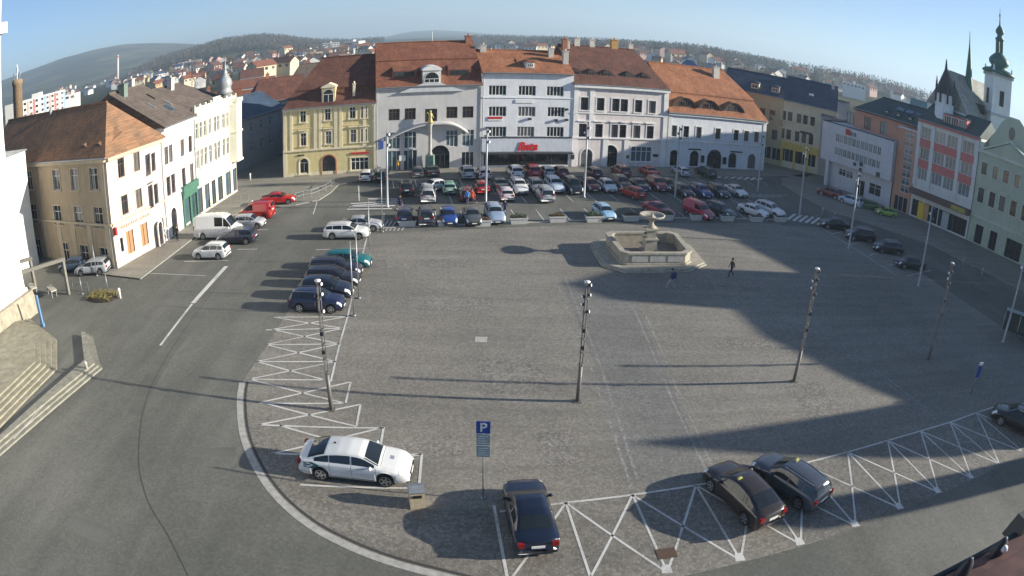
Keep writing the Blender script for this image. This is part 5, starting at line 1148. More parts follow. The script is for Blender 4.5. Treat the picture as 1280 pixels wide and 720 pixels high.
    if k in ('estate', 'suv'):
        for sd in (1, -1):
            mb = MB(); mb.tube((-xf + .55, sd * (s.w - .32), curve(s.top, 0) + .0), (s.ws[1] - .25, sd * (s.w - .32), curve(s.top, 0) + .0), .02, n=6); D['roof_rail_%d' % sd] = mb
    mats = dict(body=[paint((.5, .5, .5)), M_DARK], underbody=[M_DARK], wheel=[M_DARK], rim=[M_CHROME, M_DARK], headlight=[M_LIGHTGLASS], tail_light=[M_RED], grille=[M_DARK], number_plate=[M_WHITE], wing_mirror=[paint((.5, .5, .5))], windscreen=[CARGLASS], rear_window=[CARGLASS], side_window=[CARGLASS], roof_rail=[M_CHROME])
    out = {}
    for n_, mb in D.items():
        if not mb.f: continue
        b = n_.split('_1')[0].split('_-1')[0]
        for t in mats:
            if n_.startswith(t): b = t
        out[n_] = (b, mb.mesh(b, mats[b]))
    _CM[k] = (out, s); return _CM[k]
CARS = []
def car(k, c, at, rz, label, group=None, name=None, scale=1.0, cat=None, dark_bits=False):
    """at = point under the middle of the car; rz = heading in degrees (0 = nose to the right, 90 = away)"""
    meshes, s = car_meshes(k)
    kn = {'bigvan': 'delivery_van', 'smallvan': 'small_van'}.get(k, 'parked_car')
    r = thing(name or kn, label, cat or ('van' if 'van' in kn else 'car'), (at[0], at[1], at[2] if len(at) > 2 else .004), radians(rz), group); r.scale = (scale,) * 3
    pm = paint(c)
    for n_, (b, me) in meshes.items():
        if n_ in ('wheel', 'rim'): continue
        o = link(b, me, r)
        if b in ('body', 'wing_mirror'): o.material_slots[0].link = 'OBJECT'; o.material_slots[0].material = pm
    for wx in s.wx:
        for sd in (1, -1):
            w = link('wheel', meshes['wheel'][1], r, (wx, sd * (s.w - .125), s.wr)); link('rim', meshes['rim'][1], w)
    CARS.append(r); return r
BLK, WHT, SIL, GRY, RD, DRD, BLU, NVY, LBL, TEAL, GRN, LIME, BRN, MINT, PINKW = (.012, .012, .014), (.72, .72, .70), (.40, .41, .43), (.09, .095, .10), (.42, .015, .012), (.16, .012, .016), (.02, .06, .26), (.012, .018, .05), (.30, .42, .55), (.01, .13, .14), (.02, .045, .035), (.28, .42, .04), (.035, .024, .02), (.22, .42, .33), (.66, .58, .60)
def Gm(x, y, dx=0, dy=0): g = G(x, y); return (g.x + dx, g.y + dy, .012)
# foreground
sk = car('liftback', WHT, (Gm(443, 602)[0], Gm(443, 604)[1] + .93, .024), 0, 'white liftback with teal chevron on its rear wing, parked alone beside the litter bin', scale=1.14)
MT = mat('teal_decal', (.0, .14, .14), .4, var=0); S_ = CarShape('liftback'); 
mb = MB()
def emb(pts):
    mb.poly([(x, -(S_.w + .006), z) for x, z in pts])
emb([(-1.96, 1.0), (-1.70, 1.0), (-1.40, .84), (-1.66, .84)]); emb([(-1.66, .84), (-1.40, .84), (-1.70, .65), (-1.96, .65)])
emb([(-2.14, .97), (-1.98, .97), (-1.88, .91), (-2.10, .91)]); emb([(-2.10, .87), (-1.78, .87), (-1.78, .80), (-2.12, .80)]); emb([(-2.12, .75), (-1.92, .75), (-2.02, .69), (-2.14, .69)])
mb.build('side_emblem', MT, sk)
mb = MB(); S_.patch(mb, frange(1.55, 1.72, 2), 8.7, 9, 2, .004, 1); S_.patch(mb, frange(1.55, 1.72, 2), 8.7, 9, 2, .004, -1); mb.build('bonnet_logo', mat('grey_decal', (.25, .27, .32), .5, var=0), sk)
mb = MB(); S_.patch(mb, frange(.25, .55, 2), 3.2, 3.45, 1, .004, -1); mb.build('door_lettering', mat('grey_decal', (0, 0, 0)), sk)
mb = MB(); mb.box(-.85, -.75, -.02, .02, 1.43, 1.52); mb.build('aerial', M_DARK, sk)
fr, bk = G(652, 620), G(668, 690); hd = math.degrees(atan2(fr.y - bk.y, fr.x - bk.x))
car('sedan', (.007, .011, .028), (1.05, 21.95, .024), 98, 'dark blue car seen from behind in the cobbled bays under the parking sign', scale=1.08)
t1 = car('liftback', BRN, (11.25, 22.9, .024), 112, 'dark brown saloon with yellow roof marker, close beside the grey blue estate', scale=1.06)
t2 = car('estate', (.06, .07, .09), (14.15, 23.5, .024), 121, 'dark grey blue estate with roof rails and yellow marker, beside the brown saloon', scale=1.06)
YSG = mat('taxi_yellow', (.42, .42, .10), .5, var=0)
mb = MB(); mb.box(.1, .24, -.45, -.17, 1.52, 1.61, .03, .05); mb.build('roof_marker', YSG, t2); mb = MB(); mb.box(.05, .19, .25, .53, 1.455, 1.545, .03, .05); mb.build('roof_marker', YSG, t1)
car('estate', BLK, (36.0, 25.9, .012), 128, 'black car cut off by the picture edge at the end of the bay lines', scale=1.08)
# west bays, nose to the right
wg = 'cars parked along the western bays'
car('suv', NVY, (-14.35, 44.1, .012), 1, 'navy compact off road car, nearest of the dark cars in the western bays', wg, scale=.94)
car('hatch', (.015, .02, .035), (-14.3, 46.5, .012), 2, 'dark blue tall hatchback with pale door pillar, second dark car of the western bays', wg, scale=1.1)
car('estate', (.018, .016, .022), (-14.4, 48.9, .012), 2, 'long black estate with a bright headlamp, third dark car of the western bays', wg)
car('estate', (.02, .018, .03), (-14.7, 51.1, .012), 3, 'very dark purple estate squeezed beside the teal car in the western bays', wg)
car('hatch', TEAL, (-14.1, 53.0, .012), 3, 'teal green hatchback behind the row of dark cars', wg, scale=1.05)
car('estate', WHT, (-16.2, 61.2, .012), 3, 'white estate car with roof rails at the head of the western bays', wg)
car('sedan', SIL, (-15.3, 63.7, .012), 4, 'silver saloon half hidden behind the white estate', wg)
# west pavement side
pg = 'cars parked along the west pavement'
car('suv', WHT, (-29.1, 54.9, .004), 180, 'white compact off road car with tailgate towards the lane, nearest the west pavement', pg, scale=.9)
car('estate', (.03, .03, .05), (-28.0, 59.4, .004), 184, 'dark estate with red tail lamps parked in front of the white delivery van', pg)
car('bigvan', WHT, (-31.1, 61.2, .004), 1, 'large white delivery van beside the green shopfront', pg)
car('hatch', SIL, (-28.6, 64.6, .004), 2, 'silver hatchback between the white delivery van and the red van', pg)
car('smallvan', RD, (-29.2, 67.8, .004), 182, 'bright red high roofed small van on the west side', pg, scale=1.08)
car('sedan', RD, (-28.3, 73.8, .13), 12, 'red saloon parked by the railing at the bend of the pavement', pg)
car('estate', SIL, (-42.8, 50.0, .004), 192, 'silver white estate parked in front of the tan corner house')
for (x, y, nm) in ((-46.6, 50.6, 'blue grey car hidden behind the wooden gate frame at the left'),): car('hatch', (.05, .08, .13), (x, y, .004), 190, nm)
# north-west pieces
car('hatch', WHT, Gm(456, 227, 0, .9), 100, 'white hatchback standing before the yellow house', scale=1.0)
car('estate', BLK, Gm(475, 227, 0, 1.0), 95, 'black estate standing between the yellow house and the grey building')
ng = 'cars in the north car park'
NC = [  # kind, colour, px, py (bottom middle), heading, label
 ('hatch', GRY, 519, 224, 100, 'dark grey hatchback in the back row left of the statue column'), ('sedan', (.05, .045, .04), 539, 223, 100, 'dark brown saloon in the back row beside the statue column'),
 ('suv', SIL, 582, 225, 102, 'silver car alone in the back row before the grey building'), ('hatch', PINKW, 603, 225, 102, 'white hatchback with pinkish bonnet in the back row by the grey building corner'),
 ('suv', WHT, 643, 224, 102, 'white car at the left end of the back row before the shoe shop'), ('suv', RD, 665, 223, 102, 'bright red car in the back row under the shoe shop sign'),
 ('hatch', (.34, .42, .45), 684, 223, 102, 'pale blue grey hatchback between two red cars in the back row'), ('hatch', DRD, 701, 223, 102, 'dark red hatchback before the right end of the shoe shop'),
 ('suv', BLK, 505, 246, 100, 'black car at the left end of the second row'), ('sedan', (.7, .7, .68), 546, 240, 40, 'white saloon driving out at an angle across the lane'),
 ('hatch', MINT, 559, 244, 100, 'mint green small hatchback in the second row'), ('minivan', SIL, 532, 255, 98, 'silver people carrier at the left of the middle lane'),
 ('hatch', RD, 600, 243, 102, 'red hatchback beside a lamp post in the second row'), ('estate', DRD, 581, 253, 100, 'dark red estate next to two standing people'),
 ('sedan', GRY, 624, 240, 102, 'dark grey saloon in the second row left of the white cars'), ('hatch', PINKW, 631, 252, 100, 'pinkish white hatchback at the front of the middle row'),
 ('suv', WHT, 648, 244, 282, 'white car facing the camera in the second row'), ('estate', (.2, .21, .23), 671, 243, 282, 'mid grey estate in the second row behind the silver car'),
 ('minivan', (.30, .32, .35), 681, 254, 100, 'silver grey people carrier standing out into the middle lane'), ('suv', (.52, .60, .70), 694, 242, 282, 'pale blue car facing the camera in the second row'),
 ('minivan', BLK, 717, 244, 282, 'black people carrier in the second row left of a lamp post'), ('hatch', DRD, 740, 241, 282, 'dark red hatchback right of a lamp post in the second row'),
 ('hatch', (.55, .62, .66), 761, 242, 282, 'pale hatchback facing the camera in the shade of the second row'), ('suv', (.05, .035, .03), 779, 240, 282, 'dark brown car with a pale roof edge in the second row'),
 ('hatch', (.40, .02, .02), 792, 250, 120, 'red hatchback with white tailgate stopped at an angle in the middle lane'), ('sedan', NVY, 802, 241, 282, 'navy saloon behind the red and white hatchback'),
 ('suv', (.22, .015, .02), 824, 241, 282, 'dull red car in the shaded second row'), ('hatch', BRN, 839, 241, 282, 'dark brown hatchback at the shaded lamp post'),
 ('estate', (.05, .02, .03), 857, 249, 284, 'plum coloured estate in the shaded second row'), ('estate', (.02, .05, .22), 880, 249, 284, 'royal blue estate in the shaded second row'),
 ('estate', NVY, 902, 249, 284, 'navy estate in the shaded second row'), ('sedan', WHT, 924, 248, 290, 'white saloon at the right end of the second row'),
 ('hatch', (.10, .02, .03), 743, 224, 102, 'small dark red hatchback behind the lamp post before the pink building'), ('suv', DRD, 778, 223, 102, 'wine red car in the back row before the arched door'),
 ('sedan', RD, 813, 223, 105, 'red saloon alone in the back row before the pink building'), ('hatch', (.45, .5, .6), 853, 222, 104, 'pale lilac hatchback before the arcaded house'),
 ('suv', GRN, 885, 224, 106, 'dark green off road car before the arcaded house door'),
 ('suv', (.02, .025, .06), 501, 283, 100, 'dark blue car behind the leftmost planter'), ('minivan', (.035, .035, .05), 529, 284, 100, 'dark people carrier between the two left planters'),
 ('hatch', BLU, 558, 283, 281, 'bright blue hatchback behind a planter in the front row'), ('sedan', (.08, .09, .09), 588, 283, 281, 'dark grey saloon behind a planter in the front row'),
 ('suv', (.30, .38, .50), 617, 281, 281, 'silver blue car at the right of the left front group'), ('hatch', (.30, .50, .68), 757, 277, 285, 'light blue hatchback alone between two planters'),
 ('sedan', (.30, .02, .06), 826, 273, 300, 'crimson saloon partly hidden behind the fountain bowl'), ('smallvan', (.36, .02, .04), 877, 276, 300, 'crimson high roofed car nosing towards a shaded planter'),
 ('estate', GRN, 904, 274, 300, 'dark green estate beside the crimson high roofed car'), ('sedan', WHT, 945, 273, 315, 'white saloon, left of the pair near the eastern hatching'), ('suv', WHT, 967, 273, 305, 'white car, right of the pair near the eastern hatching'),
]
for k, c, px, py, rz, lab in NC:
    g = G(px, py); h = radians(rz); d = KINDS[k]['L'] / 2 - .15
    sg = 1 if rz < 180 else 1
    car(k, c, (g.x, g.y + abs(sin(h)) * d * .92, .012), rz, lab, ng, scale=.97)
eg = 'cars parked along the east lane'
for k, c, px, py, rz, lab in [('suv', DRD, 1040, 248, 130, 'dark red car beside the office column'), ('suv', (.42, .55, .66), 1066, 258, 125, 'pale blue off road car in front of the bank office'),
   ('hatch', (.05, .14, .03), 1087, 263, 165, 'green hatchback between the pale blue car and the lime car'), ('hatch', LIME, 1110, 272, 168, 'lime green low hatchback by the east pavement'),
   ('sedan', BLK, 1046, 288, 172, 'black saloon at the head of the eastern bays'), ('suv', BLK, 1078, 303, 172, 'black off road car, second in the eastern bays'),
   ('estate', (.03, .03, .035), 1113, 318, 174, 'charcoal estate, third in the eastern bays'), ('sedan', (.012, .016, .022), 1141, 338, 174, 'very dark saloon, fourth in the eastern bays')]:
    g = G(px, py); car(k, c, (g.x, g.y + .8, .012), rz, lab, eg)
# ---------------------------------------------------------------- street furniture
def lattice_mast(b, t, label, group='slim spotlight masts on the square'):
    g = G(*b); d = ray(*t); H = CH + d.z / hypot(d.x, d.y) * hypot(g.x, g.y)
    r = thing('light_mast', label, 'lamp post', (g.x, g.y, 0), 0, group)
    m = MB(); m.box(-.22, .22, -.22, .22, 0, .05); m.tube((0, 0, .05), (0, 0, 2.3), .13, .12, n=10); m.build('base', M_MAST, r)
    m = MB()
    for a in range(3):
        x, y = .10 * cos(2.1 * a), .10 * sin(2.1 * a); m.tube((x, y, 2.2), (x, y, H - .1), .035, n=6)
    for k in range(7): z = 2.4 + (H - 2.6) * k / 6; m.lathe([(.13, z), (.13, z + .05)], n=8)
    m.build('mast', M_MAST, r)
    for k, (z, s) in enumerate(((H - .2, 1), (H - .75, 1), (H - .85, -1), (H - 1.3, -1), (H - 1.7, 1))):
        m = MB(); m.tube((s * .06, 0, z), (s * .22, -.06, z + .02), .07, .10, n=10); m.build('spotlight', [M_DMETAL], r)
        m = MB(); m.tube((s * .22, -.06, z + .02), (s * .235, -.066, z + .022), .088, .088, n=10); m.build('lens', M_LIGHTGLASS, r)
    m = MB(); m.lathe([(.16, H - .06), (.18, H), (.05, H + .05)], n=10); m.build('cap', M_WHITE, r)
    for z in (H * .62, H * .48): m = MB(); m.box(-.09, .09, -.2, -.1, z - .1, z + .1); m.build('junction_box', M_DMETAL, r)
lattice_mast((415, 512), (400, 350), 'spotlight mast rising from the western bay lines')
lattice_mast((722, 502), (738, 352), 'spotlight mast in the sunny middle of the square')
lattice_mast((992, 477), (1021, 335), 'spotlight mast at the tip of the lit wedge of paving')
lattice_mast((1161, 449), (1190, 328), 'spotlight mast in deep shade near the bus shelter')
M_POLE = mat('pale_grey_pole', (.33, .35, .37), .45, .2, .08, 3)
def tall_pole(b, t, label, heads=True):
    g = G(*b); d = ray(*t); H = CH + d.z / hypot(d.x, d.y) * hypot(g.x, g.y)
    r = thing('lamp_post', label, 'lamp post', (g.x, g.y, 0), 0, 'tall pale lamp posts round the car park')
    m = MB(); m.lathe([(.22, 0), (.22, .1), (.13, .2), (.12, H * .45), (.09, H)], n=12); m.build('pole', M_POLE, r)
    for z, s in ((H - .3, 1), (H - .9, -1), (H - 1.5, 1)) if heads else ((H - .2, 1),):
        m = MB(); m.tube((s * .1, 0, z), (s * .3, -.12, z), .13, .17, n=8); m.build('spotlight', M_DMETAL, r)
        m = MB(); m.tube((s * .3, -.12, z), (s * .325, -.135, z), .15, .15, n=8); m.build('lens', M_LIGHTGLASS, r)
for b_, t_, l_ in (((484.4, 259), (483.3, 165), 'tall pale lamp post beside the zebra crossing, before the grey building'), ((607, 254.4), (609, 161), 'tall pale lamp post in line with the left edge of the shoe shop'), ((730, 246.7), (735, 157), 'tall pale lamp post before the pink building'),
      ((843.3, 246.7), (850, 159), 'tall pale lamp post before the arcaded house'), ((946.7, 240), (955.5, 169), 'tall pale lamp post at the right corner of the arcaded house'), ((999, 269), (1009, 184), 'tall pale lamp post by the eastern hatching'),
      ((1061, 311), (1075, 216), 'tall pale lamp post between the first two eastern bays'), ((1148, 358), (1168, 257), 'tall pale lamp post before the red striped house'), ((1253, 428), (1280, 322), 'tall pale lamp post beside the bus shelter')):
    tall_pole(b_, t_, l_)
def thin_pole(b, t, label, sign=None, grp=None):
    g = G(*b); d = ray(*t); H = CH + d.z / hypot(d.x, d.y) * hypot(g.x, g.y)
    r = thing('flag_pole' if sign is None else 'sign_post', label, 'pole', (g.x, g.y, 0), 0, grp); m = MB(); m.tube((0, 0, 0), (0, 0, H), .05, .04, n=8); m.lathe([(.14, 0), (.14, .12)], n=8); m.lathe([(.07, H), (.02, H + .08)], n=8); m.build('pole', M_METAL, r)
    if sign: m = MB(); m.box(-.3, .3, -.05, -.02, H - .65, H - .05); m.build('sign_plate', sign, r)
for b_, t_, l_ in (((443, 395), (439, 303), 'thin pole beside the nearest dark car of the western bays'), ((449, 373), (446, 290), 'thin pale pole on the square side of the bay line'), ((463, 330), (461, 252), 'thin pole next to the teal car'), ((478, 290), (474, 215), 'thin pole at the corner of the planters')):
    thin_pole(b_, t_, l_, None, 'thin poles along the western bay line')
thin_pole((121, 345), (120, 305), 'thin dark post beside the silver car at the tan house', None)
# parking sign
g = G(604, 622); r = thing('parking_sign', 'blue parking sign with white letter P above two grey plates', 'sign', (g.x, g.y, 0))
H = 4.35; m = MB(); m.tube((0, 0, 0), (0, 0, H), .035, n=8); m.lathe([(.12, 0), (.12, .08)], n=8); m.build('post', M_METAL, r)
BLUE = mat('traffic_blue', (.01, .06, .32), .35, var=0)
m = MB(); m.box(-.30, .30, -.075, -.045, H - .60, H + .02); P_ = m.build('sign_plate', BLUE, r)
m = MB(); m.box(-.29, .29, -.07, -.048, H - 1.22, H - .64); m.build('info_plate', mat('grey_plate', (.30, .36, .38), .5), r); m = MB(); m.box(-.29, .29, -.07, -.048, H - 1.86, H - 1.26)
for k in range(4): pass
m.m = 0
for zz0 in (H - 1.2, H - 1.84):
    for k in range(4): m.box(-.22, .22 - .08 * (k % 3), -.074, -.0705, zz0 + .08 + k * .12, zz0 + .10 + k * .12)
m.mi = m.mi[:6] + [1] * (len(m.mi) - 6); m.build('info_plate', [mat('grey_plate', (0, 0, 0)), M_WHITE], r)
cu = bpy.data.curves.new('letter', 'FONT'); cu.body = 'P'; cu.size = .62; cu.extrude = .004; cu.align_x = 'CENTER'; cu.align_y = 'CENTER'; cu.offset = .012
t_ = bpy.data.objects.new('tmp', cu); me = bpy.data.meshes.new_from_object(t_); bpy.data.objects.remove(t_); me.materials.clear(); me.materials.append(M_WHITE)
o = link('lettering', me, P_, (0, -.081, H - .30)); o.rotation_euler = (pi / 2, 0, 0)
# litter bin
g = G(521, 636); r = thing('litter_bin', 'square grey stone litter bin with steel flaps beside the white saloon', 'bin', (g.x, g.y + .35, 0), .25)
m = MB(); m.box(-.36, .36, -.36, .36, 0, .95, .02, .02); m.build('body', mat('bin_stone', (.42, .35, .24), .8, var=.2, scale=6), r)
m = MB(); m.box(-.37, .37, -.37, .37, .95, 1.0); m.box(-.37, .37, -.06, .06, 1.0, 1.24); m.poly([(-.36, -.36, 1.0), (.36, -.36, 1.0), (.36, -.05, 1.24), (-.36, -.05, 1.24)]); m.poly([(.36, .36, 1.0), (-.36, .36, 1.0), (-.36, .05, 1.24), (.36, .05, 1.24)]); m.build('lid', M_METAL, r)
for s in (-1, 1): m = MB(); m.box(-.2, .2, s * .372 - .005, s * .372 + .005, .68, .85); m.build('opening', M_DARK, r)
# planters
M_CONC = mat('planter_concrete', (.50, .50, .48), .85, var=.15, scale=3); LEAF = [mat('leaf_green', (.045, .075, .02), .8, var=.4, scale=8), mat('leaf_brown', (.12, .075, .035), .9, var=.4, scale=8), mat('leaf_olive', (.09, .085, .03), .85, var=.4, scale=8)]
def tuft(n, sx, sy, h, seed, s=.09):
    R = random.Random(seed); m = MB()
    for _ in range(n):
        x, y = R.uniform(-sx, sx), R.uniform(-sy, sy); z = h * (R.random() ** .7) * (1 - .5 * (x / sx) ** 2); a = Vector((R.gauss(0, 1), R.gauss(0, 1), R.gauss(0, 1))).normalized(); b = a.orthogonal().normalized(); q = s * R.uniform(.6, 1.5)
        m.poly([Vector((x, y, z)) - a * q, Vector((x, y, z)) + b * q * .6, Vector((x, y, z)) + a * q])
    return m
soil = mat('soil', (.035, .024, .016), .95, var=.3, scale=9)
pm_ = MB(); pm_.prism([(-.85, -.36), (.85, -.36), (.85, .36), (-.85, .36)], 0, .08, .12)
body_ = MB(); body_.box(-.95, .95, -.42, .42, .52, .66); body_.prism([(-.80, -.32), (.80, -.32), (.80, .32), (-.80, .32)], 0, .52, -.12)
body_me = body_.mesh('planter', M_CONC); so = MB(); so.box(-.87, .87, -.34, .34, .655, .668); so_me = so.mesh('soil', soil)
pl = [((508, 284), 2, 'leftmost planter, half hiding a dark blue car'), ((557, 283), 1, 'white planter below the bright blue hatchback'), ((602, 283), 1, 'white planter left of the silver blue car'), ((648, 280), 0, 'planter with green tuft right of the silver blue car'), ((697, 278), 1, 'planter with brown flowers left of the light blue hatchback gap'), ((743, 278), 0, 'planter with tall green tuft beside the light blue hatchback'),
      ((789, 277), 1, 'planter with rusty flowers left of the fountain bowl'), ((832, 276), 0, 'planter directly right of the fountain bowl'), ((872, 276), 3, 'empty grey planter in shade below the crimson high roofed car'), ((909, 277), 3, 'empty grey planter below the dark green estate'), ((946, 278), 3, 'empty grey planter below the left white car'), ((976, 278), 3, 'rightmost grey planter below the right white car')]
for i, (p, k, lab) in enumerate(pl):
    g = G(*p); r = thing('planter', lab, 'planter', (g.x, g.y + .35, .008), radians(11.4), 'concrete planters in front of the car park')
    link('trough', body_me, r); link('soil', so_me, r)
    if k < 3:
        o = tuft(260, .82, .3, .42 if k == 0 else .22, i).build('plants', LEAF[k], r); o.location.z = .66
kb = MB(); kerb(kb, [(-14.5, 64.1), (-3.2, 66.4), (12.6, 70.2), (20, 72.1), (33.8, 74.6)], .25, .10); struct('car_park_kerb', kb, M_PALE)
# fountain
fc = G(812, 318); r = thing('fountain', 'octagonal sandstone fountain with a tall pedestal carrying a round bowl', 'fountain', (12.4, 58.3, 0), 0)
ft_base = (12.9, 60.3)
def octo(a, b, c): return [(-a + c, -b), (a - c, -b), (a, -b + c), (a, b - c), (a - c, b), (-a + c, b), (-a, b - c), (-a, -b + c)]
c0, s0 = cos(radians(-11)), sin(radians(-11))
F_ST = mat('fountain_stone', (.38, .35, .28), .85, var=.28, scale=1.8, bump=.3, streak=.35)
RIM = [(-3.1, -3.2), (-2.5, -3.65), (3.0, -2.95), (3.7, -2.1), (3.45, 3.0), (2.75, 3.55), (-3.3, 2.65), (-3.85, 2.0)]
STEP = [(-4.7, -3.4), (-2.8, -4.85), (3.1, -4.05), (5.3, -2.0), (5.0, 3.6), (3.4, 4.9), (-3.9, 3.9), (-5.2, 2.4), (-5.0, -.6)]
def rs(P, k): return [(x * k, y * k) for x, y in P]
m = MB(); m.prism(STEP, 0, .15); m.prism(rs(STEP, .955), .15, .27); m.build('step', F_ST, r)
def ringwall(m, o, i, z0, z1):
    O0 = [m.P((x, y, z0)) for x, y in o]; O1 = [m.P((x, y, z1)) for x, y in o]; I0 = [m.P((x, y, z0)) for x, y in i]; I1 = [m.P((x, y, z1)) for x, y in i]
    for k in range(len(o)): j = (k + 1) % len(o); m.face((O0[k], O0[j], O1[j], O1[k])); m.face((I0[j], I0[k], I1[k], I1[j])); m.face((O1[k], O1[j], I1[j], I1[k])); m.face((O0[j], O0[k], I0[k], I0[j]))
m = MB(); ringwall(m, rs(RIM, .97), rs(RIM, .88), .27, 1.22); ringwall(m, RIM, rs(RIM, .86), 1.22, 1.40); ringwall(m, rs(RIM, 1.0), rs(RIM, .9), .272, .45); m.build('basin', F_ST, r)
for k in range(3):
    a = Vector(RIM[1]) * .972; d = (Vector(RIM[2]) - Vector(RIM[1])) * .972; p0 = a + d * (.06 + .31 * k); p1 = a + d * (.33 + .31 * k); q = Vector((d.y, -d.x)).normalized() * .05
    m = MB(); A4 = [m.P((p.x + e.x, p.y + e.y, z)) for p, e, z in ((p0, q * 0, .58), (p1, q * 0, .58), (p1, q * 0, 1.1), (p0, q * 0, 1.1), (p0, q, .58), (p1, q, .58), (p1, q, 1.1), (p0, q, 1.1))]
    for f in ((4, 5, 6, 7), (0, 1, 5, 4), (1, 2, 6, 5), (2, 3, 7, 6), (3, 0, 4, 7)): m.face([A4[t] for t in f])
    m.build('carved_panel', M_PALE, r)
m = MB(); m.prism(rs(RIM, .87), .27, .38); m.build('basin_floor', mat('basin_floor', (.20, .17, .14), .8, var=.3, scale=2), r)
m = MB(); m.X = Matrix.Translation((.15, .3, 0)) @ Matrix.Rotation(.12, 4, 'Z') @ Matrix.Diagonal((.8, .8, .92, 1))
m.box(-.95, .95, -.95, .95, .42, .6); m.box(-.72, .72, -.72, .72, .6, 1.7, .06, .06); m.box(-.82, .82, -.82, .82, 1.7, 1.85); m.box(-.52, .52, -.52, .52, 1.85, 2.7, -.02, -.02); m.box(-.82, .82, -.82, .82, 2.7, 2.88); m.build('pedestal', F_ST, r)
m = MB(); m.X = Matrix.Translation((.15, .3, 0)) @ Matrix.Diagonal((.9, .9, .92, 1)); m.lathe([(.6, 2.88), (.42, 3.0), (.24, 3.3), (.22, 3.5), (.36, 3.65), (.9, 3.85), (1.32, 4.1), (1.36, 4.24), (1.2, 4.24), (1.0, 4.05), (.2, 3.98), (.14, 4.25), (.04, 4.35)], n=28); m.build('bowl', F_ST, r)
for s in (-1, 1): m = MB(); m.tube((s * .42 + .15, .2, 2.15), (s * .68 + .15, .2, 2.1), .10, .06, n=8); m.build('spout', M_DMETAL, r)
# statue column before the grey building
g = G(538, 213); r = thing('statue_column', 'slim white column with gilded statue on a green based pedestal before the grey building', 'monument', (g.x, g.y - .5, 0.13))
m = MB(); m.box(-.9, .9, -.9, .9, 0, .3); m.box(-.6, .6, -.6, .6, .3, 2.2, .05, .05); m.build('pedestal', mat('green_pedestal', (.16, .26, .21), .8, var=.2), r)
m = MB(); m.lathe([(.36, 2.2), (.30, 2.5), (.25, 2.7), (.22, 6.2), (.34, 6.5), (.34, 6.65)], n=14); m.build('column', M_PALE, r)
m = MB(); m.lathe([(.34, 6.65), (.36, 6.9), (.24, 7.4), (.28, 7.8), (.26, 8.1), (.1, 8.2), (.15, 8.35), (.14, 8.5), (.02, 8.62)], n=10); m.tube((.2, 0, 7.95), (.5, -.1, 7.5), .07, .05, n=6); m.tube((-.2, 0, 7.95), (-.42, -.2, 8.3), .07, .05, n=6); m.build('statue', mat('gilding', (.50, .40, .14), .5, .3, .3, 5), r)
# bus shelter (right)
g0_ = G(1240, 425); g1_ = G(1275, 408); r = thing('bus_shelter', 'glass bus shelter with a curved pale roof in the shade at the right edge', 'bus shelter', (47.6, 41.0, 0), radians(-38))
for x in (0, 2, 4, 6):
    m = MB(); m.tube((x, 1.2, 0), (x, 1.2, 2.4), .05, n=8); m.tube((x, 1.2, 2.4), (x, -.2, 2.65), .04, n=6); m.build('post', M_METAL, r)
m = MB(); n = 8
for i in range(n):
    y0, y1 = 1.5 - 2.2 * i / n, 1.5 - 2.2 * (i + 1) / n; z0_, z1_ = 2.38 + .5 * sin(pi * .62 * i / n), 2.38 + .5 * sin(pi * .62 * (i + 1) / n)
    m.poly([(-.3, y0, z0_), (6.3, y0, z0_), (6.3, y1, z1_), (-.3, y1, z1_)]); m.poly([(-.3, y0, z0_ - .06), (-.3, y1, z1_ - .06), (6.3, y1, z1_ - .06), (6.3, y0, z0_ - .06)])
m.build('roof', mat('shelter_roof', (.30, .36, .34), .35), r)
for x in (0, 2, 4): m = MB(); m.box(x + .08, x + 1.92, 1.19, 1.21, .3, 2.2); m.build('glass_panel', glassmat('shelter_glass', (.05, .06, .06), .1, .2), r)
m = MB(); m.box(.6, 5.2, .75, 1.1, .42, .48); 
for x in (.8, 2.9, 5.0): m.box(x - .03, x + .03, .85, 1.0, 0, .42)
m.build('bench', M_DMETAL, r)
# info post in the shade
g = G(1213, 493); r = thing('info_post', 'leaning blue and white information post standing in the shade', 'sign', (g.x, g.y, 0)); m = MB(); m.tube((0, 0, 0), (0, 0, 2.7), .05, n=8); m.build('post', M_METAL, r)
m = MB(); m.box(-.2, .2, -.1, -.05, 1.5, 2.5); m.build('sign_plate', BLUE, r); m = MB(); m.box(-.22, .22, -.11, -.045, 2.5, 2.72); m.build('sign_cap', M_WHITE, r)
# gate frame, benches, flower bed, blue post at the left
M_FR = mat('grey_timber', (.21, .20, .17), .8, var=.2, scale=4)
def beam(name, label, a, b, c, d, h):
    r = thing(name, label, 'frame', (a[0], a[1], 0)); o = Vector((a[0], a[1], 0))
    for q, nm in (((a, h), 'post'), ((b, h), 'post')): m = MB(); p = Vector((q[0][0], q[0][1], 0)) - o; m.box(p.x - .16, p.x + .16, p.y - .16, p.y + .16, 0, h); m.build('post', M_FR, r)
    m = MB(); p, q = Vector((a[0], a[1], 0)) - o, Vector((b[0], b[1], 0)) - o; dd = (q - p).normalized(); m.X = Matrix.Translation((0, 0, 0)) @ Matrix.Rotation(atan2(dd.y, dd.x), 4, 'Z'); m.box(-.3, (q - p).length + .3, -.2, .2, h, h + .32); m.build('beam', M_FR, r)
a_, b_ = G(86, 368), G(47, 388); beam('timber_frame', 'tall grey timber frame of two posts and a heavy beam beside the benches', (a_.x, a_.y), (a_.x - 4.0, a_.y - 3.9), 0, 0, 3.4)
a_ = G(86, 368); beam('timber_frame', 'second timber frame glimpsed between the town hall corner and the bench', (a_.x - 6.2, a_.y + .6), (a_.x - 8.8, a_.y - 1.4), 0, 0, 3.2)
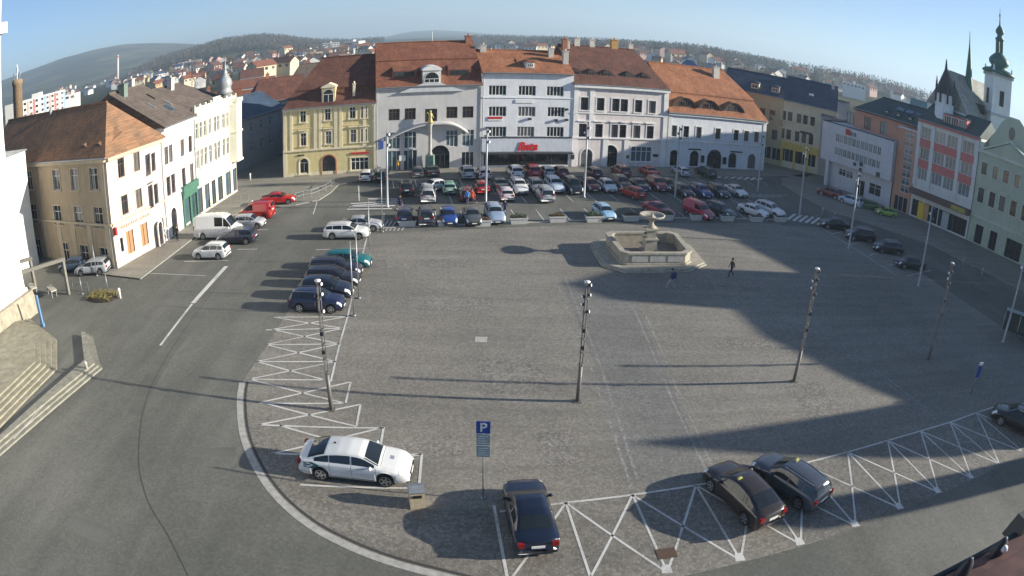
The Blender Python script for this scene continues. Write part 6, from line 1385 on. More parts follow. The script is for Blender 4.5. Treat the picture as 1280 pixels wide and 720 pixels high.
def table(label, p, rz, L=2.2):
    r = thing('bench_table', label, 'bench', (p[0], p[1], 0), rz, 'pale benches by the timber frame'); m = MB(); m.box(-L / 2, L / 2, -.35, .35, .68, .78); m.build('top', mat('pale_boards', (.50, .46, .38), .7, var=.15, scale=3), r)
    for x in (-L / 2 + .2, L / 2 - .2):
        for y in (-.28, .28): m = MB(); m.box(x - .04, x + .04, y - .04, y + .04, 0, .68); m.build('leg', M_METAL, r)
g = G(66, 369); table('long pale bench table in front of the timber frame', (g.x, g.y), -.55); g = G(42, 366); table('pale bench table next to the town hall corner', (g.x, g.y), -.55)
g = G(127, 372); r = thing('flower_bed', 'oval flower bed of dry yellow plants with a white post in it', 'flower bed', (g.x, g.y, 0)); m = MB(); m.X = Matrix.Diagonal((1, .62, 1, 1)); m.lathe([(2.0, 0), (1.9, .12), (1.2, .22)], n=24); m.build('bed', soil, r)
tuft(900, 1.7, 1.0, .45, 5, .1).build('plants', mat('dry_plants', (.20, .17, .06), .9, var=.5, scale=6), r).location.z = .1
thin_pole((135, 366), (133, 342), 'short white post standing in the flower bed', None)
for i, (p, l) in enumerate((((103, 368), 'short white marker post between timber frame and flower bed'),)): thin_pole(p, (101, 347), l)
g = G(54, 408); r = thing('blue_post', 'blue painted post standing at the foot of the town hall plinth', 'post', (g.x, g.y, 0)); m = MB(); m.box(-.14, .14, -.1, .1, 0, 2.9); m.build('post', mat('faded_blue', (.12, .25, .42), .6, var=.15), r); m = MB(); m.box(-.2, .25, -.16, .1, 0, .35); m.build('foot', mat('faded_blue', (0, 0, 0)), r)
for k, (p, lab) in enumerate((((150, 373), 'small white bollard at the edge of the flower bed'), ((110, 467), 'pale stone bollard at the near end of the kerb steps'), ((316, 262), 'white bollard on the north west pavement near the railing'), ((313, 226), 'white bollard at the mouth of the side street'), ((1028, 268), 'grey bollard near the zebra hatching on the east side'), ((1043, 274), 'second grey bollard near the eastern hatching'), ((1203, 333), 'grey bollard on the east pavement below the posters'), ((1227, 345), 'grey bollard on the east pavement before the sage green house'))):
    g = G(*p); r = tag(MB().lathe([(.13, 0), (.13, .75), (.16, .8), (.12, .95), (.03, 1.0)], n=10).build('bollard', M_WHITE if k in (0, 2, 3) else M_PALE), lab, 'bollard'); r.location = (g.x, g.y, .13 if k in (2, 3, 6, 7) else 0)
# wheelie bin at the white row house, cone, barrier
g = G(206, 301); r = thing('waste_bin', 'dark grey rounded waste container against the white row house', 'bin', (g.x, g.y, .13)); m = MB(); m.lathe([(.5, 0), (.62, .2), (.65, 1.0), (.5, 1.35), (.1, 1.5)], n=14); m.build('body', mat('bin_grey', (.10, .11, .16), .6), r)
g = G(316, 291); r = tag(MB().lathe([(.2, 0), (.2, .04), (.14, .05), (.03, .7)], n=10).build('traffic_cone', mat('cone_red', (.6, .08, .04), .6)), 'small red and white traffic cone beside the silver hatchback', 'cone'); r.location = (g.x, g.y, 0)
def railing(label, pts, z=.13, grp=None):
    P = [G(*p) for p in pts]; r = thing('railing', label, 'railing', (P[0].x, P[0].y, z), 0, grp); O = Vector((P[0].x, P[0].y, 0))
    m = MB()
    for a, b in zip(P, P[1:]):
        for h in (.95, .5): m.tube(a - O + Vector((0, 0, h)), b - O + Vector((0, 0, h)), .03, n=5)
    m.build('rail', M_METAL, r)
    for p in P: m = MB(); m.tube(p - O, p - O + Vector((0, 0, 1.0)), .035, n=6); m.build('post', M_METAL, r)
railing('grey railing on the bend of the north west pavement before the yellow house', [(370, 252), (380, 250), (390, 248), (399, 245), (408, 241), (415, 237), (418, 232)])
railing('short grey railing behind the red saloon on the pavement', [(302, 255), (311, 254)]); railing('short railing right of the red saloon', [(356, 250), (366, 249)])
railing('low railing in front of the silver car at the tan house', [(92, 364), (103, 364), (111, 365)], 0)
# own roof at the lower right: tiled roof edge with gutter
rf = thing('near_roof', 'reddish tiled roof corner with dark gutter cutting the lower right corner', 'roof', (0, 0, 0)); zc_ = 13.6
def Gz(px, py, z): return G(px, py, z)
ea, eb = Gz(1172, 724, zc_), Gz(1286, 662, zc_); ed = (eb - ea).normalized(); en = Vector((ed.y, -ed.x, 0))
m = MB(); a0_, b0_ = ea - ed * 3, eb + ed * 8
for nm, pts, mm in (('tiles', [a0_, b0_, b0_ + en * 6 + Vector((0, 0, 3.2)), a0_ + en * 6 + Vector((0, 0, 3.2))], None),):
    lo = [p - Vector((0, 0, .25)) for p in pts]; m.poly(pts[::-1]); m.poly(lo)
    for i in range(4): j = (i + 1) % 4; m.poly([pts[i], lo[i], lo[j], pts[j]])
m.build('tiles', tiles('tiles_near', (.11, .05, .045), (.15, .07, .06), (.2, .10, .08)), rf)
m = MB(); m.tube(a0_ - en * .07 - Vector((0, 0, .05)), b0_ - en * .07 - Vector((0, 0, .05)), .07, n=8); m.build('gutter', M_DMETAL, rf)
m = MB(); wv = [a0_ + en * .6, b0_ + en * .6, b0_ + en * 6, a0_ + en * 6]; lo = [Vector((p.x, p.y, 0)) for p in wv]; hi = [Vector((p.x, p.y, zc_ - .2)) for p in wv]
for i in range(4): j = (i + 1) % 4; m.poly([lo[i], lo[j], hi[j], hi[i]])
m.build('wall', c_cream, rf)
for px, py, rr_, mm in ((1246, 691, .17, M_DMETAL), (1202, 717, .16, M_DMETAL)):
    p = Gz(px, py, zc_ + .12); m = MB(); m.X = Matrix.Translation(p) @ Matrix.Rotation(atan2(ed.y, ed.x), 4, 'Z') @ Matrix.Diagonal((1.2, .7, 1, 1)); m.lathe([(rr_, -.15), (rr_ * 1.05, 0), (rr_ * .8, .2), (rr_ * .35, .32), (.03, .36)], n=16)
    m.build('round_lamp_housing', mm, rf)
p = Gz(1255, 686, zc_ + .3); m = MB(); m.X = Matrix.Translation(p); m.lathe([(.02, -.07), (.07, -.03), (.08, 0), (.06, .05), (.02, .07)], n=12); m.build('white_dome', M_WHITE, rf)
p = Gz(1275, 655, zc_ + .1); m = MB(); m.X = Matrix.Translation(p) @ Matrix.Rotation(atan2(ed.y, ed.x), 4, 'Z'); m.box(-.2, 1.2, -.25, .2, -.3, .2, .1, .08); m.build('metal_box', M_DMETAL, rf)
# ---------------------------------------------------------------- people
def person(at, rz, label, top=(.05, .05, .07), legs=(.03, .03, .04), hair=(.03, .02, .015), H=1.75, step=.28, z=.01, arm=.2, coat=False):
    """one continuous skinned body; clothing colours are regions of it"""
    s = H / 1.75; lx = step
    J = {'pelvis': (0, 0, .95), 'waist': (0, 0, 1.08), 'chest': (.02, 0, 1.3), 'neck': (.02, 0, 1.47), 'head0': (.035, 0, 1.56), 'head': (.045, 0, 1.66),
         'hl': (0, .09, .90), 'kl': (lx * .75, .1, .50), 'al': (lx * .9, .1, .09), 'tl': (lx * .9 + .15, .1, .04),
         'hr': (0, -.09, .90), 'kr': (-lx * .15, -.1, .49), 'ar': (-lx * 1.0, -.1, .13), 'tr': (-lx * 1.0 + .14, -.1, .05),
         'sl': (.01, .19, 1.40), 'el': (-arm * .6, .25, 1.14), 'wl': (-arm * .2, .25, .92), 'fl': (.0, .25, .83),
         'sr': (.01, -.19, 1.40), 'er': (arm * .4, -.25, 1.14), 'wr': (arm * 1.1, -.24, .94), 'fr': (arm * 1.4, -.23, .86)}
    Rr = {'pelvis': .15, 'waist': .14, 'chest': .165, 'neck': .06, 'head0': .085, 'head': .10, 'hl': .095, 'kl': .065, 'al': .045, 'tl': .04, 'hr': .095, 'kr': .065, 'ar': .045, 'tr': .04, 'sl': .075, 'el': .05, 'wl': .035, 'fl': .03, 'sr': .075, 'er': .05, 'wr': .035, 'fr': .03}
    if coat: Rr['pelvis'] = .18; Rr['waist'] = .165; Rr['hl'] = Rr['hr'] = .12
    E_ = [('pelvis', 'waist'), ('waist', 'chest'), ('chest', 'neck'), ('neck', 'head0'), ('head0', 'head'), ('pelvis', 'hl'), ('hl', 'kl'), ('kl', 'al'), ('al', 'tl'), ('pelvis', 'hr'), ('hr', 'kr'), ('kr', 'ar'), ('ar', 'tr'), ('chest', 'sl'), ('sl', 'el'), ('el', 'wl'), ('wl', 'fl'), ('chest', 'sr'), ('sr', 'er'), ('er', 'wr'), ('wr', 'fr')]
    names = list(J); me = bpy.data.meshes.new('b'); me.from_pydata([Vector(J[n]) * s for n in names], [(names.index(a), names.index(b)) for a, b in E_], []); o = bpy.data.objects.new('b', me); col.objects.link(o)
    md = o.modifiers.new('skin', 'SKIN'); sv = me.skin_vertices[0].data
    for i, n in enumerate(names): sv[i].radius = (Rr[n] * s * (.8 if n in ('chest', 'waist', 'pelvis') else 1), Rr[n] * s); sv[i].use_root = n == 'pelvis'
    sb = o.modifiers.new('sub', 'SUBSURF'); sb.levels = 1; sb.render_levels = 1; md.use_smooth_shade = True
    dg = bpy.context.evaluated_depsgraph_get(); dg.update(); nm = bpy.data.meshes.new_from_object(o.evaluated_get(dg)); bpy.data.objects.remove(o)
    cl = lambda c: mat('cloth_%.2f_%.2f_%.2f' % c, c, .9, var=.1)
    nm.materials.clear(); [nm.materials.append(x) for x in (cl(top), cl(legs), M_SKIN, M_DARK)]
    for f in nm.polygons:
        c = f.center / s; f.use_smooth = True
        hand = c.z < .92 and abs(c.y) > .19 and c.z > .7
        f.material_index = 2 if (c.z > 1.50 or hand) else 3 if c.z < .08 else 1 if c.z < (.72 if coat else .93) else 0
    r = link('person', nm, None, (at[0], at[1], z), radians(rz)); tag(r, label, 'person')
    m = MB(); m.X = Matrix.Translation((.045 * s - .015, 0, 1.69 * s)) @ Matrix.Diagonal((1, .9, 1.05, 1)); m.lathe([(.105 * s, -.02), (.115 * s, .02), (.1 * s, .07), (.06 * s, .11), (.01, .125)], n=12); m.build('hair', cl(hair), r)
    m = MB(); m.X = Matrix.Translation((.045 * s + .09 * s, 0, 1.645 * s)); m.box(0, .03, -.012, .012, -.02, .02); m.build('nose', M_SKIN, r)
    return r
p = G(838, 362); person(p, 165, 'person in a blue jacket and pale grey trousers walking left below the fountain', (.03, .05, .12), (.32, .32, .34), H=1.78, step=.42)
bp_ = MB(); bp_.box(-.12, .12, -.17, .17, 0, .46, .03, .03); o = bp_.build('backpack', mat('blue_bag', (.02, .04, .14), .8)); o.location = (p.x + .22, p.y - .06, 1.06); tag(o, 'dark blue backpack on the person walking below the fountain', 'backpack')
p = G(913, 346); person(p, 200, 'person in dark clothes walking in the shade right of the fountain', (.02, .025, .04), (.015, .015, .02), H=1.7, step=.4)
p = G(222, 303); person(p, 100, 'person in black standing on the west pavement near the arched door', (.012, .012, .014), (.02, .02, .025), z=.13, step=.08)
p = G(500, 263); person(p, 95, 'person in dark purple clothes walking by the zebra crossing', (.03, .02, .05), (.05, .02, .04), step=.25)
p = G(584, 255); person(p, 250, 'person in a light blue jacket standing beside the dark red estate', (.14, .35, .75), (.08, .10, .2), step=.06)
p = G(589.5, 254.5); person(p, 270, 'person in an orange red coat standing beside the dark red estate', (.65, .10, .03), (.06, .05, .06), step=.06, coat=True)
p = G(631, 269); person(p, 260, 'person in dark blue clothes walking past the silver blue car', (.04, .045, .10), (.03, .03, .04), step=.22)
p = G(497.5, 216); person(p, 200, 'person in a yellow orange jacket on the pavement before the grey building', (.62, .38, .03), (.04, .04, .05), z=.13, step=.15)
p = G(1214, 298); person(p, 160, 'person in black standing at the door beside the orange poster', (.012, .012, .014), (.012, .012, .014), z=.13, step=.1)
p = G(256, 262); person(p, 80, 'person in dark clothes walking before the ornate house', (.03, .03, .04), (.03, .03, .035), z=.13, step=.2)
# ---------------------------------------------------------------- town and woods beyond the square
def hit(px, py):
    d = ray(px, py); k = hypot(d.x, d.y); t = 140.0
    while t < 2600:
        x, y, z = d.x / k * t, d.y / k * t, CH + d.z / k * t
        if z <= terrain(x, y): return Vector((x, y, terrain(x, y))), t
        t *= 1.012
    return None, None
def far_house(label, pl, pr, py_ridge, D, depth, wall, roofm, name='street_house', D2=None, nw=6, nf=3, flat_=False, rx=(0, 0), hz=None, cat='house'):
    A, B = AT(pl[0], pl[1], D), AT(pr[0], pr[1], D2 or D); h = (A.z + B.z) / 2; A.z = B.z = 0
    zr = AT((pl[0] + pr[0]) / 2, py_ridge, D + depth / 2).z
    b = Bld(name, label, cat, A, B, depth, h, wall)
    for f in range(nf):
        for k in range(nw):
            u = b.L * (k + .5) / nw; z = h - 2.6 - f * 3.1
            if z > .3: b.hole(u - .55, u + .55, z, z + 1.5, style='2')
    b.walls(); b.roof(roofm, h + .05, max(zr, h + .3), depth / 2, rx=rx, over=.3); return b
c_p1 = plaster('far_white', (.68, .66, .60)); c_p2 = plaster('far_cream', (.60, .52, .36)); c_p3 = plaster('far_pink', (.50, .34, .30)); c_p4 = plaster('far_grey', (.40, .40, .39)); c_p5 = plaster('far_ochre', (.50, .36, .18))
far_house('long building with broad grey brown roof behind the arcaded white house', (868, 105), (975, 126), 88, 150, 20, c_cream, T_GREY, D2=140, nw=9, nf=2, rx=(6, 4))
far_house('building under a deep blue roof behind the pink bank building', (838, 92), (885, 98), 76, 175, 16, c_p4, tiles('blue_roof', (.02, .05, .13), (.03, .07, .18), (.04, .09, .2), .5), nw=5, nf=2, rx=(4, 4))
far_house('small house with pinkish gable roof beside the deep blue roof', (822, 90), (838, 93), 79, 190, 9, c_p1, T_RUST, nw=2, nf=1)
far_house('pale grey roofed house between the cream corner house and the bank office', (1027, 146), (1062, 150), 124, 122, 14, c_p4, TIN, nw=3, nf=2)
far_house('building with pale green tin roof in front of the church', (1137, 140), (1170, 150), 127, 122, 10, c_p4, mat('green_tin', (.22, .32, .27), .6, var=.2), nw=3, nf=1)
far_house('white gabled house behind the blue slate roofs', (1005, 116), (1030, 121), 106, 160, 10, c_p1, T_GREY, nw=3, nf=1)
far_house('brown roofed house behind the yellow house and the side street', (330, 128), (362, 121), 112, 150, 10, c_p2, T_RUST, nw=4, nf=2)
far_house('house with red roof left of the yellow house roof', (296, 130), (330, 127), 112, 160, 12, c_p1, T_RUST, nw=5, nf=2)
far_house('long pale house with reddish roof above the side street', (288, 112), (345, 106), 98, 230, 14, c_p1, T_RUST, nw=7, nf=2)
far_house('brown roofed house above the street houses', (300, 98), (330, 95), 86, 300, 14, c_p1, T_BROWN, nw=4, nf=2)
# chimneys and masts
p = AT(24, 150, 112); r = thing('brick_chimney', 'round brown brick chimney with antennas rising behind the tan house roof', 'chimney', (p.x, p.y, 0)); zt = AT(24, 99, 112).z
m = MB(); m.lathe([(1.15, 0), (.95, zt - 1), (1.1, zt - .9), (1.1, zt - .3), (.9, zt), (.5, zt)], n=18); m.build('shaft', mat('chimney_shaft', (.26, .18, .11), .9, var=.3, scale=3, streak=.4), r)
for k, (x, y, hh) in enumerate(((0, 0, 2.6), (.5, .2, 1.4), (-.5, -.3, 1.2))): m = MB(); m.tube((x, y, zt), (x, y, zt + hh), .07, n=6); m.box(x - .14, x + .14, y - .12, y + .12, zt + hh * .45, zt + hh * .8); m.build('antenna', M_WHITE if k == 0 else M_METAL, r)
p, t = hit(147, 93); p = AT(147, 93, 900); r = thing('factory_chimney', 'slender pale factory chimney above the town on the left', 'chimney', (p.x, p.y, 0)); m = MB(); m.lathe([(2.2, 0), (1.5, AT(147, 69, 900).z)], n=12); m.build('shaft', mat('pale_shaft', (.55, .50, .48), .9), r)
m = MB(); m.lathe([(1.62, AT(147, 72, 900).z), (1.6, AT(147, 70, 900).z)], n=12); m.build('band', c_red, r)
p = AT(540, 56, 700); r = thing('radio_mast', 'thin radio mast above the tiled roof of the grey building', 'mast', (p.x, p.y, 0)); m = MB(); m.tube((0, 0, 0), (0, 0, AT(536, 40, 700).z), .5, .3, n=6); m.build('mast', M_METAL, r)
def block(label, pl, pr, top, D, D2, depth, wall, nf, nw, stripe=None, side=None):
    A, B = AT(pl[0], pl[1], D), AT(pr[0], pr[1], D2); z0 = min(terrain(A.x, A.y), terrain(B.x, B.y)) - 2; h = AT((pl[0] + pr[0]) / 2, top, (D + D2) / 2).z
    A.z = B.z = 0; u = (B - A).normalized(); L = (B - A).length; r = thing('apartment_block', label, 'apartment block', (A.x, A.y, 0), atan2(u.y, u.x))
    g = MB(); g.box(0, L, 0, depth, z0, h); g.build('wall', wall, r); fh = 3.0
    for k in range(nw):
        u0 = L * k / nw
        if stripe: g = MB(); g.box(u0 + L / nw * .62, u0 + L / nw * .95, -.5, 0, z0, h - .4); g.build('balcony_stack', stripe[k % len(stripe)], r)
        w = L / nw * (.42 if stripe else .6)
        for f in range(nf):
            z = h - 2.4 - f * fh
            if z > z0: g = MB(); g.box(u0 + L / nw * .1, u0 + L / nw * .1 + w, -.08, .02, z, z + 1.4); g.build('window', GLASS, r)
    g = MB(); g.box(L * .45, L * .55, depth * .3, depth * .7, h, h + 2.2); g.build('lift_housing', wall, r)
    return r
block('long panel block with pink and white balcony stripes behind the tan house', (30, 150), (82, 135), 119, 330, 400, 12, c_p1, 7, 8, [c_p3, c_red, c_p1, plaster('far_blue', (.3, .4, .5))])
block('bright white end block beside the striped panel block', (82, 135), (95, 131), 118, 400, 398, 14, c_w2, 1, 2)
block('tall cream yellow tower block on the hillside', (383, 80), (403, 78), 65.5, 620, 620, 14, c_p2, 5, 4)
block('narrow white tower block left of the cream yellow one', (369, 82), (382, 80), 68, 640, 640, 12, c_p1, 5, 3)
block('lower cream wing below the cream yellow tower block', (383, 88), (402, 86), 80.5, 600, 600, 12, c_p2, 3, 5)
block('pale slab block on the left skyline', (403, 66), (424, 64), 53.5, 900, 900, 14, c_p1, 4, 6)
block('second pale slab block on the skyline', (428, 64), (448, 63), 52, 920, 900, 14, c_p1, 4, 6)
block('low white commercial building right of the slab blocks', (440, 74), (468, 74), 71.5, 640, 640, 20, c_p1, 1, 8)
block('long white building on the skyline left of the grey building roof', (448, 66), (474, 65), 55, 1000, 1000, 16, c_w2, 3, 8)
block('long ochre building high on the wooded hill', (303, 66), (342, 60), 57.5, 1050, 1050, 14, c_p5, 3, 10)
block('beige block in the wooded slope on the left', (222, 84), (252, 80), 76, 760, 760, 12, plaster('far_mauve', (.36, .28, .27)), 3, 8)
block('long white low building high on the right hillside', (1054, 112), (1082, 116), 104.5, 500, 500, 14, c_w2, 1, 6)
# houses on the slopes: a few kinds, copied one by one
def house_proto(wall, roofm, w, d, h, rh):
    r = thing('town_house', None, 'house'); g = MB(); g.box(-w / 2, w / 2, -d / 2, d / 2, -3, h); pr = [(-d / 2, h), (d / 2, h), (0, h + rh)]; g.extr(pr, -w / 2, w / 2); parts = [g.build('wall', wall, r)]
    g = MB(); g.extr([(-d / 2 - .4, h - .25), (0, h + rh + .05), (d / 2 + .4, h - .25), (d / 2 + .4, h - .0), (0, h + rh + .3), (-d / 2 - .4, h - .0)], -w / 2 - .3, w / 2 + .3); parts.append(g.build('roof', roofm, r))
    g = MB(); g.box(w * .2, w * .2 + .8, -.4, .4, h + rh - .6, h + rh + 1.0); parts.append(g.build('chimney', BRICK, r))
    for k in range(3):
        for sgn_, y in ((1, -d / 2),):
            g = MB(); g.box(-w / 2 + w * (k + .3) / 3, -w / 2 + w * (k + .7) / 3, y - .06, y, h - 2.2, h - .8); parts.append(g.build('window', GLASS, r))
    return r, parts
PK = [('white', 'red', c_p1, T_RUST), ('white', 'brown', c_w2, T_BROWN), ('cream', 'red', c_p2, T_RUST), ('pale grey', 'dark', c_p4, SLATE), ('white', 'dark', c_w2, SLATE), ('pinkish', 'brown', c_p3, T_BROWN), ('ochre', 'red', c_p5, T_RUST), ('white', 'greyish', c_p1, T_GREY)]
PROTO = [house_proto(w, rf_, 9 + 2 * (i % 3), 7.5 + (i % 2) * 1.5, 4.2 + 1.8 * (i % 3), 2.6) for i, (_, _, w, rf_) in enumerate(PK)]
RH = random.Random(21); spots = []; used = [False] * len(PROTO)
top_l = [(70, 112), (140, 95), (200, 88), (240, 82), (300, 72), (350, 67), (400, 62), (470, 58)]; bot_l = [(70, 128), (145, 113), (220, 112), (300, 108), (350, 100), (400, 90), (470, 78)]
top_r = [(600, 60), (700, 62), (780, 64), (840, 70), (930, 78), (980, 88), (1050, 98), (1100, 108), (1165, 128)]; bot_r = [(600, 68), (700, 66), (780, 70), (840, 86), (930, 98), (1000, 112), (1050, 116), (1100, 122), (1165, 140)]
for n_, tt, bb, xa, xb in ((160, top_l, bot_l, 72, 470), (110, top_r, bot_r, 600, 1168)):
    c = 0; tries = 0
    while c < n_ and tries < 6000:
        tries += 1; x = RH.uniform(xa, xb); y = RH.uniform(interp(tt, x), interp(bb, x)); p, t = hit(x, y)
        if p is None or t < 210 or t > 1500: continue
        if any((p.x - q.x) ** 2 + (p.y - q.y) ** 2 < 13 ** 2 for q, *_ in spots): continue
        spots.append((p, t, x, y, RH.randrange(len(PROTO)), RH.uniform(-.5, .5) + (pi / 2 if RH.random() < .4 else 0), RH.uniform(.8, 1.15))); c += 1
spots.sort(key=lambda s: s[2])
def region(x, y):
    for lim, t in ((110, 'above the striped panel block'), (150, 'above the tan house ridge'), (200, 'above the white row house'), (245, 'above the ornate house roof'), (300, 'behind the onion turret'), (350, 'above the side street'), (400, 'above the yellow house'), (480, 'beyond the yellow house ridge'),
                   (700, 'behind the shoe shop roof'), (800, 'behind the pink bank building'), (860, 'behind the deep blue roof'), (930, 'above the broad grey brown roof'), (985, 'above the ochre corner house'), (1040, 'above the cream corner house'), (1100, 'above the salmon office'), (1400, 'between salmon office and church')):
        if x < lim: return t
cnt = {}; tot = {}
for s_ in spots: k_2 = (PK[s_[4]][:2], region(s_[2], s_[3])); tot[k_2] = tot.get(k_2, 0) + 1
ORD = ['first', 'second', 'third', 'fourth', 'fifth', 'sixth', 'seventh', 'eighth', 'ninth', 'tenth', 'eleventh', 'twelfth']
def cp(o, parent=None):
    c = o.copy(); col.objects.link(c); c.parent = parent; return c
for (p, t, x, y, k, rz, sc) in spots:
    root, parts = PROTO[k]
    if used[k]:
        r = root.copy(); col.objects.link(r)
        for q in parts: cp(q, r)
    else: r = root; used[k] = True
    r.location = p; r.rotation_euler = (0, 0, rz); r.scale = (sc, sc, sc)
    kk = (PK[k][:2], region(x, y)); i = cnt.get(kk, 0); cnt[kk] = i + 1; base = '%s house with %s roof' % PK[k][:2]
    r['label'] = ('%s %s' % (base, region(x, y))) if tot[kk] == 1 else '%s %s from town hall, %s' % (ORD[min(i, 11)], base, region(x, y)); r['group'] = 'houses on the slopes around the town'
# trees
def bark(): return mat('bark', (.06, .048, .038), .95, var=.3, scale=6)
TW = [mat('twigs_brown', (.075, .058, .045), .95, var=.4, scale=2), mat('twigs_grey', (.085, .075, .062), .95, var=.4, scale=2), mat('needles_dark', (.018, .030, .018), .9, var=.4, scale=2), mat('needles_blue', (.03, .045, .03), .9, var=.4, scale=2)]
def tree_proto(kind, seed):
    R = random.Random(seed); r = thing('conifer_tree' if kind == 'c' else 'bare_tree', None, 'tree'); H = 12
    g = MB(); g.tube((0, 0, -1), (0, 0, H * (.9 if kind == 'c' else .45)), .25, .06 if kind == 'c' else .18, n=6)
    if kind == 'd':
        for k in range(9):
            a = R.uniform(0, 6.28); z = H * R.uniform(.3, .5); q = R.uniform(1.5, 3.2); g.tube((0, 0, z), (q * cos(a), q * sin(a), z + R.uniform(2.5, 5)), .12, .03, n=5)
    ps = [g.build('trunk', bark(), r)]; g = MB()
    n = 420 if kind == 'c' else 520
    for _ in range(n):
        if kind == 'c':
            h = R.random() ** .75; rad = (1 - h) * 2.6 * (.75 + .25 * sin(h * 40)); a = R.uniform(0, 6.28); c = Vector((rad * cos(a) * R.uniform(.4, 1), rad * sin(a) * R.uniform(.4, 1), 1.2 + h * (H - 1))); s = .5
            u = Vector((cos(a), sin(a), -.35)).normalized(); v = Vector((-sin(a), cos(a), 0))
        else:
            while True:
                q = Vector((R.uniform(-1, 1), R.uniform(-1, 1), R.uniform(-1, 1)))
                if .25 < q.length < 1: break
            c = Vector((q.x * 4, q.y * 4, H * .62 + q.z * H * .36)); u = (q + Vector((0, 0, .6)) + Vector((R.gauss(0, .4), R.gauss(0, .4), R.gauss(0, .4)))).normalized(); v = u.orthogonal().normalized(); s = .62
        w = .35 if kind == 'c' else .10
        g.poly([c - v * s * w, c + u * s * 1.3, c + v * s * w])
    ps.append(g.build('crown', TW[2 if kind == 'c' else 0] if seed % 2 else TW[3 if kind == 'c' else 1], r)); return r, ps
TP = [tree_proto('c', 1), tree_proto('c', 2), tree_proto('d', 3), tree_proto('d', 4)]; tu = [False] * 4; RT = random.Random(5); tsp = []
FIX = [(1018, 110, 0, 1.5), (1050, 105, 1, 1.25), (1057, 106, 0, 1.3), (1013, 108, 2, 1.2), (1032, 108, 3, 1.3), (1070, 112, 0, 1.0), (948, 80, 0, 1.5), (958, 82, 1, 1.2), (1083, 113, 0, .8), (972, 90, 3, 1.2), (905, 80, 3, 1.1), (893, 76, 2, 1.2), (216, 98, 0, 1.1), (96, 118, 1, 1.0), (128, 104, 0, .9), (243, 92, 0, 1.1), (300, 82, 1, 1.0)]
for x, y, k, s in FIX:
    p, t = hit(x, y)
    if p is not None: tsp.append((p, x, y, k, s))
tries = 0
while len(tsp) < 230 and tries < 4000:
    tries += 1; L_ = RT.random() < .5; x = RT.uniform(75, 470) if L_ else RT.uniform(600, 1165); tt, bb = (top_l, bot_l) if L_ else (top_r, bot_r)
    y = RT.uniform(interp(tt, x) - 2, interp(bb, x)); p, t = hit(x, y)
    if p is None or t < 200 or t > 1400 or any((p.x - q.x) ** 2 + (p.y - q.y) ** 2 < 9 ** 2 for q, *_ in spots): continue
    tsp.append((p, x, y, RT.choice((0, 1, 2, 2, 3, 3)), RT.uniform(.7, 1.25)))
tsp.sort(key=lambda s: s[1]); tot2 = {}; c2 = {}
TK = ['dark conifer', 'greenish conifer', 'bare brown tree', 'bare grey tree']
for s_ in tsp: k_2 = (s_[3], region(s_[1], s_[2])); tot2[k_2] = tot2.get(k_2, 0) + 1
for (p, x, y, k, s) in tsp:
    root, parts = TP[k]
    if tu[k]:
        r = root.copy(); col.objects.link(r)
        for q in parts: cp(q, r)
    else: r = root; tu[k] = True
    r.location = p; r.rotation_euler = (0, 0, RT.uniform(0, 6.28)); r.scale = (s, s, s); kk = (k, region(x, y)); i = c2.get(kk, 0); c2[kk] = i + 1
    r['label'] = ('%s %s' % (TK[k], region(x, y))) if tot2[kk] == 1 else '%s %s from town hall, %s' % (ORD[min(i, 11)], TK[k], region(x, y)); r['group'] = 'trees among the far houses'
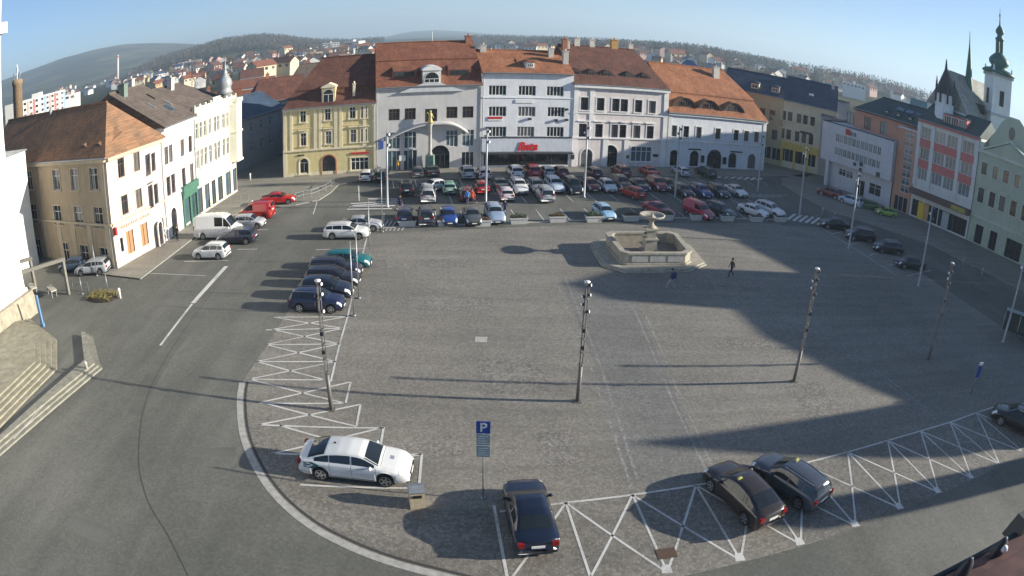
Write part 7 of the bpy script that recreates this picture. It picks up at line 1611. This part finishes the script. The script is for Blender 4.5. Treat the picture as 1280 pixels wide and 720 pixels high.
# the woods: masses of bare crowns and conifers
def wood(name, label, n, px_fn, dmin, dmax, mix, seed):
    n = int(n * 1.25)
    R = random.Random(seed); g = MB(); c = 0; tries = 0
    while c < n and tries < n * 6:
        tries += 1; az, t = px_fn(R); x, y = t * sin(az), t * cos(az); z = terrain(x, y)
        con = R.random() < mix; g.m = 1 if con else 0; H = R.uniform(8, 15) * (1.1 if con else 1); W_ = R.uniform(2.5, 4.5) * (.55 if con else 1); c += 1
        for _ in range(16):
            h = R.random(); a = R.uniform(0, 6.28); rad = W_ * ((1 - h) if con else sqrt(max(0, 1 - (2 * h - 1) ** 2))) * R.uniform(.5, 1)
            q = Vector((x + rad * cos(a), y + rad * sin(a), z + (H * h if con else H * (.25 + .75 * h)))); u = Vector((R.gauss(0, .5), R.gauss(0, .5), 1)).normalized(); v = Vector((cos(a + 1.5), sin(a + 1.5), 0)); s = R.uniform(.8, 1.7)
            g.poly([q - v * s * .5, q + u * s * 1.2, q + v * s * .5])
    tag(g.build('woods', [TW[1], TW[2]]), label, 'woods', kind='stuff')
def pxwood(poly_x, dmin, dmax):
    def f(R):
        x = R.uniform(*poly_x); d = ray(x, 60); return atan2(d.x, d.y), R.uniform(dmin, dmax)
    return f
wood('woodland', 'bare brown woods with conifers covering the left hill', 3600, pxwood((165, 400), 900, 1450), 0, 0, .22, 1)
wood('woodland', 'strip of bare woods on the skyline behind the shoe shop', 1500, pxwood((590, 720), 1050, 1600), 0, 0, .15, 2)
wood('woodland', 'mixed woods along the skyline above the pink bank building and further right', 2600, pxwood((690, 985), 760, 1100), 0, 0, .35, 3)
wood('woodland', 'scattered trees on the right skyline toward the church', 450, pxwood((985, 1170), 700, 1000), 0, 0, .3, 4)
wood('woodland', 'thin trees along the skyline between the left hill and grey roof', 500, pxwood((395, 480), 1200, 1400), 0, 0, .4, 5)
# smoke plume
# ---------------------------------------------------------------- haze
hz = MB(); hz.box(-5200, 7200, -90, 7600, -8, 215); hm = bpy.data.materials.new('haze'); hm.use_nodes = True; N_ = hm.node_tree.nodes; N_.clear()
out = N_.new('ShaderNodeOutputMaterial'); pv = N_.new('ShaderNodeVolumePrincipled'); pv.inputs['Color'].default_value = (.66, .84, 1.0, 1); pv.inputs['Density'].default_value = HAZE; pv.inputs['Anisotropy'].default_value = .2
hm.node_tree.links.new(pv.outputs[0], out.inputs['Volume']); tag(hz.build('haze', hm), 'pale blue haze over the town and hills', 'haze', kind='stuff')

# dormers hang on the house itself; nothing sits deeper than thing > part > sub-part
for o in list(scene.objects):
    if o.parent and o.parent.name.split('.')[0] == 'roof' and 'dormer' in o.name: o.parent = o.parent.parent
def depth_(o):
    d = 0
    while o.parent: o = o.parent; d += 1
    return d
again = True
while again:
    again = False
    for o in list(scene.objects):
        if depth_(o) > 2:
            m_ = o.parent.matrix_basis @ o.matrix_parent_inverse @ o.matrix_basis; o.parent = o.parent.parent; o.matrix_basis = m_; again = True
